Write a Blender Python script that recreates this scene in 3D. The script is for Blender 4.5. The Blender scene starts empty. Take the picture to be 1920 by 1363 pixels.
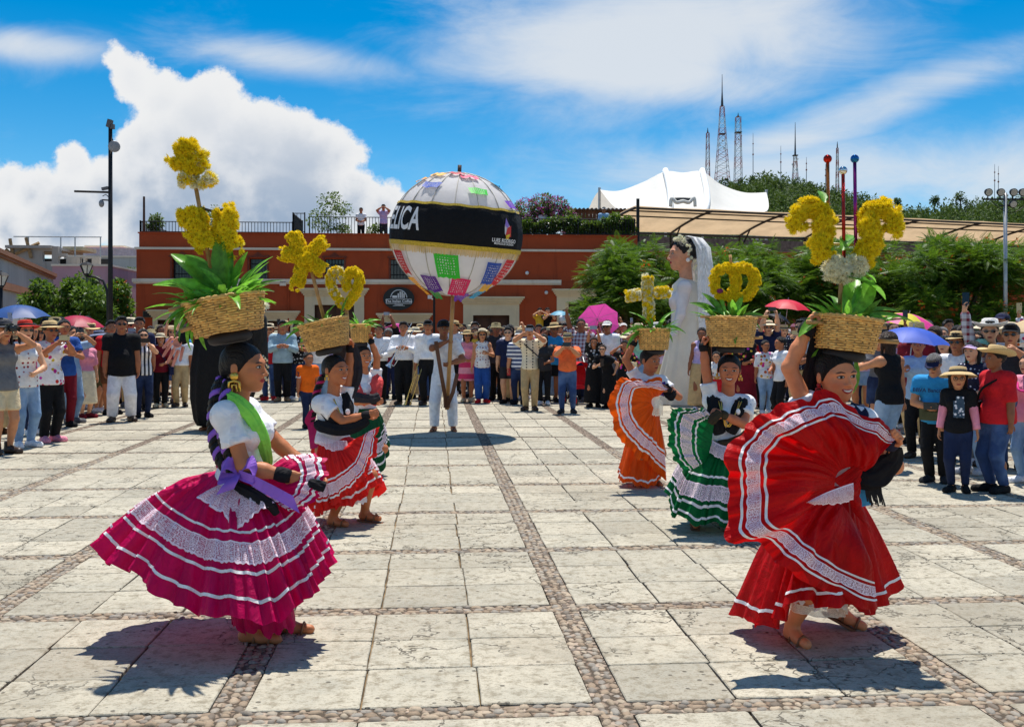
import bpy, bmesh, math, random
import numpy as np
from mathutils import Vector, Matrix, Euler
RAD = math.radians
rng = random.Random(7)
nrs = np.random.RandomState(11)
SC = bpy.context.scene
COL = SC.collection
# ------------------------------------------------------------------ camera (eye height 1.56 m, looks slightly right of the paving axis)
FPX, HC, HY, YAW = 1977.0, 1.56, 620.6, RAD(4.31)
cam = bpy.data.cameras.new('camera')
cam.sensor_width = 36.0
cam.lens = FPX / 1920 * 36.0
cam.shift_y = -(681.5 - HY) / 1920
cam.clip_start, cam.clip_end = 0.1, 6000
camo = bpy.data.objects.new('camera', cam)
camo.location = (0, 0, HC)
camo.rotation_euler = (RAD(90), 0, -YAW)
COL.objects.link(camo)
SC.camera = camo
# ------------------------------------------------------------------ sun, sky with clouds, exposure
SUN_EL, SUN_AZ = RAD(72), RAD(10)          # azimuth from +Y towards +X
sd = Vector((math.sin(SUN_AZ) * math.cos(SUN_EL), math.cos(SUN_AZ) * math.cos(SUN_EL), math.sin(SUN_EL)))
sun = bpy.data.lights.new('sun', 'SUN')
sun.energy, sun.angle, sun.color = 5.0, RAD(0.5), (1.0, 0.955, 0.88)
suno = bpy.data.objects.new('sun', sun)
suno.rotation_euler = (-sd).to_track_quat('-Z', 'Y').to_euler()
suno.location = (0, 0, 60)
COL.objects.link(suno)
SC.view_settings.view_transform = 'Standard'
SC.view_settings.look = 'None'
SC.view_settings.gamma = 1.0
SC.view_settings.use_curve_mapping = False
SC.view_settings.exposure = 0.24
SC.cycles.use_denoising = True
SC.cycles.max_bounces = 8
SC.cycles.transparent_max_bounces = 12
wd = bpy.data.worlds.new('World')
SC.world = wd
wd.use_nodes = True

class NT:
 """small helper for writing node trees"""
 def __init__(s, tree):
  s.t = tree
  s.n, s.l = tree.nodes, tree.links

 def node(s, typ, ins=None, **kw):
  nd = s.n.new(typ)
  for k, v in kw.items():
   setattr(nd, k, v)
  for k, v in (ins or {}).items():
   s.put(nd.inputs[k], v)
  return nd

 def put(s, sock, v):
  if isinstance(v, bpy.types.NodeSocket):
   s.l.new(v, sock)
  else:
   if isinstance(v, (tuple, list)) and len(v) == 3 and sock.type == 'RGBA':
    v = (*v, 1)
   sock.default_value = v

 def m(s, op, a, b=0.0, c=0.0, clamp=False):
  nd = s.n.new('ShaderNodeMath')
  nd.operation, nd.use_clamp = op, clamp
  for i, v in enumerate((a, b, c)):
   s.put(nd.inputs[i], v)
  return nd.outputs[0]

 def step(s, x, a, b):
  nd = s.node('ShaderNodeMapRange', {0: x, 1: a, 2: b, 3: 0.0, 4: 1.0}, interpolation_type='SMOOTHSTEP')
  return nd.outputs[0]

 def mix(s, f, a, b, typ='MIX'):
  nd = s.node('ShaderNodeMix', data_type='RGBA', blend_type=typ)
  s.put(nd.inputs[0], f)
  s.put(nd.inputs[6], a)
  s.put(nd.inputs[7], b)
  return nd.outputs[2]

 def noise(s, vec, scale, detail=4, rough=0.55, dist=0.0, out=0):
  nd = s.node('ShaderNodeTexNoise', {'Scale': scale, 'Detail': detail, 'Roughness': rough, 'Distortion': dist})
  if vec is not None:
   s.l.new(vec, nd.inputs['Vector'])
  return nd.outputs[out]

 def mapping(s, vec, scale=(1, 1, 1), rot=(0, 0, 0), loc=(0, 0, 0)):
  nd = s.node('ShaderNodeMapping', {'Location': loc, 'Rotation': rot, 'Scale': scale})
  s.l.new(vec, nd.inputs[0])
  return nd.outputs[0]

def sky_world():
 t = NT(wd.node_tree)
 t.n.clear()
 out = t.node('ShaderNodeOutputWorld')
 bg = t.node('ShaderNodeBackground', {'Strength': 0.13})
 sky = t.node('ShaderNodeTexSky', sky_type='NISHITA', sun_disc=False)
 sky.sun_elevation, sky.sun_rotation = SUN_EL, SUN_AZ
 sky.altitude, sky.air_density, sky.dust_density, sky.ozone_density = 1500, 1.0, 0.35, 2.0
 co = t.node('ShaderNodeTexCoord').outputs['Generated']
 # deep tropical blue: a little more saturated than the raw model
 hs = t.node('ShaderNodeHueSaturation', {'Saturation': 1.55, 'Value': 0.82, 'Color': sky.outputs[0]})
 hs.inputs['Hue'].default_value = 0.492
 dirv = t.mapping(co, rot=(0, 0, YAW))
 sp = t.node('ShaderNodeSeparateXYZ', {0: dirv})
 x, y, z = sp.outputs
 yy = t.m('MAXIMUM', y, 0.12)
 U = t.m('DIVIDE', x, yy)
 V = t.m('DIVIDE', z, yy)
 front = t.step(y, 0.2, 0.5)
 uv = t.node('ShaderNodeCombineXYZ', {0: U, 1: V, 2: 0.0}).outputs[0]
 # billowing cumulus bank: union of puffs, edge broken by fractal noise
 wn = t.node('ShaderNodeTexNoise', {'Scale': 9.0, 'Detail': 9.0, 'Roughness': 0.66})
 t.l.new(uv, wn.inputs['Vector'])
 wsp = t.node('ShaderNodeSeparateXYZ', {0: wn.outputs['Color']})
 Uw = t.m('ADD', U, t.m('MULTIPLY', t.m('SUBTRACT', wsp.outputs[0], 0.5), 0.075))
 Vw = t.m('ADD', V, t.m('MULTIPLY', t.m('SUBTRACT', wsp.outputs[1], 0.5), 0.075))
 puffs = [(215, 100, 32), (250, 140, 52), (310, 180, 66), (425, 150, 36), (390, 220, 96), (470, 280, 110), (560, 300, 100),
    (628, 300, 52), (310, 300, 110), (210, 350, 78), (130, 310, 46), (60, 360, 52), (8, 350, 46), (350, 410, 150),
    (540, 400, 130), (655, 390, 64), (130, 410, 96), (715, 405, 52), (20, 430, 60), (620, 425, 80), (440, 440, 110)]
 acc = None
 for (px, py, r) in puffs:
  cu, cv, rr = (px - 960) / FPX, (HY - py) / FPX, r / FPX
  du, dv = t.m('SUBTRACT', Uw, cu), t.m('SUBTRACT', Vw, cv)
  d = t.m('SQRT', t.m('ADD', t.m('MULTIPLY', du, du), t.m('MULTIPLY', dv, dv)))
  e = t.m('SUBTRACT', rr, d)
  acc = e if acc is None else t.m('SMOOTH_MAX', acc, e, 0.012)
 cum = t.m('MULTIPLY', t.step(acc, -0.001, 0.007), front)
 inner = t.step(acc, 0.004, 0.04)
 n2 = t.noise(uv, 14.0, 6, 0.6)
 low = t.step(V, 0.26, 0.09)
 n2b = t.noise(uv, 5.5, 5, 0.6)
 shade = t.m('MULTIPLY', t.m('MULTIPLY', inner, low), t.step(t.m('ADD', t.m('MULTIPLY', n2, 0.45), t.m('MULTIPLY', n2b, 0.55)), 0.38, 0.56), clamp=True)
 lite = t.m('MULTIPLY', t.m('MULTIPLY', inner, t.step(n2, 0.62, 0.4)), 0.35)
 ccol = t.mix(shade, t.mix(lite, (5.6, 5.65, 5.7), (4.3, 4.6, 5.1)), (2.1, 2.75, 3.7))
 # thin cirrus veils, streaked, thicker patch up to the right
 st = t.mapping(uv, scale=(2.2, 5.5, 1), rot=(0, 0, RAD(-24)))
 n3 = t.noise(st, 2.4, 8, 0.62, 0.9)
 n3b = t.noise(t.mapping(uv, scale=(9, 14, 1), rot=(0, 0, RAD(-20))), 2.0, 5, 0.6, 0.5)

 def ell(px, py, rx, ry, rot=0.0):
  du = t.m('SUBTRACT', U, (px - 960) / FPX)
  dv = t.m('SUBTRACT', V, (HY - py) / FPX)
  c, s_ = math.cos(rot), math.sin(rot)
  a = t.m('DIVIDE', t.m('ADD', t.m('MULTIPLY', du, c), t.m('MULTIPLY', dv, s_)), rx / FPX)
  b = t.m('DIVIDE', t.m('SUBTRACT', t.m('MULTIPLY', dv, c), t.m('MULTIPLY', du, s_)), ry / FPX)
  r2 = t.m('ADD', t.m('MULTIPLY', a, a), t.m('MULTIPLY', b, b))
  return t.m('EXPONENT', t.m('MULTIPLY', r2, -1.0))
 veil = None
 for args in ((1250, 50, 400, 150, RAD(6)), (1180, 130, 300, 70, RAD(-6)), (540, 110, 240, 40, RAD(-8)), (40, 85, 220, 34, RAD(-6)),
     (1560, 230, 420, 50, RAD(20)), (1500, 330, 560, 80, 0.0), (1850, 330, 260, 110, 0.0), (1000, 430, 700, 40, 0.0)):
  e = ell(*args)
  if args[0] == 1250 or args[0] == 1180:
   e = t.m('MULTIPLY', e, 1.45)
  veil = e if veil is None else t.m('MAXIMUM', veil, e)
 dens = t.m('ADD', t.m('MULTIPLY', t.m('MULTIPLY', veil, front), 0.72), 0.0)
 dens = t.m('ADD', dens, t.m('MULTIPLY', t.m('SUBTRACT', n3, 0.5), 0.9))
 dens = t.m('ADD', dens, t.m('MULTIPLY', t.m('SUBTRACT', n3b, 0.5), 0.25))
 cir = t.m('MULTIPLY', t.step(dens, 0.05, 0.95), 0.9)
 c1 = t.mix(cir, hs.outputs[0], (4.9, 5.15, 5.4))
 # clouds added round the unseen sky to whiten and raise the fill light
 n4 = t.noise(dirv, 2.1, 8, 0.6, 0.4)
 gen = t.m('MULTIPLY', t.step(n4, 0.525, 0.62), t.m('SUBTRACT', 1.0, front))
 gcol = t.mix(t.step(t.noise(dirv, 4.3, 5), 0.4, 0.62), (5.6, 5.65, 5.7), (3.6, 4.0, 4.5))
 c1 = t.mix(gen, c1, gcol)
 c2 = t.mix(cum, c1, ccol)
 t.put(bg.inputs[0], c2)
 t.l.new(bg.outputs[0], out.inputs[0])

sky_world()

# ------------------------------------------------------------------ pixel <-> place helpers (for laying the square out in metres)
fwd = np.array([math.sin(YAW), math.cos(YAW), 0.0])
rgt = np.array([math.cos(YAW), -math.sin(YAW), 0.0])

def W(px, py, d):
 return Vector(fwd * d + rgt * ((px - 960) / FPX * d) + np.array([0, 0, HC + (HY - py) / FPX * d]))

def depth(py):
 return FPX * HC / (py - HY)

def G(px, py):
 return W(px, py, depth(py))

def onY(px, py, Y):
 dv = fwd + rgt * ((px - 960) / FPX)
 return W(px, py, Y / dv[1])
# ------------------------------------------------------------------ mesh helpers
def newmesh(name, v, f, smooth=False):
 me = bpy.data.meshes.new(name)
 v = np.asarray(v, dtype=np.float32).reshape(-1, 3)
 if isinstance(f, np.ndarray) and f.ndim == 2:
  k = f.shape[1]
  me.vertices.add(len(v))
  me.vertices.foreach_set('co', v.ravel())
  me.loops.add(f.size)
  me.loops.foreach_set('vertex_index', f.ravel().astype(np.int32))
  me.polygons.add(len(f))
  me.polygons.foreach_set('loop_start', np.arange(0, f.size, k, dtype=np.int32))
  me.update(calc_edges=True)
 else:
  me.from_pydata(v.tolist(), [], [list(map(int, q)) for q in f])
  me.update()
 if smooth:
  me.polygons.foreach_set('use_smooth', np.ones(len(me.polygons), dtype=bool))
 return me

class B:
 """collects shapes of one part"""
 def __init__(s):
  s.v, s.f, s.mi, s.n = [], [], [], 0

 def add(s, v, f, mi=0):
  v = np.asarray(v, dtype=float).reshape(-1, 3)
  s.v.append(v)
  for q in f:
   s.f.append([int(i) + s.n for i in q])
   s.mi.append(mi)
  s.n += len(v)
  return s

 def box(s, c, size, rz=0.0, mi=0, rot=None):
  x, y, z = [q / 2 for q in size]
  p = np.array([(-x, -y, -z), (x, -y, -z), (x, y, -z), (-x, y, -z), (-x, -y, z), (x, -y, z), (x, y, z), (-x, y, z)])
  m = np.array((rot or Matrix.Rotation(rz, 3, 'Z')))
  return s.add(p @ m.T + np.array(c), [(0, 3, 2, 1), (4, 5, 6, 7), (0, 1, 5, 4), (1, 2, 6, 5), (2, 3, 7, 6), (3, 0, 4, 7)], mi)

 def box2(s, lo, hi, mi=0):
  lo, hi = np.array(lo, float), np.array(hi, float)
  return s.box((lo + hi) / 2, hi - lo, 0, mi)

 def tube(s, pts, r, n=8, cap=True, mi=0, flat=None):
  """tube along pts; r scalar or list; flat=(wide, thick) gives an oval"""
  P = np.array([list(p) for p in pts], float)
  m = len(P)
  rr = np.full(m, r) if np.isscalar(r) else np.array(r, float)
  T = np.zeros_like(P)
  T[1:-1] = P[2:] - P[:-2]
  T[0], T[-1] = P[1] - P[0], P[-1] - P[-2]
  T /= np.linalg.norm(T, axis=1)[:, None] + 1e-12
  up = np.array([0, 0, 1.0]) if abs(T[0][2]) < 0.9 else np.array([0, 1.0, 0])
  vs = []
  for i in range(m):
   a = np.cross(up, T[i])
   a /= np.linalg.norm(a) + 1e-12
   b = np.cross(T[i], a)
   up = b
   fa, fb = flat or (1, 1)
   for k in range(n):
    t = 2 * math.pi * k / n
    vs.append(P[i] + rr[i] * (fa * a * math.cos(t) + fb * b * math.sin(t)))
  fs = []
  for i in range(m - 1):
   for k in range(n):
    k2 = (k + 1) % n
    fs.append((i * n + k, i * n + k2, (i + 1) * n + k2, (i + 1) * n + k))
  if cap:
   fs.append(tuple(range(n))[::-1])
   fs.append(tuple((m - 1) * n + k for k in range(n)))
  return s.add(vs, fs, mi)

 def lathe(s, prof, n=16, c=(0, 0, 0), mi=0, m=None, sx=1.0, sy=1.0):
  vs, fs = [], []
  for (r, z) in prof:
   for k in range(n):
    t = 2 * math.pi * k / n
    vs.append((r * sx * math.cos(t), r * sy * math.sin(t), z))
  for i in range(len(prof) - 1):
   for k in range(n):
    k2 = (k + 1) % n
    fs.append((i * n + k, i * n + k2, (i + 1) * n + k2, (i + 1) * n + k))
  fs.append(tuple(range(n))[::-1])
  fs.append(tuple((len(prof) - 1) * n + k for k in range(n)))
  vs = np.array(vs)
  if m is not None:
   vs = vs @ np.array(m.to_3x3()).T + np.array(m.to_translation())
  return s.add(vs + np.array(c), fs, mi)

 def ball(s, c, r, nu=10, nv=6, mi=0):
  r = (r, r, r) if np.isscalar(r) else r
  prof = [(max(math.sin(math.pi * i / nv), 1e-3), -math.cos(math.pi * i / nv)) for i in range(nv + 1)]
  t = B().lathe(prof, nu)
  return s.add(t.verts() * np.array(r) + np.array(c), t.f, mi)

 def grid(s, P, mi=0, closed_u=False):
  """P[nv][nu][3]"""
  P = np.asarray(P, float)
  nv, nu = P.shape[:2]
  fs = []
  for j in range(nv - 1):
   for i in range(nu if closed_u else nu - 1):
    i2 = (i + 1) % nu
    fs.append((j * nu + i, j * nu + i2, (j + 1) * nu + i2, (j + 1) * nu + i))
  return s.add(P.reshape(-1, 3), fs, mi)

 def prism(s, pts, axis, a, b, mi=0):
  """polygon pts (2d) pushed along an axis from a to b"""
  n = len(pts)

  def p3(p, t):
   q = list(p)
   q.insert(axis, t)
   return q
  v = [p3(p, a) for p in pts] + [p3(p, b) for p in pts]
  f = [tuple(range(n)), tuple(range(2 * n - 1, n - 1, -1))] + [(i, i + n, (i + 1) % n + n, (i + 1) % n) for i in range(n)]
  return s.add(v, f, mi)

 def verts(s):
  return np.concatenate(s.v) if s.v else np.zeros((0, 3))

 def mesh(s, name, smooth=False):
  me = newmesh(name, s.verts(), s.f, smooth)
  if any(s.mi):
   me.polygons.foreach_set('material_index', np.array(s.mi, dtype=np.int32))
  return me

def setmats(o, mats):
 """materials live on the object, so that copies can share a mesh"""
 mats = mats if isinstance(mats, (list, tuple)) else [mats]
 me = o.data
 while len(me.materials) < len(mats):
  me.materials.append(None)
 for i, m in enumerate(mats):
  o.material_slots[i].link = 'OBJECT'
  o.material_slots[i].material = m

def obj(name, geo, mats, parent=None, smooth=False, loc=None, rot=None, scale=None, normals=False):
 me = geo.mesh(name, smooth) if isinstance(geo, B) else geo
 if normals:
  bm = bmesh.new()
  bm.from_mesh(me)
  bmesh.ops.recalc_face_normals(bm, faces=bm.faces)
  bm.to_mesh(me)
  bm.free()
 o = bpy.data.objects.new(name, me)
 COL.objects.link(o)
 setmats(o, mats)
 if parent is not None:
  o.parent = parent
 if loc is not None:
  o.location = loc
 if rot is not None:
  o.rotation_euler = rot
 if scale is not None:
  o.scale = scale if not np.isscalar(scale) else (scale,) * 3
 return o

LABELS = {}

def tag(o, label=None, cat=None, group=None, kind=None):
 if label:
  o['label'] = label
  LABELS.setdefault(label, []).append(o)
 if cat:
  o['category'] = cat
 if group:
  o['group'] = group
 if kind:
  o['kind'] = kind
 return o

def thing(name, label, cat, loc=(0, 0, 0), rz=0.0, group=None):
 o = bpy.data.objects.new(name, None)
 o.empty_display_size = 0.2
 COL.objects.link(o)
 o.location = loc
 o.rotation_euler = (0, 0, rz)
 return tag(o, label, cat, group)

def struct(o):
 o['kind'] = 'structure'
 return o

def catmull(P, n, closed=False):
 """n points along a spline through P (array k x d)"""
 P = np.asarray(P, float)
 k = len(P)
 out = []
 segs = k if closed else k - 1
 for q in range(n):
  t = q / n * segs if closed else q / (n - 1) * segs
  i = min(int(t), segs - 1)
  u = t - i
  if closed:
   a, b, c, d = P[(i - 1) % k], P[i % k], P[(i + 1) % k], P[(i + 2) % k]
  else:
   a, b, c, d = P[max(i - 1, 0)], P[i], P[i + 1], P[min(i + 2, k - 1)]
  out.append(0.5 * (2 * b + (c - a) * u + (2 * a - 5 * b + 4 * c - d) * u * u + (3 * b - a - 3 * c + d) * u ** 3))
 return np.array(out)

# ------------------------------------------------------------------ materials
MATS = {}

def principled(name):
 m = bpy.data.materials.new(name)
 m.use_nodes = True
 t = NT(m.node_tree)
 b = t.n['Principled BSDF']
 return m, t, b

def lin(c):
 """sRGB 0-255 -> linear"""
 return tuple((q / 255 / 12.92) if q <= 10 else ((q / 255 + 0.055) / 1.055) ** 2.4 for q in c)

def mat(name, col, rough=0.7, var=0.12, scale=6.0, bump=0.0, bscale=40.0, metal=0.0, spec=0.4, sheen=0.0, trans=0.0, isl=0.0, objv=0.0, bdist=0.01):
 """plain procedural surface: colour with mottling, optional relief"""
 if name in MATS:
  return MATS[name]
 m, t, b = principled(name)
 co = t.node('ShaderNodeTexCoord').outputs['Object']
 c = t.mix(t.step(t.noise(co, scale, 5, 0.6), 0.3, 0.7), tuple(q * (1 - var) for q in col), tuple(min(q * (1 + var), 1) for q in col))
 if isl or objv:
  r = t.m('ADD', t.node('ShaderNodeNewGeometry').outputs['Random Per Island'], t.node('ShaderNodeObjectInfo').outputs['Random'])
  r = t.m('FRACT', r)
  k = max(isl, objv)
  c = t.mix(1.0, c, t.node('ShaderNodeCombineColor', {0: t.m('MULTIPLY_ADD', r, 2 * k, 1 - k), 1: t.m('MULTIPLY_ADD', r, 2 * k, 1 - k), 2: t.m('MULTIPLY_ADD', r, 2 * k, 1 - k)}).outputs[0], 'MULTIPLY')
 t.put(b.inputs['Base Color'], c)
 b.inputs['Roughness'].default_value = rough
 b.inputs['Metallic'].default_value = metal
 b.inputs['Specular IOR Level'].default_value = spec
 if sheen:
  b.inputs['Sheen Weight'].default_value = sheen
 if trans:
  b.inputs['Transmission Weight'].default_value = 0.0
  b.inputs['Subsurface Weight'].default_value = 0.0
  tr = t.node('ShaderNodeBsdfTranslucent', {'Color': c})
  mx = t.node('ShaderNodeMixShader', {0: trans})
  t.l.new(b.outputs[0], mx.inputs[1])
  t.l.new(tr.outputs[0], mx.inputs[2])
  t.l.new(mx.outputs[0], t.n['Material Output'].inputs[0])
 if bump:
  bp = t.node('ShaderNodeBump', {'Strength': bump, 'Distance': bdist, 'Height': t.noise(co, bscale, 6, 0.62)})
  t.l.new(bp.outputs[0], b.inputs['Normal'])
 MATS[name] = m
 return m

def cloth(name, rgb, rough=0.82, pattern=None, c2=(255, 255, 255), ps=30.0, shine=0.0):
 """woven fabric: soft creases, slight mottling, optional print"""
 if name in MATS:
  return MATS[name]
 col = lin(rgb)
 m, t, b = principled(name)
 co = t.node('ShaderNodeTexCoord').outputs['Object']
 nz = t.noise(co, 9.0, 4, 0.55, 0.6)
 c = t.mix(t.step(nz, 0.3, 0.7), tuple(q * 0.86 for q in col), tuple(min(q * 1.1, 1) for q in col))
 k2 = lin(c2)
 sp = t.node('ShaderNodeSeparateXYZ', {0: co}).outputs
 f = None
 if pattern == 'stripe':
  f = t.step(t.m('SINE', t.m('MULTIPLY', sp[0], ps * 6.28)), 0.0, 0.25)
 elif pattern == 'hstripe':
  f = t.step(t.m('SINE', t.m('MULTIPLY', sp[2], ps * 6.28)), 0.0, 0.25)
 elif pattern == 'check':
  a = t.step(t.m('SINE', t.m('MULTIPLY', sp[0], ps * 6.28)), 0.2, 0.5)
  d = t.step(t.m('SINE', t.m('MULTIPLY', sp[2], ps * 6.28)), 0.2, 0.5)
  f = t.m('MULTIPLY', t.m('ADD', a, d), 0.5)
 elif pattern == 'floral':
  vo = t.node('ShaderNodeTexVoronoi', {'Scale': ps, 'Vector': co})
  f = t.step(vo.outputs['Distance'], 0.42, 0.3)
  hv = t.node('ShaderNodeHueSaturation', {'Color': (*k2, 1), 'Hue': t.m('MULTIPLY_ADD', t.node('ShaderNodeSeparateXYZ', {0: vo.outputs['Color']}).outputs[0], 0.25, 0.4)})
  c = t.mix(f, c, hv.outputs[0])
  f = None
 elif pattern == 'dots':
  vo = t.node('ShaderNodeTexVoronoi', {'Scale': ps, 'Vector': co, 'Randomness': 0.3})
  f = t.step(vo.outputs['Distance'], 0.3, 0.22)
 elif pattern == 'denim':
  f = t.m('MULTIPLY', t.step(t.noise(co, 3.2, 3, 0.5), 0.42, 0.75), 0.8)
 elif pattern == 'embroider':
  a = t.step(t.m('ABSOLUTE', t.m('SINE', t.m('MULTIPLY', sp[0], 26.0))), 0.92, 0.98)
  d = t.step(t.m('SINE', t.m('MULTIPLY', sp[2], ps * 6.28)), -0.2, 0.1)
  f = t.m('MULTIPLY', a, d)
 if f is not None:
  c = t.mix(f, c, k2)
 t.put(b.inputs['Base Color'], c)
 b.inputs['Roughness'].default_value = rough - shine
 b.inputs['Specular IOR Level'].default_value = 0.25 + shine
 h = t.m('ADD', t.noise(co, 11.0, 3, 0.5, 1.2), t.m('MULTIPLY', t.noise(co, 260.0, 2, 0.5), 0.04))
 bp = t.node('ShaderNodeBump', {'Strength': 0.55, 'Distance': 0.035, 'Height': h})
 t.l.new(bp.outputs[0], b.inputs['Normal'])
 MATS[name] = m
 return m
# ------------------------------------------------------------------ paving: stone slabs in cells framed by cobble strips
CELL, PX0, PY0, STRIP = 1.59, -0.845, 4.33, 0.14

def m_slab():
 m, t, b = principled('stone_slab')
 co = t.node('ShaderNodeNewGeometry')
 pos = co.outputs['Position']
 r = t.m('FRACT', t.m('ADD', t.m('MULTIPLY', co.outputs['Random Per Island'], 3.7), t.node('ShaderNodeObjectInfo').outputs['Random']))
 base = t.node('ShaderNodeValToRGB', {0: r})
 cr = base.color_ramp
 cr.elements[0].position, cr.elements[0].color = 0.0, (0.37, 0.335, 0.262, 1)
 cr.elements[1].position, cr.elements[1].color = 1.0, (0.56, 0.50, 0.385, 1)
 for p, c in ((0.25, (0.46, 0.42, 0.328, 1)), (0.5, (0.49, 0.445, 0.346, 1)), (0.75, (0.51, 0.465, 0.362, 1)), (0.9, (0.53, 0.48, 0.372, 1))):
  cr.elements.new(p).color = c
 n1 = t.noise(pos, 2.6, 6, 0.65)
 c = t.mix(t.m('MULTIPLY', t.step(n1, 0.42, 0.72), 0.55), base.outputs[0], (0.30, 0.29, 0.24))
 n2 = t.noise(pos, 14.0, 8, 0.72)
 c = t.mix(t.m('MULTIPLY', t.step(n2, 0.47, 0.64), 0.7), c, (0.22, 0.185, 0.125))
 n2c = t.noise(t.mapping(pos, scale=(1, 2.6, 1)), 30.0, 6, 0.7)
 c = t.mix(t.m('MULTIPLY', t.step(n2c, 0.54, 0.66), 0.5), c, (0.17, 0.14, 0.095))
 # pits
 vo = t.node('ShaderNodeTexVoronoi', {'Scale': 26.0, 'Vector': pos})
 pick = t.step(t.node('ShaderNodeSeparateXYZ', {0: vo.outputs['Color']}).outputs[0], 0.88, 0.93)
 pit = t.m('MULTIPLY', t.step(vo.outputs['Distance'], 0.34, 0.14), pick)
 # hairline cracks in some of the stones
 wz = t.noise(pos, 3.0, 4, 0.6, 0.0, 1)
 wv = t.node('ShaderNodeVectorMath', {0: pos, 1: wz}, operation='MULTIPLY_ADD')
 wv.inputs[1].default_value = (0.55, 0.55, 0.0)
 t.l.new(wz, wv.inputs[0])
 t.l.new(pos, wv.inputs[2])
 ve = t.node('ShaderNodeTexVoronoi', {'Scale': 1.15}, feature='DISTANCE_TO_EDGE')
 t.l.new(wv.outputs[0], ve.inputs['Vector'])
 crk = t.m('MULTIPLY', t.step(ve.outputs['Distance'], 0.012, 0.003), t.step(t.noise(pos, 0.9, 2), 0.44, 0.52))
 c = t.mix(t.m('MULTIPLY', t.m('MAXIMUM', pit, crk), 0.8), c, (0.09, 0.075, 0.055))
 gr = t.noise(t.mapping(pos, scale=(1, 1.7, 1)), 48.0, 5, 0.8)
 c = t.mix(t.m('MULTIPLY', t.step(gr, 0.54, 0.64), 0.75), c, (0.15, 0.115, 0.075))
 big = t.noise(pos, 0.55, 5, 0.6)
 c = t.mix(t.m('MULTIPLY', t.step(big, 0.47, 0.66), 0.45), c, (0.26, 0.225, 0.165))
 t.put(b.inputs['Base Color'], c)
 b.inputs['Roughness'].default_value = 0.86
 b.inputs['Specular IOR Level'].default_value = 0.25
 h = t.m('ADD', t.noise(pos, 22.0, 8, 0.7), t.m('MULTIPLY', t.m('MAXIMUM', pit, crk), -1.2))
 h = t.m('ADD', h, t.m('MULTIPLY', t.noise(pos, 4.0, 3), 1.2))
 bp = t.node('ShaderNodeBump', {'Strength': 0.8, 'Distance': 0.014, 'Height': h})
 t.l.new(bp.outputs[0], b.inputs['Normal'])
 return m

def m_bed():
 """earth and mortar between stones; small cobbles where they are too far to tell apart"""
 m, t, b = principled('cobble_bed')
 pos = t.node('ShaderNodeNewGeometry').outputs['Position']
 vo = t.node('ShaderNodeTexVoronoi', {'Scale': 19.0, 'Vector': pos}, feature='DISTANCE_TO_EDGE')
 vc = t.node('ShaderNodeTexVoronoi', {'Scale': 19.0, 'Vector': pos})
 rr = t.node('ShaderNodeSeparateXYZ', {0: vc.outputs['Color']}).outputs[0]
 st = t.mix(rr, (0.22, 0.15, 0.10), (0.42, 0.33, 0.25))
 c = t.mix(t.step(vo.outputs['Distance'], 0.05, 0.16), (0.07, 0.05, 0.03), st)
 t.put(b.inputs['Base Color'], c)
 b.inputs['Roughness'].default_value = 0.9
 bp = t.node('ShaderNodeBump', {'Strength': 0.8, 'Distance': 0.02, 'Height': t.step(vo.outputs['Distance'], 0.0, 0.3)})
 t.l.new(bp.outputs[0], b.inputs['Normal'])
 return m

def m_joint():
 m, t, b = principled('joint_earth')
 pos = t.node('ShaderNodeNewGeometry').outputs['Position']
 c = t.mix(t.step(t.noise(pos, 5.0, 6), 0.35, 0.7), (0.09, 0.06, 0.03), (0.27, 0.18, 0.09))
 c = t.mix(t.m('MULTIPLY', t.step(t.noise(pos, 1.7, 5), 0.58, 0.7), 0.5), c, (0.09, 0.11, 0.03))
 t.put(b.inputs['Base Color'], c)
 b.inputs['Roughness'].default_value = 0.95
 return m

MSLAB, MBED, MJOINT = m_slab(), m_bed(), m_joint()

def m_cob():
 m, t, b = principled('river_cobble')
 g = t.node('ShaderNodeNewGeometry')
 r = t.m('FRACT', t.m('ADD', t.m('MULTIPLY', g.outputs['Random Per Island'], 5.3), t.node('ShaderNodeObjectInfo').outputs['Random']))
 rp = t.node('ShaderNodeValToRGB', {0: r})
 cr = rp.color_ramp
 cr.elements[0].color, cr.elements[1].color = (0.16, 0.12, 0.085, 1), (0.46, 0.36, 0.25, 1)
 for p, c in ((.25, (0.30, 0.27, 0.225, 1)), (.5, (0.38, 0.31, 0.22, 1)), (.75, (0.29, 0.205, 0.13, 1))):
  cr.elements.new(p).color = c
 n = t.noise(g.outputs['Position'], 45.0, 5, .7)
 c = t.mix(t.m('MULTIPLY', t.step(n, .45, .7), .5), rp.outputs[0], (0.10, 0.08, 0.06))
 t.put(b.inputs['Base Color'], c)
 b.inputs['Roughness'].default_value = .75
 bp = t.node('ShaderNodeBump', {'Strength': .4, 'Distance': .01, 'Height': n})
 t.l.new(bp.outputs[0], b.inputs['Normal'])
 return m

MCOB = m_cob()

def ground():
 g = B()
 nx, ny = 12, 12
 xs = [-3000, -300, -60, -20, -8, 0, 8, 20, 60, 300, 3000]
 ys = [-300, -40, -8, 0, 8, 20, 40, 80, 300, 1500, 4000]
 P = [[(x, y, -0.024) for x in xs] for y in ys]
 g.grid(P)
 o = struct(obj('ground', g, MJOINT))
 return o

GROUND = ground()
pav = bpy.data.objects.new('pavement', None)
COL.objects.link(pav)
struct(pav)

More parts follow.
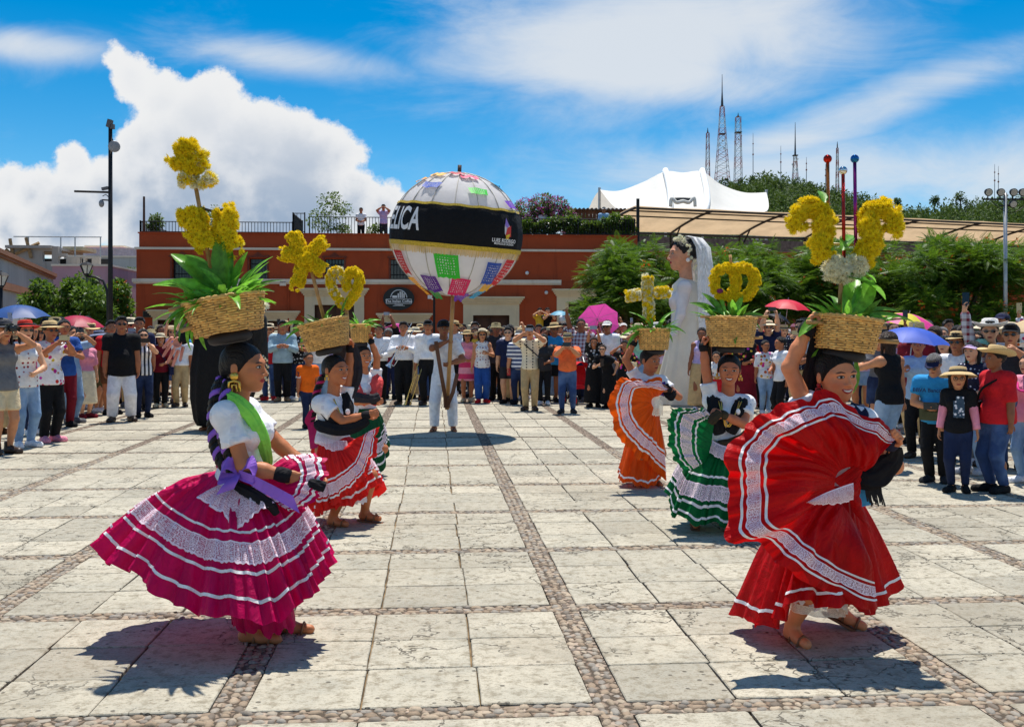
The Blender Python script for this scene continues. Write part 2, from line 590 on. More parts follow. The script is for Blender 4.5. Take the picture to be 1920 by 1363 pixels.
def paving():
 slabs, far, strips, pebbles = [], B(), B(), []
 wi = (CELL - STRIP) / 3
 for i in range(-12, 13):
  for j in range(-2, 17):
   cx, cy = PX0 + i * CELL, PY0 + j * CELL
   # visible wedge (with a margin for a step to the side)
   if abs(cx - cy * 0.075) > (cy + 2) * 0.56 + 2.6:
    continue
   # the cell right/behind this crossing
   rowj = [0] + [wi * k + rng.uniform(-0.035, 0.035) for k in (1, 2)] + [wi * 3]
   for r in range(3):
    colj = [0] + [wi * k + rng.uniform(-0.012, 0.012) for k in (1, 2)] + [wi * 3]
    if rng.random() < 0.07:
     del colj[rng.choice((1, 2))]
    for c in range(len(colj) - 1):
     x0, x1 = cx + STRIP / 2 + colj[c], cx + STRIP / 2 + colj[c + 1]
     y0, y1 = cy + STRIP / 2 + rowj[r], cy + STRIP / 2 + rowj[r + 1]
     slabs.append((x0, y0, x1, y1))
   # strip along x (behind y=cy) and along y
   strips.box2((cx + STRIP / 2, cy - STRIP / 2, -0.02), (cx + CELL - STRIP / 2, cy + STRIP / 2, -0.007))
   strips.box2((cx - STRIP / 2, cy - STRIP / 2 + 0.0005, -0.02), (cx + STRIP / 2, cy + CELL - STRIP / 2 - 0.0005, -0.006))
   if cy < 12.5:
    pebbles.append((cx + STRIP / 2 - 0.02, cy - STRIP / 2, CELL - STRIP + 0.04, STRIP, 0))
    pebbles.append((cx - STRIP / 2, cy - STRIP / 2, STRIP, CELL, 1))
 slabs.sort(key=lambda s: math.hypot((s[0] + s[2]) / 2 * 0.7, max((s[1] + s[3]) / 2, 0.1)) if (s[1] > 3.2) else 50)

 def slab_geo(x0, y0, x1, y1, b, ox=0, oy=0):
  g = 0.003
  j = lambda: rng.uniform(-0.004, 0.003)
  zt = rng.uniform(-0.002, 0.001)
  base = [(x0 + g + j(), y0 + g + j()), (x1 - g - j(), y0 + g + j()), (x1 - g - j(), y1 - g - j()), (x0 + g + j(), y1 - g - j())]
  # edges worn unevenly: two extra points on every side, rounded corners
  pts = []
  for k in range(4):
   a, c = np.array(base[k]), np.array(base[(k + 1) % 4])
   d = c - a
   nrm = np.array([-d[1], d[0]]) / (np.linalg.norm(d) + 1e-9)
   for tt in (0.025, 0.36, 0.66, 0.975):
    pts.append(a + d * tt + nrm * rng.uniform(0.0, 0.005))
  pts = np.array(pts)
  cen = pts.mean(0)
  n = len(pts)
  v = [(p[0] - ox, p[1] - oy, -0.02) for p in pts]
  v += [(p[0] - ox, p[1] - oy, zt - 0.004) for p in pts]
  inn = cen + (pts - cen) * (1 - 0.0045 / 0.24)
  v += [(p[0] - ox, p[1] - oy, zt + rng.uniform(-0.0012, 0.0012)) for p in inn]
  f = [(k, (k + 1) % n, (k + 1) % n + n, k + n) for k in range(n)]
  f += [(k + n, (k + 1) % n + n, (k + 1) % n + 2 * n, k + 2 * n) for k in range(n)]
  f.append(tuple(range(2 * n, 3 * n)))
  b.add(v, f)
 for k, s in enumerate(slabs):
  if k < 300:
   b = B()
   ox, oy = (s[0] + s[2]) / 2, (s[1] + s[3]) / 2
   slab_geo(*s, b, ox, oy)
   obj('slab', b, MSLAB, pav, loc=(ox, oy, 0))
  else:
   slab_geo(*s, far)
 tag(obj('slab_field', far, MSLAB, pav), kind='stuff')
 obj('cobble_strip', strips, MBED, pav)
 # cobbles: rounded stones pressed into the strips
 variants = []
 for q in range(10):
  n = 7
  a0 = rng.uniform(0, 6.28)
  rad = [rng.uniform(0.82, 1.1) for _ in range(n)]
  b = B()
  v = []
  for (s, z) in ((1.0, -0.55), (0.97, 0.1), (0.66, 0.62)):
   v += [(s * rad[k] * math.cos(a0 + 6.283 * k / n), s * rad[k] * math.sin(a0 + 6.283 * k / n), z + rng.uniform(-.08, .08)) for k in range(n)]
  v.append((0, 0, 0.8))
  f = [(k + r * n, (k + 1) % n + r * n, (k + 1) % n + (r + 1) * n, k + (r + 1) * n) for r in (0, 1) for k in range(n)]
  f += [(2 * n + k, 2 * n + (k + 1) % n, 3 * n) for k in range(n)]
  b.add(v, f)
  variants.append((b.mesh('cobble', True), np.array(v), f))
 stones = []
 for (x, y, w, h, along) in pebbles:
  L, Wd = (h, w) if along else (w, h)
  lanes = 3
  for ln in range(lanes):
   s = rng.uniform(0, 0.04)
   while s < L:
    a = rng.uniform(0.017, 0.040)
    bw = Wd / lanes * rng.uniform(0.40, 0.56)
    cs, cl = s + a, (ln + 0.5) * Wd / lanes + rng.uniform(-0.008, 0.008)
    p = (x + cl, y + cs) if along else (x + cs, y + cl)
    stones.append((p[0], p[1], a, bw, along))
    s += 2 * a * 0.98
 stones.sort(key=lambda s: math.hypot(s[0] * 0.7, s[1]) if (s[1] > 3.9 and abs(s[0] - 0.35) < 0.47 * s[1]) else 99)
 rest = B()
 vv, ff, n0 = [], [], 0
 for k, (x, y, a, bw, along) in enumerate(stones):
  me, v, f = variants[k % 10]
  ht = rng.uniform(0.010, 0.019)
  rz = (math.pi / 2 if along else 0) + rng.uniform(-0.25, 0.25)
  z = -0.010 + rng.uniform(-0.003, 0.003)
  if k < 300:
   o = bpy.data.objects.new('cobble', me)
   COL.objects.link(o)
   o.parent = pav
   o.location, o.scale, o.rotation_euler = (x, y, z), (a, bw, ht), (0, 0, rz)
   setmats(o, MCOB)
  else:
   c, s_ = math.cos(rz), math.sin(rz)
   q = v * (a, bw, ht)
   q = np.stack([q[:, 0] * c - q[:, 1] * s_ + x, q[:, 0] * s_ + q[:, 1] * c + y, q[:, 2] + z], 1)
   vv.append(q)
   ff += [[i + n0 for i in t] for t in f]
   n0 += len(q)
 me = newmesh('cobble_field', np.concatenate(vv), ff, True)
 tag(obj('cobble_field', me, MCOB, pav), kind='stuff')

paving()
# ------------------------------------------------------------------ the red building across the square
YB = 45.0                                  # facade plane

def fz(py, px=700):
 return onY(px, py, YB).z

def fx(px):
 return onY(px, 500, YB).x

def m_plaster(name, col, stain=(0.12, 0.03, 0.015), amt=0.4):
 m, t, b = principled(name)
 pos = t.node('ShaderNodeNewGeometry').outputs['Position']
 n = t.noise(pos, 0.7, 6, 0.6)
 c = t.mix(t.step(n, 0.3, 0.7), tuple(q * 0.9 for q in col), tuple(q * 1.08 for q in col))
 st = t.noise(t.mapping(pos, scale=(2.5, 2.5, 0.35)), 1.3, 6, 0.65)
 c = t.mix(t.m('MULTIPLY', t.step(st, 0.52, 0.75), amt), c, stain)
 t.put(b.inputs['Base Color'], c)
 b.inputs['Roughness'].default_value = 0.88
 b.inputs['Specular IOR Level'].default_value = 0.2
 bp = t.node('ShaderNodeBump', {'Strength': 0.35, 'Distance': 0.02, 'Height': t.noise(pos, 18.0, 6, 0.65)})
 t.l.new(bp.outputs[0], b.inputs['Normal'])
 return m

M_RED = m_plaster('red_plaster', (0.43, 0.077, 0.027), (0.17, 0.035, 0.018), 0.45)
M_CREAM = m_plaster('cream_stone', (0.78, 0.66, 0.44), (0.42, 0.33, 0.2), 0.35)
M_TRIM = m_plaster('pale_trim', (0.82, 0.72, 0.58), (0.4, 0.3, 0.2), 0.4)
M_IRON = mat('black_iron', (0.018, 0.017, 0.018), 0.5, 0.2, 8, metal=0.3)
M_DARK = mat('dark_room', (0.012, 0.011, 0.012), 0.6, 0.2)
M_GLASS = mat('window_glass', (0.02, 0.025, 0.03), 0.08, 0.1, spec=0.6)
M_WOOD = mat('dark_door_wood', (0.09, 0.035, 0.018), 0.6, 0.3, 3, 0.2, 20)
M_ROOF = mat('roof_slab', (0.30, 0.24, 0.2), 0.9, 0.2, 1.0)
M_WHITE = mat('white_paint', (0.8, 0.8, 0.78), 0.5, 0.05)
M_STEEL = mat('galvanised_steel', (0.42, 0.43, 0.44), 0.45, 0.12, 5, metal=0.6)
M_TERRA = mat('terracotta_pot', (0.34, 0.11, 0.05), 0.85, 0.2, 8)
M_BROWN = mat('stained_timber', (0.12, 0.05, 0.028), 0.75, 0.3, 4, 0.3, 18)

def red_building():
 root = thing('red_building', 'long low terracotta red building with cream door surrounds and roof terrace', 'building', (0, 0, 0))
 x0, x1 = fx(255), 38.0
 zt, zm1, zm2 = fz(437, 255), fz(466, 255), fz(527, 255)
 holes = []                                            # x0, x1, z0, z1 of openings
 wins = [(322, 360), (467, 500), (609, 645), (732, 767), (868, 903)]
 for a, b in wins:
  holes.append((fx(a), fx(b), fz(524), fz(486)))
 doors = [(296, 334, 600), (502, 545, 602), (590, 664, 572), (724, 793, 606), (887, 955, 591), (1062, 1100, 566)]
 for a, b, t in doors:
  holes.append((fx(a), fx(b), 0.0, fz(t)))
 # wall cut into panels round the openings
 xs = sorted({x0, x1, *[h[0] for h in holes], *[h[1] for h in holes]})
 lower, upper, parap = B(), B(), B()

 def wall(b, za, zb, yo):
  for i in range(len(xs) - 1):
   xa, xb = xs[i], xs[i + 1]
   cut = sorted([(max(h[2], za), min(h[3], zb)) for h in holes if h[0] <= xa + 1e-6 and h[1] >= xb - 1e-6 and h[3] > za and h[2] < zb])
   z = za
   for c in cut + [(zb, zb)]:
    if c[0] > z + 1e-4:
     b.box2((xa, YB + yo, z), (xb, YB + 0.5, c[0]))
    z = max(z, c[1])
 wall(lower, 0.0, zm2, 0.0)
 wall(upper, zm2, zm1, 0.06)
 obj('wall', lower, M_RED, root)
 obj('wall', upper, M_RED, root)
 parap.box2((x0 + 0.1, YB + 0.1, zm1), (fx(1196), YB + 0.4, zt))
 obj('parapet', parap, M_RED, root)
 obj('wall', B().box2((x0 + 0.02, YB + 0.5, 0), (x0 + 0.4, YB + 16, zt - 0.004)), M_RED, root)
 obj('roof_deck', B().box2((x0 + 0.4, YB + 0.5, zm1 - 0.2), (x1, YB + 16, zm1 + 0.05)), M_ROOF, root)
 obj('back_room', B().box2((x0 + 0.4, YB + 1.6, 0), (x1 - 0.2, YB + 1.8, zm1 - 0.2)), M_DARK, root)
 obj('moulding', B().box2((x0 - 0.06, YB - 0.03, zm1 - 0.035), (fx(1196), YB + 0.12, zm1 + 0.06)), M_TRIM, root)
 mo = B()
 mo.box2((x0 - 0.14, YB - 0.12, zm2 - 0.05), (fx(1052), YB + 0.08, zm2 + 0.1))
 mo.box2((x0 - 0.10, YB - 0.07, zm2 - 0.11), (fx(1052), YB + 0.04, zm2 - 0.052))
 obj('moulding', mo, M_TRIM, root)
 obj('coping', B().box2((x0 + 0.05, YB + 0.06, zt), (fx(1196), YB + 0.44, zt + 0.05)), M_RED, root)
 for i, (a, b) in enumerate(wins):
  xa, xb, za, zb = holes[i]
  w = obj('window', B().box2((xa, YB + 0.34, za), (xb, YB + 0.38, zb)), M_GLASS, root)
  fr = B()
  for q in (xa - 0.07, xb + 0.005):
   fr.box2((q, YB + 0.02, za - 0.02), (q + 0.065, YB + 0.12, zb + 0.05))
  fr.box2((xa - 0.12, YB - 0.02, zb + 0.05), (xb + 0.12, YB + 0.14, zb + 0.12))
  fr.prism([((xa + xb) / 2 - 0.22, zb + 0.12), ((xa + xb) / 2 + 0.22, zb + 0.12), ((xa + xb) / 2, zb + 0.28)], 1, YB + 0.0, YB + 0.1)
  obj('frame', fr, mat('window_surround', (0.19, 0.045, 0.025), 0.85, 0.2), w)
  gr = B()
  n = 6
  for k in range(1, n):
   x = xa + (xb - xa) * k / n
   gr.tube([(x, YB + 0.16, za), (x, YB + 0.16, zb)], 0.012, 5)
  for k in (0.25, 0.75):
   gr.tube([(xa, YB + 0.16, za + (zb - za) * k), (xb, YB + 0.16, za + (zb - za) * k)], 0.012, 5)
  obj('grille', gr, M_IRON, w)
 for i, (a, b, t) in enumerate(doors):
  xa, xb, za, zb = holes[len(wins) + i]
  d = obj('door', B(), M_WOOD, root) if False else None
  leafs = B()
  xm = (xa + xb) / 2
  for (p, q) in ((xa, xm - 0.01), (xm + 0.01, xb)):
   leafs.box2((p, YB + 0.3, 0.02), (q, YB + 0.36, zb))
   for r in range(4):
    zz = 0.15 + r * (zb - 0.2) / 4
    leafs.box2((p + 0.08, YB + 0.27, zz), (q - 0.08, YB + 0.3, zz + (zb - 0.5) / 4))
  d = obj('door', leafs, M_WOOD, root)
  s = B()
  jw = 0.42 if i in (2, 4, 5) else 0.2
  top = {2: fz(541), 4: fz(556), 5: fz(541)}.get(i, zb + 0.42)
  for (p, q) in ((xa - jw, xa), (xb, xb + jw)):
   s.box2((p, YB - 0.07, 0), (q, YB + 0.28, zb))
   s.box2((p - 0.04, YB - 0.1, 0), (q + 0.04 if q > xb else q, YB - 0.07, 0.4))
  ztop = min(top, zm2 - 0.14)
  s.box2((xa - jw, YB - 0.072, zb), (xb + jw, YB + 0.28, ztop - 0.3))
  nst = 4
  for k in range(nst):
   e = 0.05 + 0.055 * k
   s.box2((xa - jw - e, YB - 0.08 - e, ztop - 0.3 + k * 0.075), (xb + jw + e, YB + 0.0, ztop - 0.3 + (k + 1) * 0.075 - 0.003 * (k < 3)))
  obj('surround', s, M_CREAM, d)
 # fittings on the wall
 obj('downpipe', B().tube([(fx(541), YB - 0.06, 0.1), (fx(541), YB - 0.06, zm2 - 0.15)], 0.035, 6), M_RED, root)
 obj('junction_box', B().box((fx(531), YB - 0.06, fz(533)), (0.26, 0.12, 0.16)), M_TRIM, root)
 for px, py in ((988, 511), (1024, 548)):
  obj('wall_lamp', B().lathe([(0.02, 0), (0.07, 0.02), (0.08, 0.07), (0.03, 0.1)], 10, m=Matrix.Translation((fx(px), YB, fz(py))) @ Matrix.Rotation(RAD(90), 4, 'X')), M_WHITE, root, True)
 pl = obj('plaque', B().box((fx(277), YB - 0.03, fz(590)), (0.38, 0.05, 0.27)), mat('brass_dark', (0.16, 0.13, 0.07), 0.5), root)
 obj('plate', B().box((fx(277), YB - 0.063, fz(590)), (0.33, 0.012, 0.22)), mat('sign_black', (0.012, 0.014, 0.013), 0.45), pl)
 return root

RED = red_building()

def text_mesh(s, size=1.0, extrude=0.0, bold=False, align='CENTER', space=1.0):
 cu = bpy.data.curves.new('lettering', 'FONT')
 cu.body, cu.size, cu.extrude, cu.align_x, cu.align_y = s, size, extrude, align, 'CENTER'
 cu.space_character = space
 cu.resolution_u = 3
 if bold:
  cu.offset = 0.022 * size
 o = bpy.data.objects.new('lettering', cu)
 COL.objects.link(o)
 dg = bpy.context.evaluated_depsgraph_get()
 me = bpy.data.meshes.new_from_object(o.evaluated_get(dg))
 bpy.data.objects.remove(o)
 return me

def coffee_sign():
 c = Vector((fx(748), YB - 0.16, fz(560)))
 r = thing('oval_sign', 'black oval coffee shop sign with white lettering on the red wall', 'sign', c)
 rx, rz = 0.66, 0.49
 n = 40
 b = B().prism([(rx * math.cos(6.2832 * k / n), rz * math.sin(6.2832 * k / n)) for k in range(n)], 1, -0.04, 0.06)
 obj('board', b, mat('sign_black', (0.012, 0.014, 0.013), 0.45), r, normals=True)
 w = mat('sign_white', (0.85, 0.85, 0.83), 0.5, 0.03)
 rim = B()
 ring = [(0.6 * math.cos(6.2832 * k / n), -0.045, 0.435 * math.sin(6.2832 * k / n)) for k in range(n + 1)]
 lg = B()
 arc = [(0.34 * math.cos(a), -0.05, 0.02 + 0.34 * math.sin(a)) for a in np.linspace(0.05, math.pi - 0.05, 18)]
 lg.tube(arc, 0.018, 4)
 for k, (x, h) in enumerate(((-0.02, 0.20), (0.06, 0.27), (0.14, 0.27), (0.22, 0.2))):
  lg.box((x, -0.05, 0.02 + h / 2), (0.05, 0.012, h))
 lg.box((-0.17, -0.05, 0.075), (0.2, 0.012, 0.1))
 for z in (-0.03, -0.21):
  lg.box((0, -0.05, z), (1.06, 0.012, 0.02))
 for x in (-0.53, 0.53):
  lg.box((x, -0.05, -0.12), (0.02, 0.011, 0.2))
 lg.box((0, -0.05, -0.305), (0.5, 0.012, 0.015))
 obj('logo', lg, w, r)
 for s, z, sz in (('The Italian Coffee', -0.12, 0.155), ('Company', -0.255, 0.09)):
  me = text_mesh(s, sz, 0.006, True)
  obj('lettering', me, w, r, loc=(0, -0.052, z), rot=(RAD(90), 0, 0))
 obj('bracket', B().box2((-0.3, 0.06, -0.03), (0.3, 0.155, 0.03)), M_IRON, r)

coffee_sign()

def railing(name, label, pts, zb, h, step=0.13, r=0.011, rails=(0.08, 1.0)):
 """iron railing through the given plan points"""
 rt = thing(name, label, 'railing', (pts[0][0], pts[0][1], zb), 0, 'iron railings on the roof terrace')
 o = np.array([pts[0][0], pts[0][1], 0])
 bars, ra = B(), B()
 for a, b in zip(pts[:-1], pts[1:]):
  a, b = np.array([*a, 0.0]) - o, np.array([*b, 0.0]) - o
  L = np.linalg.norm(b - a)
  n = max(int(L / step), 1)
  for k in range(n + 1):
   p = a + (b - a) * k / n
   bars.box((p[0], p[1], h / 2), (r * 2, r * 2, h - 0.01))
  m = max(int(L / 2.2), 1)
  for k in range(m + 1):
   p = a + (b - a) * k / m
   obj('post', B().box((p[0], p[1], h / 2 + 0.02), (0.05, 0.05, h + 0.04)), M_IRON, rt)
  for q in rails:
   ra.tube([a + (0, 0, h * q), b + (0, 0, h * q)], 0.02, 5)
 tag(obj('bars', bars, M_IRON, rt), kind='stuff')
 obj('rail', ra, M_IRON, rt)
 return rt

ZT = fz(437, 255) + 0.05
railing('terrace_railing', 'low thin iron railing along the red parapet beside the roof pole', [(fx(260), YB + 6), (fx(260), YB + 0.25), (fx(547), YB + 0.25)], ZT, 0.46)
railing('terrace_railing', 'taller iron railing behind the potted shrub on the red parapet', [(fx(548), YB + 3.5), (fx(548), YB + 0.25), (fx(570), YB + 0.25)], ZT, 0.85)
railing('terrace_railing', 'iron railing behind the two people standing on the roof terrace', [(fx(572), YB + 1.6), (fx(735), YB + 1.6)], ZT - 0.3, 1.15)
railing('terrace_railing', 'iron railing in front of the flowering shrubs and timber cabin', [(fx(978), YB + 0.25), (fx(1192), YB + 0.25)], ZT, 0.7)
p = onY(270, 437, YB + 0.25)
tag(obj('roof_pole', B().tube([(0, 0, 0), (0, 0, 1.5)], [0.055, 0.045], 8), mat('rusty_iron', (0.09, 0.045, 0.03), 0.8, 0.3), loc=(p.x, p.y, ZT)), 'bare rusty pole at the left corner of the red parapet', 'pole')

# ------------------------------------------------------------------ foliage
def m_leaf(name, a, b2, trans=0.35, rough=0.5):
 m, t, b = principled(name)
 r = t.node('ShaderNodeNewGeometry').outputs['Random Per Island']
 pos = t.node('ShaderNodeTexCoord').outputs['Object']
 f = t.m('ADD', t.m('MULTIPLY', r, 0.65), t.m('MULTIPLY', t.noise(pos, 0.9, 3), 0.35))
 c = t.mix(f, a, b2)
 t.put(b.inputs['Base Color'], c)
 b.inputs['Roughness'].default_value = rough
 b.inputs['Specular IOR Level'].default_value = 0.35
 tr = t.node('ShaderNodeBsdfTranslucent', {'Color': t.mix(0.5, c, (0.22, 0.36, 0.02))})
 mx = t.node('ShaderNodeMixShader', {0: trans})
 t.l.new(b.outputs[0], mx.inputs[1])
 t.l.new(tr.outputs[0], mx.inputs[2])
 t.l.new(mx.outputs[0], t.n['Material Output'].inputs[0])
 return m

M_LEAF1 = m_leaf('flame_tree_leaf', (0.018, 0.054, 0.007), (0.13, 0.27, 0.022), 0.35)
M_LEAF2 = m_leaf('laurel_leaf', (0.035, 0.085, 0.012), (0.12, 0.21, 0.03))
M_LEAF3 = m_leaf('shrub_leaf', (0.03, 0.06, 0.012), (0.11, 0.17, 0.04))
M_LEAF4 = m_leaf('hill_leaf', (0.040, 0.075, 0.020), (0.11, 0.165, 0.045), 0.15, 0.8)
M_FLAME = mat('flame_flower', (0.75, 0.12, 0.015), 0.6, 0.2, trans=0.3)
M_BOUG = mat('bougainvillea_flower', (0.42, 0.05, 0.30), 0.6, 0.3, isl=0.4, trans=0.3)
M_BARK = mat('bark', (0.10, 0.075, 0.055), 0.9, 0.35, 5, 0.6, 14)

def leafcloud(centers, radii, n, size, rs, shape='leaf', droop=0.25, shell=0.55):
 """n leaf faces (bent quads) through a set of clumps -> verts, quads"""
 centers, radii = np.array(centers, float), np.array(radii, float)
 w = (radii ** 2).sum(1) if radii.ndim == 2 else radii ** 2
 idx = rs.choice(len(centers), n, p=w / w.sum())
 d = rs.normal(size=(n, 3))
 d /= np.linalg.norm(d, axis=1)[:, None]
 rad = (shell + (1 - shell) * rs.rand(n)) ** 0.8
 rr = radii[idx] if radii.ndim == 2 else np.repeat(radii[idx][:, None], 3, 1)
 P = centers[idx] + d * rr * rad[:, None]
 # leaf axis points outwards and droops
 a = d + rs.normal(scale=0.55, size=(n, 3)) + np.array([0, 0, -droop])
 a /= np.linalg.norm(a, axis=1)[:, None]
 s = np.cross(a, rs.normal(scale=0.6, size=(n, 3)) + np.array([0, 0, 1.0]))
 s /= np.linalg.norm(s, axis=1)[:, None] + 1e-9
 L = size * (0.65 + 0.7 * rs.rand(n))[:, None]
 Wd = L * (0.42 if shape == 'leaf' else 0.3)
 up = np.cross(s, a)
 v = np.stack([P, P + a * L * 0.5 + s * Wd * 0.5 + up * L * 0.06, P + a * L - up * L * 0.08, P + a * L * 0.5 - s * Wd * 0.5 + up * L * 0.06], 1)
 return v.reshape(-1, 3), np.arange(n * 4).reshape(-1, 4)

def frond_tpl():
 """feathery compound leaf: rachis with paired leaflets, length 1 along +x, drooping"""
 v, f = [], []
 n = 9
 for k in range(n):
  t = 0.12 + 0.88 * k / (n - 1)
  z = -0.30 * t * t
  ln = 0.24 * math.sin(math.pi * (0.15 + 0.8 * t)) + 0.04
  for s in (-1, 1):
   b = len(v)
   v += [(t - 0.035, 0, z), (t + 0.045, s * ln * 0.5, z - 0.02), (t + 0.06, s * ln, z - 0.08 * ln / 0.24), (t - 0.02 + 0.03, s * ln * 0.55, z - 0.02)]
   v[b + 3] = (t - 0.03, s * ln * 0.5, z - 0.02)
   f.append((b, b + 1, b + 2, b + 3) if s > 0 else (b + 3, b + 2, b + 1, b))
 b = len(v)
 v += [(0, -0.01, 0), (0, 0.01, 0), (1, 0.004, -0.3), (1, -0.004, -0.3)]
 f.append((b, b + 1, b + 2, b + 3))
 return np.array(v), np.array(f)

FR_V, FR_F = frond_tpl()

def fronds(P, D, L, rs):
 """one frond per point P heading D with length L"""
 n = len(P)
 D = D / (np.linalg.norm(D, axis=1)[:, None] + 1e-9)
 S = np.cross(np.array([0, 0, 1.0]) + rs.normal(scale=0.25, size=(n, 3)), D)
 S /= np.linalg.norm(S, axis=1)[:, None] + 1e-9
 U = np.cross(D, S)
 V = FR_V[None, :, 0, None] * D[:, None] + FR_V[None, :, 1, None] * S[:, None] + FR_V[None, :, 2, None] * U[:, None]
 V = V * L[:, None, None] + P[:, None]
 k = len(FR_V)
 Fc = FR_F[None] + (np.arange(n) * k)[:, None, None]
 return V.reshape(-1, 3), Fc.reshape(-1, 4)

def trunk_geo(b, base, top, r, limbs, rs):
 base, top = np.array(base, float), np.array(top, float)
 mid = (base + top) / 2 + np.array([rs.uniform(-.15, .15), rs.uniform(-.15, .15), 0])
 b.tube(catmull([base, base + (mid - base) * 0.15, mid, top], 8), [r * 1.35, r * 1.1, r, r * .95, r * .9, r * .85, r * .8, r * .7], 9)
 for e in limbs:
  e = np.array(e, float)
  m = top * 0.5 + e * 0.5 + np.array([0, 0, 0.12 * np.linalg.norm(e - top)])
  b.tube(catmull([top - (top - base) * 0.08, m, e], 6), np.linspace(r * 0.55, r * 0.12, 6), 6)

def flame_tree(loc, w, dpt, zc, h, n, label, seed, flowers=60):
 rs = np.random.RandomState(seed)
 r = thing('flame_tree', label, 'tree', loc, 0, 'flame trees in front of the red building')
 cs, rr = [], []
 for k in range(40):
  a = rs.uniform(0, 6.283)
  q = math.sqrt(rs.rand())
  cs.append((w * 0.82 * q * math.cos(a), dpt * 0.8 * q * math.sin(a), zc + h * (0.5 * (1 - q * q) - 0.3) + rs.uniform(-.34, .22) * h))
  rr.append((rs.uniform(.2, .34) * w, rs.uniform(.25, .4) * dpt, rs.uniform(.14, .24) * h))
 cs, rr = np.array(cs), np.array(rr)
 b = B()
 trunk_geo(b, (0, 0, 0), (0.1, 0, max(zc - h * 0.75, 1.0)), 0.17, [cs[k] - (0, 0, 0.2 * h) for k in range(0, 26, 2)], rs)
 obj('trunk', b, M_BARK, r, True)
 idx = rs.randint(0, 40, n)
 d = rs.normal(size=(n, 3))
 d[:, 2] = np.abs(d[:, 2]) * 0.9 - 0.25
 d /= np.linalg.norm(d, axis=1)[:, None]
 P = cs[idx] + d * rr[idx] * (0.55 + 0.5 * rs.rand(n)[:, None])
 D = d * (1, 1, 0.5) + rs.normal(scale=0.6, size=(n, 3)) * (1, 1, 0.45)
 v, f = fronds(P, D, rs.uniform(0.26, 0.5, n), rs)
 obj('crown', newmesh('crown', v, f), M_LEAF1, r)
 k = flowers
 idx = rs.randint(0, 40, k)
 d = rs.normal(size=(k, 3))
 d[:, 2] = np.abs(d[:, 2])
 d[:, 1] -= 0.5
 d /= np.linalg.norm(d, axis=1)[:, None]
 v, f = leafcloud(cs[idx] + d * rr[idx] * 1.05, np.full(k, 0.09), k * 10, 0.12, rs)
 obj('blossoms', newmesh('blossoms', v, f), M_FLAME, r)
 return r

def leafy_tree(name, loc, clumps, n, size, leaf, label, seed, trunk=None, group=None, r0=0.12, flowers=None, shell=0.45, cat='tree'):
 """clumps: list of (x,y,z,rx,ry,rz) in metres from the base"""
 rs = np.random.RandomState(seed)
 r = thing(name, label, cat, loc, 0, group)
 cl = np.array(clumps, float)
 b = B()
 tz = trunk if trunk is not None else cl[:, 2].min() * 0.6
 trunk_geo(b, (0, 0, 0), (0, 0, max(tz, 0.1)), r0, cl[:, :3], rs)
 obj('trunk', b, M_BARK, r, True)
 # break every clump into smaller sprays
 cs, rr = [], []
 for c in cl:
  for k in range(9):
   d = rs.normal(size=3)
   d /= np.linalg.norm(d)
   cs.append(c[:3] + d * c[3:] * 0.7)
   rr.append(c[3:] * rs.uniform(0.28, 0.5))
 v, f = leafcloud(cs, rr, n, size, rs, shell=shell)
 obj('crown', newmesh('crown', v, f), leaf, r)
 if flowers:
  v, f = leafcloud(cl[:, :3], cl[:, 3:] * 1.02, flowers[0], flowers[1], rs, shell=0.85)
  obj('flowers', newmesh('flowers', v, f), flowers[2], r)
 return r

def trees():
 # flame trees stand between the crowd and the building
 for (px, w, ytop, ybot, d, n, lab, seed, fl) in (
   (1180, 112, 456, 640, 36, 7500, 'flame tree whose crown starts beside the cream doorway, left of the giant bride', 3, 14),
   (1395, 130, 458, 640, 36.5, 7500, 'flame tree directly behind the giant bride and round flower ornament', 5, 22),
   (1590, 150, 446, 640, 37, 8500, 'flame tree behind the tall horned flower ornament with glass balls', 8, 34),
   (1800, 170, 447, 650, 35, 9500, 'flame tree beside the floodlight mast, above the straw hats', 13, 40)):
  s = d / FPX
  p = W(px, 620, d)
  zt, zb = HC + (HY - ytop) * s, HC + (HY - ybot) * s
  flame_tree((p.x, p.y, 0), w * s, 2.6, (zt + zb) / 2 + 0.2, (zt - zb), n, lab, seed, fl)
 # bushy laurel at the far left
 d = 33.0
 s = d / FPX

 def cl(lst, px0, d):
  s = d / FPX
  return [((px - px0) * s, rng.uniform(-.6, .6), HC + (HY - py) * s, rx * s, rx * s, rz * s) for (px, py, rx, rz) in lst]
 p = W(135, 600, d)
 leafy_tree('laurel_tree', (p.x, p.y, 0), cl([(95, 560, 40, 34), (135, 540, 45, 34), (165, 555, 45, 40), (185, 580, 40, 35), (110, 590, 50, 30), (150, 600, 50, 30), (75, 585, 24, 24)], 135, d), 9000, 0.16, M_LEAF2,
    'round bushy green tree behind the street lantern', 21, 1.2)
 d = 37.0
 p = W(228, 600, d)
 leafy_tree('laurel_tree', (p.x, p.y, 0), cl([(225, 560, 24, 36), (238, 590, 20, 36), (212, 600, 24, 30), (232, 545, 16, 16)], 228, d), 3600, 0.16, M_LEAF2,
    'narrow green tree squeezed beside the corner of the red building', 22, 1.2, flowers=(40, 0.12, M_FLAME))
 p = W(245, 512, 60)
 leafy_tree('laurel_tree', (p.x, p.y, 0), [(0, 0, 4.6, .6, .6, .8)], 700, 0.16, M_LEAF2, 'small dark tree top showing just above the red tiled roof', 23, 3.0)

trees()

def pot(b, x, y, z, w=0.3, h=0.3):
 b.lathe([(w * 0.32, z), (w * 0.46, z + h * 0.85), (w * 0.52, z + h * 0.86), (w * 0.52, z + h), (w * 0.4, z + h)], 12, (x, y, 0))

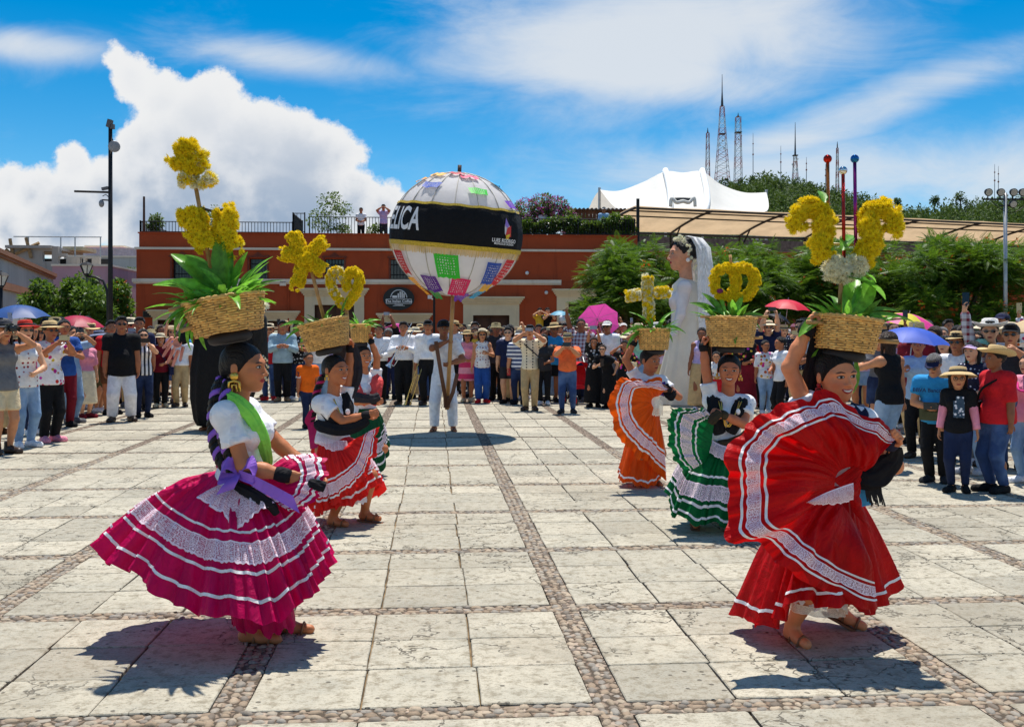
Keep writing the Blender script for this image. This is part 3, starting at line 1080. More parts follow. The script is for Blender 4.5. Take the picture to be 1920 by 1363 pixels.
def roof_plants():
 Z = ZT

 def shrub(px, py_top, wpx, lab, seed, n=900, y=1.0, fl=None, leaf=None, size=0.13, airy=0.35, group='potted shrubs on the roof terrace', h0=0.28):
  p = onY(px, 437, YB + y)
  s = (YB + y) / FPX * 1.01
  h = (437 - py_top) * s
  w = wpx * s / 2 * 1.25
  n = int(n * 1.5)
  r = leafy_tree('potted_shrub', (p.x, p.y, Z - (0.25 if y > .5 else 0)), [(rng.uniform(-.3, .3) * w, 0, h * q + h0, w * e, w * .8, h * 0.26) for q, e in ((0.35, .75), (0.6, .9), (0.82, .62))], n, size, leaf or M_LEAF3, lab, seed, 0.3, group, 0.03, fl, airy, 'shrub')
  b = B()
  pot(b, 0, 0, 0, min(0.5, w * 1.0 + 0.15), 0.3)
  obj('pot', b, M_TERRA, r, True)
  return r
 shrub(292, 405, 30, 'small round potted shrub next to the rusty roof pole', 31, 500)
 shrub(398, 388, 34, 'thin potted shrub behind the split yellow flower wings', 32, 260)
 shrub(615, 366, 64, 'tall airy potted shrub by the taller roof railing', 33, 620, 0.9, airy=0.6)
 shrub(640, 418, 40, 'low potted plant at the foot of the tall airy shrub', 34, 220)
 shrub(704, 420, 30, 'low potted plant between two people on the roof', 35, 200)
 # bougainvillea and the row of flowering shrubs by the cabin
 p = onY(1018, 437, YB + 2.2)
 s = (YB + 2.2) / FPX
 cl = [((px - 1018) * s, rng.uniform(-.4, .4), (437 - py) * s, rx * s, .8, rz * s) for (px, py, rx, rz) in ((985, 375, 24, 26), (1015, 362, 26, 20), (1040, 372, 26, 26), (1020, 390, 40, 24), (1062, 390, 18, 26), (975, 398, 18, 18))]
 leafy_tree('bougainvillea', (p.x, p.y, Z - 0.3), cl, 6500, 0.13, M_LEAF3, 'big bougainvillea bush with purple flowers on the roof terrace', 41, 0.4, None, 0.06, (2200, 0.11, M_BOUG), cat='shrub')
 for i, (px, top, w) in enumerate(((985, 408, 34), (1012, 412, 30), (1040, 405, 36), (1068, 402, 34), (1096, 412, 32), (1118, 414, 28), (1150, 398, 44), (1176, 404, 30))):
  fl = (60, 0.1, mat('white_flower', (0.8, 0.78, 0.68), 0.6)) if i < 5 else None
  names = ['below the big bougainvillea at its left end', 'under the middle of the big bougainvillea', 'with pale flowers left of the timber cabin', 'with pale flowers before the cabin corner', 'with pale flowers before the cabin doors',
     'next to the person in white on the terrace', 'tall, between the person in white and the brown awning', 'beside the awning post']
  shrub(px, top, w, 'leafy terrace shrub ' + names[i], 50 + i, 1300, 0.55, fl, M_LEAF2 if i in (0, 6) else None)
 p = onY(1098, 372, YB + 9)
 leafy_tree('roof_tree', (p.x, p.y, Z - 0.3), [(0, 0, 1.95, .6, .6, .28), (-.3, 0, 1.9, .4, .4, .2), (.35, 0, 1.88, .35, .4, .22)], 900, 0.12, M_LEAF2, 'small clipped green treetop left of the white tent', 61, 1.4, None, 0.05)

roof_plants()

def cabin():
 p = onY(1118, 437, YB + 5.5)
 s = (YB + 5.5) / FPX
 r = thing('timber_cabin', 'dark timber roof cabin with corrugated roof and pale doors', 'cabin', (p.x, p.y, ZT - 0.3))
 w, h = 96 * s, 66 * s + 0.3
 bd = B()
 n = 14
 for k in range(n):
  obj('plank', B().box((-w / 2 + w * (k + .5) / n, rng.uniform(0, .015), h / 2), (w / n - 0.02, 0.06, h)), M_BROWN, r)
 obj('side_wall', B().box((-w / 2 - 0.03, 1.5, h / 2), (0.06, 3, h)).box((w / 2 + 0.03, 1.5, h / 2), (0.06, 3, h)), M_BROWN, r)
 P = []
 for j in (-0.5, 3.2):
  P.append([(-w / 2 - .3 + (w + .6) * i / 60, j, h + 0.05 + 0.05 * math.sin(i * 1.6) + 0.04 * j) for i in range(61)])
 obj('roof', B().grid(P), mat('rusty_sheet', (0.16, 0.13, 0.11), 0.6, 0.4, 3, metal=0.4), r)
 for x in (-0.75, -0.2):
  d = obj('door', B().box((x, -0.06, h * 0.38), (0.44, 0.06, h * 0.72)), mat('pale_door', (0.55, 0.52, 0.45), 0.6), r)
  obj('door_pane', B().box((x, -0.095, h * 0.5), (0.3, 0.012, h * 0.36)), mat('frosted_pane', (0.7, 0.72, 0.7), 0.3), d)
 for x in (-w / 2 - .2, w / 2 + .2):
  obj('post', B().box((x, -0.42, h / 2), (0.09, 0.09, h)), M_BROWN, r)

cabin()

def awning():
 """long arched canopy of tan sheeting on black steel ribs, standing on the roof to the right"""
 Yf, Yr = YB + 1.0, YB + 5.0
 xa, xb = fx(1199), fx(2040)
 r = thing('arched_awning', 'long tan sheeting awning on curved black ribs over the roof terrace', 'awning', (xa, Yf, ZT - 0.5), RAD(15.5))
 xb = xa + 31.0
 zhi, zlo = onY(1202, 386, Yf).z - (ZT - 0.5), onY(1202, 432, Yf + 4).z - (ZT - 0.5)

 def prof(t):                                            # from the front eave up and back
  return 4.0 * t, zhi - (zhi - zlo) * (0.35 * t + 0.65 * t * t)
 n = 9
 bays = 8
 Lb = (xb - xa) / bays
 m = mat('tan_sheeting', (0.62, 0.45, 0.27), 0.55, 0.12, 1.2, trans=0.5)
 for k in range(bays):
  P = []
  for j in range(n):
   y, z = prof(j / (n - 1))
   P.append([(Lb * k + Lb * i / 6 * 0.996 + .01, y, z - 0.05 * math.sin(math.pi * i / 6) * 0.6) for i in range(7)])
  obj('sheet', B().grid(P), m, r, True)
 for k in range(bays + 1):
  x = Lb * k
  pts = [(x, prof(j / 10)[0], prof(j / 10)[1] - 0.1) for j in range(11)]
  b = B().tube(pts, 0.055, 6)
  rib = obj('rib', b, M_IRON, r)
  obj('strut', B().tube([(x, 3.9, 0), (x, 3.9, zlo - .06)], 0.06, 6).tube([(x, 3.88, zlo - 0.8), (x, 2.9, prof(0.72)[1] - 0.1)], 0.04, 5), M_IRON, rib)
 for t, rr in ((0.0, 0.05), (0.16, 0.035), (0.4, 0.035), (1.0, 0.06)):
  y, z = prof(t)
  obj('purlin', B().tube([(0, y, z - 0.1), (xb - xa, y, z - 0.1)], rr, 5), M_IRON, r)
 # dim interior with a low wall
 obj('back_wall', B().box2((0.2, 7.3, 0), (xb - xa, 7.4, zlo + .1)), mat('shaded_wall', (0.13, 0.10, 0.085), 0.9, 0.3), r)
 obj('low_wall', B().box2((0.1, 3.6, 0), (xb - xa, 3.7, max(zlo - 1.0, .1))), M_RED, r)
 sp = onY(1196, 437, YB + 0.6)
 tag(obj('awning_post', B().box((0, 0, 0.9), (0.12, 0.12, 1.9)), M_IRON, loc=(sp.x, sp.y, ZT - 0.2)), 'black steel post where the red parapet meets the awning', 'post')

awning()

def tent():
 """white stretched membrane roof with two ridges, farther back"""
 Y = 75.0
 q = lambda px, py, dy=0.0: np.array(onY(px, py, Y + dy))
 base = q(1280, 470)
 r = thing('membrane_roof', 'large white stretched membrane roof with two ridges behind the awning', 'tent', (base[0], Y, 0))
 o = np.array([base[0], Y, 0])
 top = [q(1125, 356), q(1160, 358), q(1205, 342), q(1247, 322), q(1281, 324), q(1316, 322), q(1352, 346), q(1395, 361), q(1437, 361)]
 bot = [q(1165, 395, -6), q(1195, 402, -7), q(1222, 404, -8), q(1252, 402, -8), q(1283, 402, -8), q(1318, 402, -8), q(1350, 404, -8), q(1390, 402, -7), q(1432, 398, -6)]
 U = 57
 tp, bt = catmull(top, U), catmull(bot, U)
 P = []
 nv = 14
 for j in range(nv):
  t = j / (nv - 1)
  row = tp * (1 - t) + bt * t
  sag = np.sin(math.pi * t) * np.array([0, -0.8, -0.45])
  wob = np.sin(np.linspace(0, 1, U) * math.pi * 4)[:, None] ** 2 * np.sin(math.pi * t) * np.array([0, -0.35, -0.12])
  P.append(row + sag + wob - o)
 m = mat('white_membrane', (0.86, 0.85, 0.80), 0.6, 0.04, 0.5, trans=0.3)
 obj('membrane', B().grid(P), m, r, True)
 Q = [[a + np.array([0, 9 * s, -2.0 * s * s]) - o for a in tp] for s in np.linspace(0.01, 1, 6)]
 obj('membrane', B().grid(Q), m, r, True)
 for i in (3, 5):
  k = i * (U - 1) // 8
  pts = [P[j][k] + np.array([0, -0.12, 0.06]) for j in range(nv)]
  obj('ridge_seam', B().tube(pts, 0.22, 8), mat('white_paint2', (0.9, 0.9, 0.88), 0.5, 0.03), r, True)
 for px, pt, pb in ((1124, 352, 470), (1437, 356, 470), (1420, 366, 470), (1160, 362, 470), (1247, 330, 470), (1316, 330, 470)):
  a, b = q(px, pt, -0.5 if px in (1247, 1316) else 0.2), q(px, pb, 0)
  b[2] = 0
  b[1] = a[1]
  obj('mast', B().tube([b - o, a - o], 0.1, 7), M_STEEL, r)
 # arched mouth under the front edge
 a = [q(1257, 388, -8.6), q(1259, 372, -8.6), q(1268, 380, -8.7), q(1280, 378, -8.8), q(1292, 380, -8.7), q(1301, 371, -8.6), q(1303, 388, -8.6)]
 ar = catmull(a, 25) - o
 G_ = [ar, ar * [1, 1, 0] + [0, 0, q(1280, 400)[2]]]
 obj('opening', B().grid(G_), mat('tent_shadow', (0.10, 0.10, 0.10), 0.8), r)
 obj('opening_edge', B().tube(ar - [0, .05, 0], 0.12, 6), m, r, True)

tent()

def left_houses():
 M_GREY = m_plaster('grey_plaster', (0.50, 0.50, 0.47), (0.28, 0.27, 0.25), 0.4)
 M_CONC = m_plaster('raw_concrete', (0.36, 0.33, 0.30), (0.16, 0.14, 0.12), 0.6)
 M_PINK = m_plaster('pink_plaster', (0.55, 0.32, 0.36), (0.3, 0.2, 0.2), 0.4)
 M_BRN = m_plaster('brown_moulding', (0.36, 0.17, 0.10), (0.2, 0.1, 0.06), 0.3)
 # grey house: its long wall runs away from the viewer
 a, b = W(-60, 462, 30), W(100, 500, 50)
 zt = 3.6
 A, Bp = np.array([a.x, a.y, 0]), np.array([b.x, b.y, 0])
 ztA, ztB = W(-60, 462, 30).z, W(100, 498, 50).z
 zt = (ztA + ztB) / 2
 r = thing('grey_house', 'plain grey plastered house wall with brown mouldings', 'house', tuple(A))
 L = np.linalg.norm(Bp - A)
 ang = math.atan2(Bp[1] - A[1], Bp[0] - A[0])
 r.rotation_euler = (0, 0, ang)
 obj('wall', B().box2((0, 0, 0), (L, 8, zt - 0.2)), M_GREY, r)
 obj('cornice', B().box2((-.1, -.16, zt - .2), (L + .12, 8.1, zt - 0.05)).box2((-.1, -.1, zt - .3), (L + .06, -0.003, zt - 0.202)), M_BRN, r)
 zb = W(60, 552, 44).z
 obj('moulding', B().box2((0, -.09, zb - .12), (L + .07, -0.003, zb + .14)), M_BRN, r)
 obj('moulding', B().box2((L - 9, -.12, 1.9), (L - 3.4, -0.003, 2.15)), M_BRN, r)
 obj('door', B().box2((L - 8.2, -.02, 0), (L - 4.2, -0.001, 1.9)), M_WOOD, r)
 # unfinished concrete storey behind it
 Y = 58.0
 q = lambda px, py: np.array(onY(px, py, Y))
 base = q(115, 500)
 r = thing('concrete_house', 'unfinished concrete upper storey with empty window openings', 'house', (base[0], Y, 0))
 o = np.array([base[0], Y, 0])
 x0, x1 = q(20, 480)[0] - o[0], q(186, 480)[0] - o[0]
 zt = q(100, 462)[2]
 ops = [(80, 97, 471, 490), (109, 124, 475, 498), (150, 156, 482, 497), (160, 172, 484, 500)]
 op = [(q(a, 0)[0] - o[0], q(b, 0)[0] - o[0], q(a, d)[2], q(a, c)[2]) for a, b, c, d in ops]
 xs = sorted({x0, x1, *[h[0] for h in op], *[h[1] for h in op]})
 wl = B()
 for i in range(len(xs) - 1):
  z = 0
  for h in [h for h in op if h[0] <= xs[i] + 1e-6 and h[1] >= xs[i + 1] - 1e-6]:
   wl.box2((xs[i], 0, z), (xs[i + 1], 0.3, h[2]))
   z = h[3]
  zz = zt - (0.55 if xs[i] > q(98, 0)[0] - o[0] else 0)
  wl.box2((xs[i], 0, z), (xs[i + 1], 0.3, zz))
 obj('wall', wl, M_CONC, r)
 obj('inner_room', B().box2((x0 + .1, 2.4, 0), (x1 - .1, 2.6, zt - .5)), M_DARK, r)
 obj('roof_slab', B().box2((x0 - .2, -.25, zt - 0.12), (q(98, 0)[0] - o[0], 5, zt + .03)), M_CONC, r)
 obj('stair_block', B().box2((q(85, 0)[0] - o[0], 2.61, zt), (q(125, 0)[0] - o[0], 5, q(100, 455)[2])), mat('yellow_render', (0.5, 0.42, 0.27), 0.9), r)
 # rods, planks and a pipe frame on its roof
 fr = B()
 zf = q(100, 443)[2]
 fr.tube([(x0, .4, zf), (x1, .4, zf)], 0.035, 5)
 for px in (48, 109, 136, 184):
  x = q(px, 0)[0] - o[0]
  fr.tube([(x, .4, zt - .6), (x, .4, zf)], 0.035, 5)
 obj('pipe_frame', fr, M_STEEL, r)
 for (a, b, c, d) in ((12, 468, 26, 480), (50, 446, 60, 484), (30, 476, 75, 456), (20, 448, 25, 478)):
  p1, p2 = q(a, b) - o, q(c, d) - o
  obj('plank', B().tube([p1 + (0, -.1, 0), p2 + (0, -.1, 0)], 0.09, 4), mat('raw_timber', (0.30, 0.19, 0.09), 0.85, 0.3), r)
 # pink house and the pale one behind with lattice parapet
 for (pa, pb, top, Y, mt, lab, roof) in ((98, 206, 499, 55, M_PINK, 'dusty pink house wall behind the round bushy tree', None),
           (160, 232, 463, 72, M_PINK, 'distant pink house block right of the concrete storey', None),
           (120, 262, 482, 70, M_GREY, 'distant pale house with white lattice parapet beside the tall pole', 'lat')):
  c = np.array(onY((pa + pb) / 2, 560, Y))
  x0, x1 = onY(pa, 500, Y).x - c[0], onY(pb, 500, Y).x - c[0]
  z = onY(pa, top, Y).z
  r = thing('distant_house', lab, 'house', (c[0], Y, 0))
  obj('wall', B().box2((x0, 0, 0), (x1, 6, z)), mt, r)
  obj('parapet', B().box2((x0 - .05, -.06, z), (x1 + .05, 6.05, z + .1)), M_TRIM, r)
  for k in range(2):
   xx = x0 + (x1 - x0) * (0.3 + 0.4 * k)
   obj('window', B().box2((xx - .35, -.02, z - 1.4), (xx + .35, 0.001, z - .6)), M_GLASS, r)
  if roof:
   lt = B()
   for k in range(60):
    x = x0 + (x1 - x0) * k / 60
    lt.tube([(x, 0, z + .1), (x + .35, 0, z + .55)], 0.025, 4).tube([(x + .35, 0, z + .1), (x, 0, z + .55)], 0.025, 4)
   lt.box2((x0, -.03, z + .55), (x1, .03, z + .61))
   obj('lattice', lt, mat('pale_pink_paint', (0.7, 0.6, 0.62), 0.7), r)
 c = onY(232, 522, 62)
 r = thing('tiled_roof_house', 'small house with sloping red tiled roof beside the red building', 'house', (c.x, c.y, 0))
 obj('wall', B().box2((-1.3, 0, 0), (1.2, 4, c.z - .5)), M_GREY, r)
 for k in range(12):
  obj('tile_course', B().box((0, -.2 + k * .16, c.z - .46 + k * .055), (3.0, .2, .06), rot=Matrix.Rotation(RAD(12), 3, 'X')), mat('clay_tile', (0.42, 0.10, 0.05), 0.85, 0.3), r)

left_houses()

def poles():
 # tall camera mast
 d = 27.0
 s = d / FPX
 p = W(207, 620, d)
 H = HC + (HY - 238) * s
 r = thing('camera_mast', 'tall black mast with surveillance cameras, floodlight and side arm', 'mast', (p.x, p.y, 0), -YAW)
 b = B().tube([(0, 0, 0), (0, 0, H * .5), (0, 0, H)], [0.075, 0.06, 0.05], 10)
 b.lathe([(0.14, 0), (0.14, 0.25), (0.08, 0.3)], 12)
 obj('pole', b, M_IRON, r, True)
 zz = lambda py: HC + (HY - py) * s
 obj('top_camera', B().box((-0.02, 0, H + .08), (0.1, 0.16, 0.2), rot=Matrix.Rotation(RAD(14), 3, 'Y')).box((0.05, 0, H + .0), (0.1, 0.1, 0.12)), mat('camera_grey', (0.12, 0.12, 0.13), 0.5), r)
 obj('floodlight_drum', B().lathe([(0.05, -.06), (0.13, -.05), (0.15, .06), (0.13, .07)], 16, m=Matrix.Translation((0.1, -0.02, zz(276))) @ Matrix.Rotation(RAD(90), 4, 'X') @ Matrix.Rotation(RAD(25), 4, 'Y')), mat('drum_grey', (0.3, 0.3, 0.31), 0.4), r, True)
 obj('drum_bracket', B().tube([(0.02, 0, zz(258)), (0.08, 0, zz(268))], 0.02, 6), M_IRON, r)
 obj('side_arm', B().tube([(-0.92, 0, zz(359)), (0, 0, zz(361))], 0.03, 6), M_IRON, r)
 ds = obj('dome_camera', B().ball((-.22, -.02, zz(382)), (0.07, 0.07, 0.1)), mat('dome_grey', (0.25, 0.26, 0.28), 0.25), r, True)
 obj('dome_arm', B().tube([(-.22, 0, zz(375)), (0, 0, zz(376))], 0.02, 6).tube([(-.2, 0, zz(368)), (-.12, 0, zz(365)), (-.04, 0, zz(370))], 0.012, 5), M_IRON, r)
 obj('arm_camera', B().box((-.12, -.04, zz(354)), (0.16, 0.09, 0.07), rot=Matrix.Rotation(RAD(-12), 3, 'Y')), mat('camera_grey', (0.12, 0.12, 0.13), 0.5), r)
 # curved street lantern
 d = 29.0
 s = d / FPX
 p = W(203, 620, d)
 zz = lambda py: HC + (HY - py) * s
 r = thing('street_lamp', 'old style black street lantern on a curved arm beside the mast', 'street lamp', (p.x, p.y, 0), -YAW)
 arc = [(0, 0, 0), (0, 0, zz(570)), (-.03, 0, zz(545)), (-.14, 0, zz(527)), (-.33, 0, zz(520)), (-.6, 0, zz(518))]
 obj('post', B().tube(arc, [0.06, .05, .04, .035, .03, .03], 8), M_IRON, r, True)

 def lantern(r, x, z0, z1):
  h = z1 - z0
  lg = B()
  lg.lathe([(0.05, z0), (0.08, z0 + .04), (0.07, z0 + .06)], 6, (x, 0, 0))
  lg.lathe([(0.2, z1 - h * .3), (0.12, z1 - h * .12), (0.03, z1 - h * .06), (0.02, z1)], 6, (x, 0, 0))
  for k in range(6):
   a = math.pi / 3 * k
   lg.tube([(x + .08 * math.cos(a), .08 * math.sin(a), z0 + .06), (x + .17 * math.cos(a), .17 * math.sin(a), z1 - h * .3)], 0.012, 4)
  fr = obj('lantern_frame', lg, M_IRON, r)
  obj('lantern_glass', B().lathe([(0.07, z0 + .06), (0.16, z1 - h * .3)], 6, (x, 0, 0)), mat('milky_glass', (0.6, 0.6, 0.55), 0.2), fr)
 lantern(r, -.6, zz(517), zz(490))
 p = W(2, 620, 25)
 s = 25 / FPX
 r = thing('street_lamp', 'black street lantern in front of the grey house wall', 'street lamp', (p.x, p.y, 0), -YAW)
 obj('post', B().tube([(0, 0, 0), (0, 0, HC + (HY - 540) * s)], [.06, .04], 8), M_IRON, r, True)
 lantern(r, 0, HC + (HY - 540) * s, HC + (HY - 508) * s)
 # thin pole with white camera before the red wall
 p = W(814, 620, 40)
 s = 40 / FPX
 r = thing('camera_pole', 'thin black pole with a small white camera below the paper globe', 'pole', (p.x, p.y, 0), -YAW)
 zt = HC + (HY - 548) * s
 obj('pole', B().tube([(0, 0, 0), (0, 0, zt)], .045, 8), M_IRON, r)
 obj('camera_housing', B().box((-.16, 0, HC + (HY - 557) * s), (.16, .12, .14)).tube([(-.1, 0, HC + (HY - 561) * s), (0, 0, HC + (HY - 561) * s)], .02, 5), M_WHITE, r)
 # floodlight mast at the far right
 d = 33.0
 s = d / FPX
 p = W(1885, 620, d)
 zz = lambda py: HC + (HY - py) * s
 r = thing('floodlight_mast', 'grey mast carrying a bar of round floodlights beside the trees', 'mast', (p.x, p.y, 0), -YAW)
 obj('pole', B().tube([(0, 0, 0), (0, 0, zz(362))], [.07, .055], 10), M_STEEL, r, True)
 obj('crossbar', B().box((0.05, 0, zz(374)), (1.5, .06, .05)).box((0.0, 0, zz(386)), (0.3, .06, .04)), M_IRON, r)
 for (px, py) in ((1852, 361), (1875, 361), (1899, 361), (1916, 361), (1898, 383)):
  x, z = (px - 1885) * s, zz(py)
  f = obj('floodlight', B().lathe([(.04, -.1), (.1, -.08), (.125, .02), (.125, .05)], 14, m=Matrix.Translation((x, -.04, z)) @ Matrix.Rotation(RAD(105), 4, 'X')), M_IRON, r, True)
  obj('lens', B().lathe([(.105, 0.0), (.1, .012)], 14, m=Matrix.Translation((x, -.094, z - .012)) @ Matrix.Rotation(RAD(105), 4, 'X')), mat('lamp_lens', (0.45, 0.43, 0.38), 0.15), f)
  obj('yoke', B().tube([(x, 0, z), (x, 0, zz(374) if py < 370 else zz(386))], .02, 5), M_IRON, f)
 cb = [(x, -.03, zz(378) - .35 * math.sin(math.pi * (x + .45) / 1.2)) for x in np.linspace(-.45, .75, 12)]
 obj('cable', B().tube(cb, .012, 4), M_IRON, r)

poles()

# ------------------------------------------------------------------ wooded hill with broadcast masts
def hill():
 D = 620.0
 s = D / FPX
 prof = [(1180, 395), (1260, 372), (1330, 352), (1385, 338), (1440, 331), (1500, 337), (1560, 356), (1620, 376), (1680, 392), (1730, 395), (1790, 386), (1850, 378), (1920, 372), (2060, 362), (2300, 380)]
 pts = np.array(prof, float)

 def top(px):
  return HC + (HY - np.interp(px, pts[:, 0], pts[:, 1])) * s
 rows = []
 pxs = np.linspace(1100, 2350, 80)
 for t in np.linspace(0, 1, 16):                         # front foot to ridge, then over the back
  rows.append([np.array(W(px, HY, D - 190 * (1 - t))) * (1, 1, 0) + (0, 0, (top(px) - 3) * (t ** 0.75) - 4 * (1 - t)) for px in pxs])
 for t in (0.3, 0.7, 1.0):
  rows.append([np.array(W(px, HY, D + 160 * t)) * (1, 1, 0) + (0, 0, (top(px) - 3) * (1 - t) - 3) for px in pxs])
 hm = mat('hillside', (0.06, 0.085, 0.035), 0.95, 0.4, 0.03)
 struct(obj('hill', B().grid(rows), hm, smooth=True))
 # forest on it: leaf clumps, each a cluster of leaf faces
 rs = np.random.RandomState(77)
 vv, ff, n0 = [], [], 0
 N = 2400
 R_ = np.array(rows[:16])
 for k in range(N):
  u, v = rs.rand() * 78.9, (rs.rand() ** 0.6) * 14.9
  i, j = int(u), int(v)
  fu, fv = u - i, v - j
  p = R_[j, i] * (1 - fu) * (1 - fv) + R_[j, i + 1] * fu * (1 - fv) + R_[j + 1, i] * (1 - fu) * fv + R_[j + 1, i + 1] * fu * fv
  if v < 6 and rs.rand() < 0.5:
   continue
  rad = rs.uniform(2.5, 5.2)
  c = p + (0, 0, rad * 0.6)
  cs = c + rs.normal(scale=rad * 0.42, size=(5, 3)) * (1, 1, .6)
  a, f = leafcloud(cs, np.full(5, rad * .55), 80, rad * 0.42, rs, shell=.6)
  vv.append(a)
  ff.append(f + n0)
  n0 += len(a)
 o = obj('hill_forest', newmesh('hill_forest', np.concatenate(vv), np.concatenate(ff)), M_LEAF4)
 tag(o, 'dense green woodland covering the hill', 'forest', kind='stuff')
 # single trees that stand out on the ridge
 for i, (px, py, w, lab) in enumerate(((1522, 345, 16, 'dark round tree on the ridge right of the middle mast'), (1657, 372, 9, 'slim lone tree on the saddle of the hill ridge'), (1684, 375, 13, 'broad lone tree on the saddle of the hill ridge'),
           (1752, 371, 14, 'pale tree crown on the low right hand ridge'), (1801, 366, 22, 'large spreading tree on the low right hand ridge'), (1411, 334, 12, 'small dark tree by the foot of the tallest mast'))):
  p = W(px, py, D - 4)
  w_ = w * s * .5
  leafy_tree('ridge_tree', (p.x, p.y, p.z - 9), [(0, 0, 8.5, w_, w_, w_ * .55), (w_ * .4, 0, 6.5, w_ * .7, w_ * .6, w_ * .4), (-w_ * .5, 0, 6.8, w_ * .6, w_ * .6, w_ * .4)], 260, 1.5, M_LEAF4, lab, 90 + i, 5.0, 'trees standing out on the hill ridge', 0.45)
 mr, mw = mat('mast_red', (0.42, 0.10, 0.06), 0.6), mat('mast_white', (0.62, 0.60, 0.58), 0.6)

 def lattice(px, base, top_, wb, wt, antenna, lab, platform=()):
  p = W(px, base + 14, D)
  r = thing('broadcast_mast', lab, 'mast', (p.x, p.y, p.z), -YAW, 'broadcast masts on the hill')
  H, Ha = (base + 14 - top_) * s, antenna * s
  wb, wt = wb * s / 2, wt * s / 2
  n = max(int((H - Ha) / (3.2)), 4)
  segs = [B(), B()]
  for k in range(n):
   z0, z1 = (H - Ha) * k / n, (H - Ha) * (k + 1) / n
   w0, w1 = wb + (wt - wb) * (k / n) ** .8, wb + (wt - wb) * ((k + 1) / n) ** .8
   b = segs[(k * 7 // n) % 2]
   c0 = [(-w0, -w0, z0), (w0, -w0, z0), (w0, w0, z0), (-w0, w0, z0)]
   c1 = [(-w1, -w1, z1), (w1, -w1, z1), (w1, w1, z1), (-w1, w1, z1)]
   for q in range(4):
    b.tube([c0[q], c1[q]], 0.14, 4, False)
    b.tube([c0[q], c1[(q + 1) % 4]], 0.085, 3, False)
    b.tube([c0[(q + 1) % 4], c1[q]], 0.085, 3, False)
    b.tube([c1[q], c1[(q + 1) % 4]], 0.085, 3, False)
  obj('lattice', segs[0], mr, r)
  obj('lattice', segs[1], mw, r)
  if Ha > 0:
   obj('antenna', B().tube([(0, 0, H - Ha), (0, 0, H - Ha * .55), (0, 0, H)], [wt * .75, .32, .12], 6), mat('antenna_dark', (0.05, 0.05, 0.06), 0.5), r)
  for (py, w) in platform:
   z = (base + 14 - py) * s
   pf = obj('platform', B().box((0, 0, z), (w * s, w * s, .5)), M_IRON, r)
   for q in range(5):
    a = q * 1.3
    obj('dish', B().lathe([(.1, 0), (.55, .18), (.62, .3)], 8, m=Matrix.Translation((w * s * .5 * math.cos(a), w * s * .5 * math.sin(a), z - 2.0 - 1.6 * q)) @ Matrix.Rotation(RAD(90), 4, 'Y') @ Matrix.Rotation(a, 4, 'X')), M_WHITE, pf)
 lattice(1327, 330, 240, 8, 5, 10, 'slim red and white lattice mast left of the tallest one')
 lattice(1354, 340, 140, 28, 7, 60, 'tallest lattice mast with a long needle on the hill', ((252, 11),))
 lattice(1384, 345, 212, 15, 9, 8, 'broad parallel lattice tower with antenna panels near its top', ((249, 12),))
 lattice(1491, 345, 230, 13, 5, 62, 'mid sized lattice mast with dishes and a platform halfway up', ((292, 9),))
 lattice(1570, 354, 266, 6, 3, 12, 'thin lattice mast on the right slope of the hill')
 for (px, base, tp, lab) in ((1412, 340, 250, 'thin white whip mast right of the broad tower'), (1464, 340, 274, 'grey whip mast left of the dish mast'), (1512, 345, 295, 'short whip mast right of the dish mast'),
        (1548, 352, 308, 'faint whip mast behind the red ball stick'), (1865, 375, 308, 'thin whip mast on the far right ridge, taller of a pair'), (1872, 375, 312, 'thin whip mast on the far right ridge, shorter of a pair')):
  p = W(px, base + 10, D)
  h = (base + 10 - tp) * s
  r = thing('whip_mast', lab, 'mast', (p.x, p.y, p.z), 0, 'broadcast masts on the hill')
  b = B()
  n = int(h / 3)
  obj('shaft', B().tube([(0, 0, h * k / 4) for k in range(5)], [.26, .24, .22, .18, .1], 4), mat('mast_grey', (0.38, 0.38, 0.4), 0.6), r)
  obj('collar', B().box((0, 0, h * .6), (.7, .7, .8)).box((0, 0, h * .8), (.6, .6, .6)), mr, r)

hill()
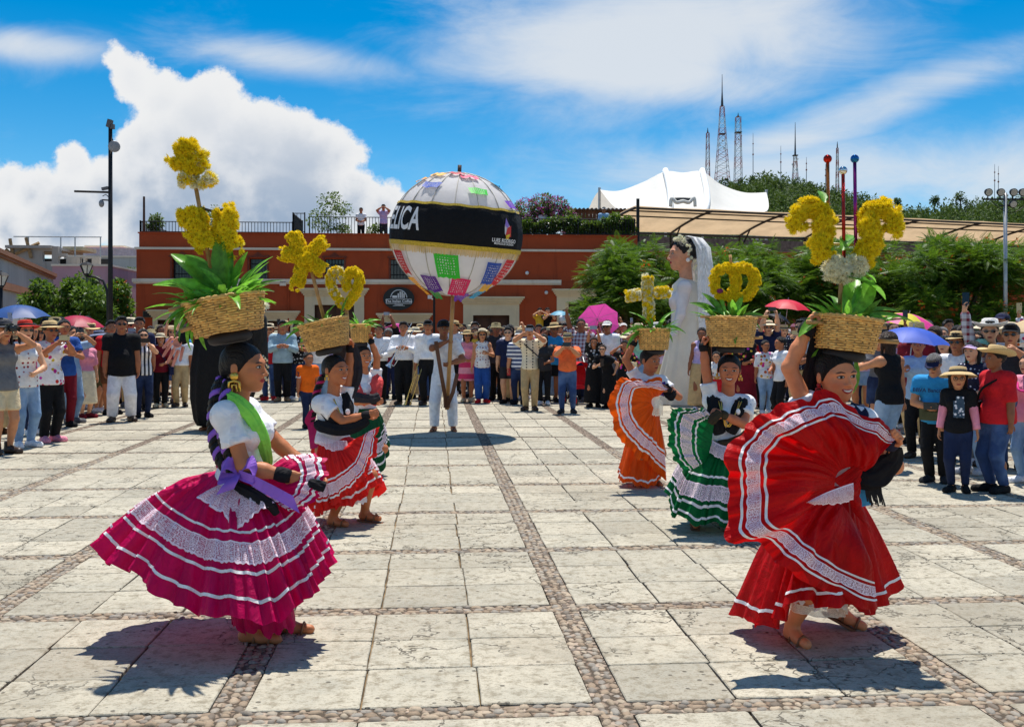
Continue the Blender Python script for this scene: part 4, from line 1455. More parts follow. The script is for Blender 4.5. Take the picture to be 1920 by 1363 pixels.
# ------------------------------------------------------------------ bodies: smooth blended volumes turned into one skin
class Vol:
 """distance field on a grid; shapes are blended in, then skinned to one continuous quad mesh"""
 def __init__(s, lo, hi, res):
  s.ax = [np.arange(lo[k] - 2 * res, hi[k] + 3 * res, res, dtype=np.float32) for k in range(3)]
  s.F = np.full([len(a) for a in s.ax], 1.0, dtype=np.float32)
  s.res = res

 def _win(s, lo, hi, m):
  w = []
  for k in range(3):
   a = s.ax[k]
   i0 = max(int(np.searchsorted(a, lo[k] - m)) - 1, 0)
   i1 = min(int(np.searchsorted(a, hi[k] + m)) + 1, len(a))
   w.append(slice(i0, max(i1, i0 + 1)))
  X = s.ax[0][w[0]][:, None, None]
  Y = s.ax[1][w[1]][None, :, None]
  Z = s.ax[2][w[2]][None, None, :]
  return tuple(w), X, Y, Z

 def _put(s, w, d, k):
  a = s.F[w]
  if k > 0:
   h = np.maximum(k - np.abs(a - d), 0) / k
   s.F[w] = np.minimum(a, d) - h * h * k * 0.25
  else:
   s.F[w] = np.minimum(a, d)

 def cone(s, a, b, ra, rb, k=0.02, sq=None, clip=()):
  """tapered limb from a to b; sq=(axis, factor) flattens it; clip=[(point, normal)] cuts it off cleanly"""
  a, b = np.asarray(a, float), np.asarray(b, float)
  R_ = max(ra, rb)
  m = R_ + k + 3 * s.res
  w, X, Y, Z = s._win(np.minimum(a, b), np.maximum(a, b), m)
  q = [X - a[0], Y - a[1], Z - a[2]]
  d = b - a
  if sq is not None:
   n, f = np.asarray(sq[0], float), 1.0 / sq[1] - 1.0
   t_ = (q[0] * n[0] + q[1] * n[1] + q[2] * n[2]) * f
   q = [q[i] + t_ * n[i] for i in range(3)]
   d = d + np.dot(d, n) * f * n
  L2 = float(d @ d) + 1e-12
  t = np.clip((q[0] * d[0] + q[1] * d[1] + q[2] * d[2]) / L2, 0, 1)
  D = np.sqrt((q[0] - t * d[0]) ** 2 + (q[1] - t * d[1]) ** 2 + (q[2] - t * d[2]) ** 2) - (ra + (rb - ra) * t)
  for (p, n) in clip:
   D = np.maximum(D, (X - p[0]) * n[0] + (Y - p[1]) * n[1] + (Z - p[2]) * n[2])
  s._put(w, D.astype(np.float32), k)

 def ell(s, c, r, k=0.02, M=None, sub=False, clip=()):
  c, r = np.asarray(c, float), np.asarray(r, float)
  R_ = r.max()
  w, X, Y, Z = s._win(c - R_, c + R_, k + 3 * s.res)
  q = [X - c[0], Y - c[1], Z - c[2]]
  if M is not None:
   M = np.asarray(M)
   q = [q[0] * M[0, i] + q[1] * M[1, i] + q[2] * M[2, i] for i in range(3)]
  n = np.sqrt((q[0] / r[0]) ** 2 + (q[1] / r[1]) ** 2 + (q[2] / r[2]) ** 2)
  D = (n - 1) * r.min()
  for (p, nn) in clip:
   D = np.maximum(D, (X - p[0]) * nn[0] + (Y - p[1]) * nn[1] + (Z - p[2]) * nn[2])
  if sub:
   a, d = s.F[w], -D
   h = np.maximum(k - np.abs(a - d), 0) / max(k, 1e-6)
   s.F[w] = np.maximum(a, d) + h * h * k * 0.25
  else:
   s._put(w, D.astype(np.float32), k)

 def cut(s, p, n):
  X, Y, Z = s.ax[0][:, None, None], s.ax[1][None, :, None], s.ax[2][None, None, :]
  s.F = np.maximum(s.F, ((X - p[0]) * n[0] + (Y - p[1]) * n[1] + (Z - p[2]) * n[2]).astype(np.float32))

 def skin(s):
  F = s.F
  S = F < 0
  nx, ny, nz = F.shape
  c = S[:-1, :-1, :-1].astype(np.int8)
  tot = np.zeros((nx - 1, ny - 1, nz - 1), np.int8)
  for i in (0, 1):
   for j in (0, 1):
    for k in (0, 1):
     tot += S[i:nx - 1 + i, j:ny - 1 + j, k:nz - 1 + k]
  act = (tot > 0) & (tot < 8)
  I, J, K = np.nonzero(act)
  n = len(I)
  idx = np.full(act.shape, -1, np.int32)
  idx[I, J, K] = np.arange(n)
  acc, cnt = np.zeros((n, 3)), np.zeros(n)
  ax = s.ax
  for a in range(8):
   for bit in (1, 2, 4):
    if a & bit:
     continue
    b = a | bit
    A = (I + (a & 1), J + (a >> 1 & 1), K + (a >> 2 & 1))
    Bq = (I + (b & 1), J + (b >> 1 & 1), K + (b >> 2 & 1))
    fa, fb = F[A], F[Bq]
    x = (fa < 0) != (fb < 0)
    if not x.any():
     continue
    t = np.where(x, fa / np.where(x, fa - fb, 1), 0)
    for k in range(3):
     pa, pb = ax[k][A[k]], ax[k][Bq[k]]
     acc[:, k] += np.where(x, pa + t * (pb - pa), 0)
    cnt += x
  V = acc / np.maximum(cnt, 1)[:, None]
  quads = []
  for axis in range(3):
   sl0 = [slice(1, -1)] * 3
   sl0[axis] = slice(0, -1)
   sl1 = list(sl0)
   sl1[axis] = slice(1, None)
   a, b = S[tuple(sl0)], S[tuple(sl1)]
   x = a != b
   P = np.array(np.nonzero(x))
   inside = a[tuple(P)]
   off = np.ones(3, int)
   off[axis] = 0
   P = P + off[:, None]
   u, v = (axis + 1) % 3, (axis + 2) % 3

   def cell(du, dv):
    q = P.copy()
    q[u] += du
    q[v] += dv
    return idx[q[0], q[1], q[2]]
   c00, c10, c11, c01 = cell(-1, -1), cell(0, -1), cell(0, 0), cell(-1, 0)
   q = np.stack([c00, c10, c11, c01], 1)
   q[~inside] = q[~inside][:, ::-1]
   quads.append(q)
  Q = np.concatenate(quads)
  return V, Q[(Q >= 0).all(1)]

def joinvq(parts):
 vs, qs, n = [], [], 0
 for v, q in parts:
  vs.append(v)
  qs.append(q + n)
  n += len(v)
 return np.concatenate(vs), np.concatenate(qs)

def xf(vq, M):
 v, q = vq
 M = np.array(M)
 w = v @ M[:3, :3].T + M[:3, 3]
 if np.linalg.det(M[:3, :3]) < 0:
  q = q[:, ::-1]
 return w, q

# ---- head template: chin at -.5, crown at +.5, faces -y
def head_tpl(res, smile=0.0):
 v = Vol((-.45, -.62, -.85), (.45, .55, .55), res)
 v.ell((0, .06, .13), (.36, .44, .37), 0)
 v.ell((0, -.10, -.10), (.30, .33, .36), .12)
 v.ell((0, -.20, -.30), (.20, .20, .18), .10)
 v.ell((0, -.30, -.41), (.10, .09, .08), .10)                  # chin
 v.ell((0, -.34, .10), (.24, .07, .05), .10)                   # brow
 for s in (-1, 1):
  v.ell((s * .17, -.29, -.09), (.10, .08, .08), .10)        # cheekbone
  v.ell((s * .145, -.455, .03), (.075, .06, .042), .05, sub=True)
  v.ell((s * .145, -.375, .028), (.062, .05, .045), .02)    # eyeball under the lid
  v.ell((s * .365, .05, -.03), (.035, .085, .125), .03)     # ear
  v.ell((s * .065, -.455, -.145), (.035, .04, .03), .03)    # nostril wing
 v.cone((0, -.40, .06), (0, -.50, -.125), .028, .045, .04)     # nose
 v.ell((0, -.395, -.235), (.105 + .02 * smile, .055, .022), .025)
 v.ell((0, -.39, -.285), (.085 + .02 * smile, .055, .026), .025)
 v.cone((0, .06, -.25), (0, .10, -.84), .20, .215, .10)        # neck
 return v.skin()

def hand_tpl(res, kind):
 """wrist at origin, fingers along +x, palm towards -z, thumb at -y; hand length 1"""
 v = Vol((-.12, -.6, -.6), (1.1, .4, .3), res)
 v.cone((-.1, 0, 0), (.12, 0, 0), .13, .15, .06, sq=((0, 0, 1), .72))
 v.ell((.30, 0, 0), (.29, .215, .105), .06)
 bend = {'open': (8, 12, 12), 'relax': (26, 34, 26), 'grip': (68, 88, 60), 'hold': (45, 55, 40)}[kind]
 for y, L, sp in ((-.155, .40, -6), (-.052, .45, -1), (.05, .42, 3), (.148, .33, 8)):
  p = np.array([.50, y, 0.0])
  a = 0
  for k, fr in enumerate((.45, .31, .24)):
   a += RAD(bend[k])
   d = np.array([math.cos(a) * math.cos(RAD(sp)), math.sin(RAD(sp)) * math.cos(a), -math.sin(a)])
   q = p + d * L * fr
   v.cone(p, q, .056 - .006 * k, .052 - .007 * k, .018)
   p = q
 if kind in ('grip', 'hold'):
  pts = [(.12, -.16, -.03), (.30, -.27, -.12), (.46, -.24, -.24), (.55, -.13, -.29)]
 else:
  pts = [(.12, -.16, -.01), (.30, -.31, -.06), (.45, -.38, -.10), (.57, -.40, -.13)]
 for k in range(3):
  v.cone(pts[k], pts[k + 1], .07 - .008 * k, .062 - .008 * k, .03)
 return v.skin()

def shoe_tpl(res, kind):
 """heel near origin, toe along -y, sole at z=0; length 1"""
 v = Vol((-.25, -.85, -.02), (.25, .3, .5), res)
 v.cone((0, .08, .10), (0, -.58, .085), .15, .155, .05, clip=[((0, 0, 0.0), (0, 0, -1))])
 v.cone((0, .08, .10), (0, -.22, .16), .14, .13, .06, clip=[((0, 0, 0.0), (0, 0, -1))])
 if kind == 'boot':
  v.cone((0, .06, .1), (0, .06, .44), .15, .16, .06, clip=[((0, 0, .45), (0, 0, 1))])
 else:
  v.cone((0, .07, .1), (0, .06, .26), .14, .13, .06, clip=[((0, 0, .27), (0, 0, 1))])
 return v.skin()

HEAD_C, HEAD_F = head_tpl(.062), head_tpl(.026, 1.0)
HANDS_C = {k: hand_tpl(.075, k) for k in ('relax', 'hold')}
HANDS_F = {k: hand_tpl(.034, k) for k in ('open', 'relax', 'grip', 'hold')}
SHOES = {k: newmesh('shoe', *shoe_tpl(.06, k), True) for k in ('shoe', 'boot')}

def hair_tpl(kind, res=.055):
 v = Vol((-.75, -.6, -1.9), (.75, .9, .75), res)
 face = [((0, -.24, .0), (0, -.86, -.50))]

 def cap(g=1.08, dz=0.0, lowcut=-.16):
  v.ell((0, .075, .14 + dz), (.372 * g, .445 * g, .385 * g), 0, clip=[((0, -.30, .28), (0, -.80, -.60)), ((0, 0, lowcut), (0, -.25, -.97))])
 if kind == 'short':
  v.ell((0, .085, .17), (.40, .48, .40), 0, clip=[((0, -.30, .30), (0, -.72, -.69)), ((0, 0, -.10), (0, -.45, -.9))])
  v.ell((0, -.14, .47), (.27, .26, .10), .06)
 elif kind == 'crop':
  cap(1.045, .0, -.06)
 elif kind == 'long':
  cap(1.12, 0.0, -.4)
  v.cone((0, .20, .05), (0, .24, -1.05), .36, .24, .1, sq=((0, 1, 0), .62), clip=[((0, -.02, 0), (0, -1, 0))])
  for s in (-1, 1):
   v.cone((s * .33, .02, .1), (s * .34, -.06, -.85), .10, .07, .06)
 elif kind == 'bob':
  cap(1.13, 0.0, -.4)
  for s in (-1, 1):
   v.cone((s * .33, .02, .1), (s * .33, -.02, -.45), .12, .10, .06)
  v.cone((0, .3, .1), (0, .26, -.45), .26, .22, .1, clip=[((0, .0, 0), (0, -1, 0))])
 elif kind == 'bun':
  cap(1.06, 0.0, -.2)
  v.ell((0, .50, .22), (.17, .15, .17), .05)
 elif kind == 'tail':
  cap(1.06, 0.0, -.2)
  v.cone((0, .46, .18), (0, .56, -.15), .12, .13, .05)
  v.cone((0, .56, -.15), (0, .42, -.8), .13, .05, .05)
 V, Q = v.skin()
 n = np.sin(V[:, 0] * 41 + 3 * np.sin(V[:, 2] * 9)) * np.sin(V[:, 1] * 37 + V[:, 2] * 5) + .6 * np.sin(V[:, 0] * 83 + V[:, 1] * 71)
 c = np.array([0, .08, .1])
 d = (V - c) * (1, 1, .3)
 d /= np.linalg.norm(d, axis=1)[:, None] + 1e-6
 return V + d * n[:, None] * .012, Q

HAIR = {}

def hair_mesh(kind):
 if kind not in HAIR:
  HAIR[kind] = newmesh('hair', *hair_tpl(kind), True)
 return HAIR[kind]

def hat_mesh(kind):
 key = 'hat_' + kind
 if key in HAIR:
  return HAIR[key]
 b = B()
 if kind in ('straw', 'fedora', 'sunhat', 'cowboy'):
  br, ch, cr, dip = {'straw': (.80, .36, .40, .06), 'fedora': (.62, .38, .40, .04), 'sunhat': (.92, .30, .42, .18), 'cowboy': (.85, .42, .40, -.05)}[kind]
  nu = 28
  rows = []
  prof = [(br, -dip), (br * .99, -dip + .018), ((br + cr) / 2, .0), (cr * 1.03, .03), (cr, ch * .55), (cr * .93, ch * .92), (cr * .75, ch), (cr * .3, ch * .93), (.01, ch * .9)]
  for r, z in [(cr * 1.0, .0), ((br + cr) / 2, -.022)] + prof:
   row = []
   for k in range(nu):
    a = 6.2832 * k / nu
    zz = z
    if kind == 'cowboy' and r > cr * 1.05:
     zz += .22 * abs(math.cos(a)) ** 2 * (r - cr) / (br - cr)
    if kind in ('straw', 'fedora') and r > cr * 1.1:
     zz += .05 * math.cos(2 * a + .6) * (r - cr) / (br - cr)
    row.append((r * math.cos(a) * .95, r * math.sin(a) * 1.08, zz))
   rows.append(row)
  b.grid(rows, closed_u=True)
 elif kind == 'cap':
  nu = 24
  rows = []
  for t in np.linspace(0, 1, 8):
   r, z = .415 * math.cos(t * math.pi / 2), .34 * math.sin(t * math.pi / 2)
   rows.append([(max(r, .004) * math.cos(6.2832 * k / nu) * .95, max(r, .004) * math.sin(6.2832 * k / nu) * 1.12, z) for k in range(nu)])
  b.grid(rows, closed_u=True)
  up, lo = [], []
  for t in np.linspace(0, 1, 5):
   a = np.linspace(-1.15, 1.15, 11)
   up.append([(math.sin(q) * .40, -(math.cos(q) * .45) - t * .36 * math.cos(q * .8), .035 - .09 * t - .05 * (q / 1.15) ** 2 * t) for q in a])
  b.grid(up)
  b.grid([[(x, y, z - .015) for x, y, z in r][::-1] for r in up])
 elif kind == 'bucket':
  b.lathe([(.60, -.16), (.59, -.15), (.44, .02), (.40, .28), (.34, .32), (.01, .33)], 20, sy=1.08)
 HAIR[key] = b.mesh('hat', True)
 return HAIR[key]

def band_mesh(kind):
 key = 'band_' + kind
 if key not in HAIR:
  cr = {'straw': .40, 'fedora': .40, 'sunhat': .42, 'cowboy': .40}.get(kind, .4)
  b = B()
  nu = 24
  rows = [[(r * cr * math.cos(6.2832 * k / nu) * .95, r * cr * math.sin(6.2832 * k / nu) * 1.08, z) for k in range(nu)] for r, z in ((1.035, .035), (1.06, .04), (1.05, .13), (1.02, .135))]
  b.grid(rows, closed_u=True)
  HAIR[key] = b.mesh('hat_band', True)
 return HAIR[key]

def glasses_mesh():
 if 'glasses' not in HAIR:
  b = B()
  for s in (-1, 1):
   ring = [(s * .15 + .105 * math.cos(a), -.475 + .02 * abs(math.cos(a)), .02 + .072 * math.sin(a)) for a in np.linspace(0, 6.2832, 13)]
   b.add(ring[:-1] + [(s * .15, -.485, .02)], [(k, (k + 1) % 12, 12) for k in range(12)])
   b.tube([(s * .25, -.45, .05), (s * .38, -.2, .05), (s * .39, .04, .03)], .014, 4)
  b.tube([(-.05, -.49, .04), (.05, -.49, .04)], .014, 4)
  HAIR['glasses'] = b.mesh('glasses')
 return HAIR['glasses']

# ---- skin: tone with soft variation; eyes, brows and lips follow the head's own coordinates
def m_skin(name, rgb, lips=(150, 62, 55), smile=False, brow=(0.012, 0.008, 0.006), blush=0.0):
 if name in MATS:
  return MATS[name]
 col = lin(rgb)
 m, t, b = principled(name)
 at = t.node('ShaderNodeAttribute', attribute_name='hp').outputs['Vector']
 x, y, z = t.node('ShaderNodeSeparateXYZ', {0: at}).outputs
 ax = t.m('ABSOLUTE', x)
 co = t.node('ShaderNodeTexCoord').outputs['Object']
 c = t.mix(t.step(t.noise(co, 14.0, 4), 0.3, 0.7), tuple(q * .9 for q in col), tuple(min(q * 1.08, 1) for q in col))
 face = t.step(y, -0.20, -0.26)

 def el(cx, cz, rx, rz, soft=.18):
  a = t.m('DIVIDE', t.m('SUBTRACT', ax, cx), rx)
  d = t.m('DIVIDE', t.m('SUBTRACT', z, cz), rz)
  r = t.m('SQRT', t.m('ADD', t.m('MULTIPLY', a, a), t.m('MULTIPLY', d, d)))
  return t.m('MULTIPLY', t.step(r, 1 + soft, 1 - soft), face)
 if blush:
  c = t.mix(t.m('MULTIPLY', el(.19, -.12, .10, .08, .8), blush), c, (0.55, 0.13, 0.10))
 # brow: arched
 zb = t.m('SUBTRACT', z, t.m('MULTIPLY', t.m('SUBTRACT', .17, t.m('ABSOLUTE', t.m('SUBTRACT', ax, .15))), .22))
 a = t.m('DIVIDE', t.m('SUBTRACT', ax, .155), .095)
 d = t.m('DIVIDE', t.m('SUBTRACT', zb, .092), .019)
 rb = t.m('SQRT', t.m('ADD', t.m('MULTIPLY', a, a), t.m('MULTIPLY', d, d)))
 c = t.mix(t.m('MULTIPLY', t.m('MULTIPLY', t.step(rb, 1.2, .8), face), .85), c, brow)
 c = t.mix(el(.145, .030, .078, .037), c, (0.02, 0.013, 0.01))
 c = t.mix(el(.145, .026, .064, .022), c, (0.55, 0.50, 0.46))
 c = t.mix(el(.145, .028, .033, .030), c, (0.012, 0.008, 0.006))
 lp = lin(lips)
 if smile:
  zs = t.m('SUBTRACT', z, t.m('MULTIPLY', t.m('MULTIPLY', ax, ax), 2.6))
  def es(cz, rx, rz):
   a = t.m('DIVIDE', ax, rx)
   d = t.m('DIVIDE', t.m('SUBTRACT', zs, cz), rz)
   r = t.m('SQRT', t.m('ADD', t.m('MULTIPLY', a, a), t.m('MULTIPLY', d, d)))
   return t.m('MULTIPLY', t.step(r, 1.1, .9), face)
  c = t.mix(es(-.272, .128, .048), c, lp)
  c = t.mix(es(-.264, .098, .021), c, (0.74, 0.70, 0.64))
 else:
  c = t.mix(el(0, -.258, .108, .042), c, lp)
  c = t.mix(t.m('MULTIPLY', el(0, -.259, .095, .007), .6), c, (0.05, 0.015, 0.012))
 t.put(b.inputs['Base Color'], c)
 b.inputs['Roughness'].default_value = 0.5
 b.inputs['Specular IOR Level'].default_value = 0.35
 b.inputs['Subsurface Weight'].default_value = 0.0
 bp = t.node('ShaderNodeBump', {'Strength': 0.3, 'Distance': 0.006, 'Height': t.noise(co, 70.0, 5, .65)})
 t.l.new(bp.outputs[0], b.inputs['Normal'])
 MATS[name] = m
 return m

SKINS = [m_skin('skin_tan', (202, 138, 98)), m_skin('skin_brown', (176, 110, 74)), m_skin('skin_fair', (226, 168, 130)), m_skin('skin_deep', (146, 90, 60)), m_skin('skin_smile', (192, 126, 88), smile=True)]

def m_hair(name, col):
 m, t, b = principled(name)
 co = t.node('ShaderNodeTexCoord').outputs['Object']
 n = t.noise(t.mapping(co, scale=(26, 3.0, 5.0)), 1.6, 4, .6, .4)
 c = t.mix(t.step(n, .35, .7), col, tuple(q * 2.6 for q in col))
 t.put(b.inputs['Base Color'], c)
 b.inputs['Roughness'].default_value = .42
 b.inputs['Specular IOR Level'].default_value = .3
 bp = t.node('ShaderNodeBump', {'Strength': .8, 'Distance': .05, 'Height': n})
 t.l.new(bp.outputs[0], b.inputs['Normal'])
 MATS[name] = m
 return m

M_HAIR, M_HAIRB, M_HAIRG = m_hair('hair_black', (0.007, 0.0055, 0.005)), m_hair('hair_brown', (0.03, 0.015, 0.009)), m_hair('hair_grey', (0.13, 0.12, 0.115))
M_LENS = mat('dark_lens', (0.008, 0.007, 0.008), 0.12, 0.1, spec=0.7)
M_PHONE = mat('phone_black', (0.012, 0.012, 0.014), 0.25, 0.1, spec=0.6)
M_PHONEW = mat('phone_gold', (0.62, 0.48, 0.25), 0.3, 0.1)
M_PHONER = mat('phone_red', (0.45, 0.02, 0.025), 0.4, 0.1)
M_PHONEB = mat('phone_silver', (0.35, 0.38, 0.45), 0.3, 0.1)

def ik(S, T, l1, l2, pole):
 S, T, pole = np.array(S, float), np.array(T, float), np.array(pole, float)
 d = T - S
 L = np.linalg.norm(d)
 Lc = min(L, (l1 + l2) * .999)
 u = d / (L + 1e-9)
 T = S + u * Lc
 a = (l1 * l1 - l2 * l2 + Lc * Lc) / (2 * Lc)
 h = math.sqrt(max(l1 * l1 - a * a, 0))
 p = pole - np.dot(pole, u) * u
 p /= np.linalg.norm(p) + 1e-9
 return S + u * a + p * h, T

def frame(xd, zh):
 """matrix whose x axis is xd and z axis near zh"""
 x = np.array(xd, float)
 x /= np.linalg.norm(x) + 1e-9
 z = np.array(zh, float)
 z = z - np.dot(z, x) * x
 if np.linalg.norm(z) < 1e-4:
  z = np.cross(x, (0, 1, 0.1))
 z /= np.linalg.norm(z)
 return np.stack([x, np.cross(z, x), z], 1)

HANDPOS = {   # fractions of the height, x outwards
 'down': ((.155, -.02, .44), (.3, .9, 0), 'relax'), 'hip': ((.125, -.05, .58), (1, .6, .1), 'relax'), 'front': ((.03, -.15, .60), (.9, .3, -.6), 'hold'),
 'chest': ((.045, -.17, .70), (.7, .2, -.7), 'hold'), 'phone': ((.045, -.24, .84), (.7, -.1, -.8), 'hold'), 'cam': ((.05, -.155, .925), (.9, -.1, -.6), 'hold'),
 'up': ((.06, -.15, 1.12), (1, -.1, .0), 'hold'), 'upout': ((.17, -.10, 1.14), (1, .0, .0), 'hold'), 'umb': ((.10, -.15, .74), (.5, .3, -.8), 'hold'), 'clap': ((.012, -.2, .72), (.8, .2, -.6), 'relax')}

def person(label, loc, rz, h, sex='f', build=1.0, arms=('down', 'down'), top=('tee', None), bottom=('pants', None), shoes=('shoe', None), hair=('short', None), hat=None,
   glasses=False, skin=None, head=(0, 0, 0), lean=(0, 0), stance=.05, res=None, group=None, J=None, fine=False, sleeve=None, name='person', belt=None, hem=None, hand_kind=None, cat='person', feet=True, headscale=1.0, tuck=False, split=None):
 """one standing figure; local -y is where it faces; J may override joints (metres)"""
 r = thing(name, label, cat, loc, rz, group)
 res = res or (.012 if fine else .027)
 f = sex == 'f'
 b = build
 lx, ly = lean
 J = dict(J or {})
 P = {}
 P['pelvis'] = np.array(J.get('pelvis', (0, 0, .52 * h)), float)
 P['waist'] = np.array(J.get('waist', P['pelvis'] + (lx * .3 * h, ly * .3 * h, .095 * h)), float)
 P['chest'] = np.array(J.get('chest', P['waist'] + (lx * .5 * h, ly * .5 * h, .12 * h)), float)
 P['neck'] = np.array(J.get('neck', P['chest'] + (lx * .4 * h, ly * .4 * h, .105 * h)), float)
 axis = J.get('side', (1, 0, 0))                      # direction of the figure's left side (+x)
 sd_ = np.array(axis, float) / np.linalg.norm(axis)
 fr_ = np.cross(sd_, (0, 0, 1))                        # front
 if 'side' not in J:
  fr_ = np.array([0, -1.0, 0])
 sw = (.092 if f else .108) * (0.6 + 0.4 * b)
 hs = .148 * h * headscale
 hd = np.array(J.get('head', P['neck'] + fr_ * .022 * h + (0, 0, .098 * h)), float)
 L1, L2 = .172 * h, .150 * h
 arm_r = (.033 if f else .0375) * h * (0.55 + 0.45 * b)
 hands = []
 for i, s in enumerate((-1, 1)):
  sh = np.array(J.get(('shR', 'shL')[i], P['neck'] + sd_ * s * sw * h + (0, 0, -.042 * h)), float)
  spec = arms[i]
  kind = 'relax'
  if isinstance(spec, str):
   (x, y, z), pole, kind = HANDPOS[spec]
   T = np.array([s * x * h, y * h, z * h]) + np.array([lx, ly, 0]) * h * (1.0 if z > .65 else .3)
   pole = (s * pole[0], pole[1], pole[2])
  else:
   T, pole = np.array(spec[0], float), spec[1]
   kind = spec[2] if len(spec) > 2 else 'hold'
  el, wr = ik(sh, T, L1, L2, pole)
  P[('shR', 'shL')[i]], P[('elR', 'elL')[i]], P[('wrR', 'wrL')[i]] = sh, el, wr
  hands.append(kind)
 if hand_kind:
  hands = list(hand_kind)
 ft = []
 for i, s in enumerate((-1, 1)):
  hip = P['pelvis'] + sd_ * s * .05 * h + (0, 0, -.02 * h)
  an = np.array(J.get(('anR', 'anL')[i], (s * stance * h + (.0), (.012 if i else -.012) * h, .045 * h)), float)
  kn, an = ik(hip, an, .245 * h, .232 * h, J.get('kneepole', tuple(fr_ + sd_ * s * .15)))
  P[('hipR', 'hipL')[i]], P[('knR', 'knL')[i]], P[('anR', 'anL')[i]] = hip, kn, an
  ft.append(J.get(('toeR', 'toeL')[i], tuple(fr_ * 1.0 + sd_ * s * .25)))
 allp = np.array(list(P.values()) + [hd])
 lo, hi = allp.min(0) - .14 * h, allp.max(0) + .14 * h
 lo[2] = min(lo[2], -.01)
 SQ = (fr_, .70 if not f else .74)
 bw = (.6 + .4 * b)
 tr = dict(pel=(.094 if f else .090) * h * b, wai=(.072 if f else .080) * h * b, che=(.086 if f else .098) * h * bw, sho=.046 * h * bw)

 def limbs(v, g, arm_to=1.0, leg=True, k=.02):
  pass
 v = Vol(lo, hi, res)
 K = .03 * h / 1.6
 # skin
 v.cone(P['pelvis'], P['waist'], tr['pel'] * .96, tr['wai'] * .96, K, SQ)
 v.cone(P['waist'], P['chest'], tr['wai'] * .96, tr['che'] * .96, K, SQ)
 v.cone(P['shR'], P['shL'], tr['sho'] * .92, tr['sho'] * .92, K)
 v.cone(P['chest'], P['neck'] - (0, 0, .03 * h), tr['che'] * .95, tr['sho'] * 1.0, K, SQ)
 neckr = (.031 if f else .037) * h * (.7 + .3 * b)
 v.cone(P['neck'] - (0, 0, .03 * h), hd - (0, 0, .02 * h), neckr * 1.12, neckr, K)
 for i in 'RL':
  v.cone(P['sh' + i], P['el' + i], arm_r * .98, arm_r * .76, K)
  v.cone(P['el' + i], P['el' + i] * .55 + P['wr' + i] * .45, arm_r * .76, arm_r * .74, K * .6)
  v.cone(P['el' + i] * .55 + P['wr' + i] * .45, P['wr' + i], arm_r * .74, arm_r * .50, K * .6)
  th = (.056 if f else .055) * h * (.5 + .5 * b)
  v.cone(P['hip' + i], P['kn' + i], th, th * .66, K)
  cm = P['kn' + i] * .68 + P['an' + i] * .32 + -fr_ * .010 * h
  v.cone(P['kn' + i], cm, th * .64, th * .66, K * .6)
  v.cone(cm, P['an' + i], th * .66, th * .38, K * .6)
  if feet:
   t = np.array(ft['RL'.index(i)], float)
   t /= np.linalg.norm(t)
   a = P['an' + i]
   he = a + (0, 0, -.028 * h) - t * .018 * h
   toe = a + t * .095 * h + (0, 0, -.036 * h)
   if 'toeup' in J and i in J['toeup']:
    toe = a + np.array(J['toeup'][i]) * .1 * h
    he = a - np.array(J['toeup'][i]) * .02 * h + (0, 0, -.02 * h)
   v.cone(a, he, .022 * h, .02 * h, K * .5)
   v.cone(he, toe, .020 * h, .017 * h, K * .5, None)
   v.cone(a, (he + toe) / 2, .021 * h, .020 * h, K * .6)
   P['toe' + i], P['heel' + i] = toe, he
 parts = [v.skin()]
 nb = len(parts[0][0])
 # head
 yaw, pitch, roll = head
 Mh = Matrix.Translation(Vector(hd)) @ Matrix.Rotation(yaw + math.atan2(fr_[0], -fr_[1]), 4, 'Z') @ Matrix.Rotation(pitch, 4, 'X') @ Matrix.Rotation(roll, 4, 'Y') @ Matrix.Scale(hs, 4)
 ht = HEAD_F if fine else HEAD_C
 parts.append(xf(ht, Mh))
 hl = .105 * h
 for i, s, kd in (('R', -1, hands[0]), ('L', 1, hands[1])):
  d = P['wr' + i] - P['el' + i]
  zh = J.get('palm' + i)
  if zh is None:
   inward = -sd_ * s
   zh = -(inward + np.array([0, 0, -.2])) if kd == 'relax' else -(fr_ * -.2 + inward)
  hdv = J.get('hand' + i, d)
  Fm = frame(hdv, zh)
  M4 = np.eye(4)
  M4[:3, :3] = Fm * hl
  if s > 0:
   M4[:3, 1] *= -1                               # the other hand is a mirror image
  M4[:3, 3] = P['wr' + i] - Fm[:, 0] * .02 * h
  parts.append(xf((HANDS_F if fine else HANDS_C).get(kd, (HANDS_F if fine else HANDS_C)['hold']), M4))
  P['hand' + i] = P['wr' + i] + Fm[:, 0] * hl * .5
  P['palm' + i] = P['wr' + i] + Fm[:, 0] * hl * .48 - Fm[:, 2] * hl * .16
 V, Q = joinvq(parts)
 me = newmesh('body', V, Q, True)
 hp = np.full((len(V), 3), 0, np.float32)
 hp[:, 1], hp[:, 2] = 5, -9
 n1 = len(parts[1][0])
 hp[nb:nb + n1] = ht[0]
 at = me.attributes.new('hp', 'FLOAT_VECTOR', 'POINT')
 at.data.foreach_set('vector', hp.ravel())
 obj('body', me, skin or SKINS[0], r)
 r['_h'] = h
 # ---- clothes
 e = (.013 if not fine else .011) * h / 1.6 + (0 if fine else .002)
 tk, tm = top
 bk, bmt = bottom
 cl = lambda a, d: [(a, d)]
 waist_z = P['waist'][2]
 up = P['waist'] - P['pelvis']
 up = up / np.linalg.norm(up)
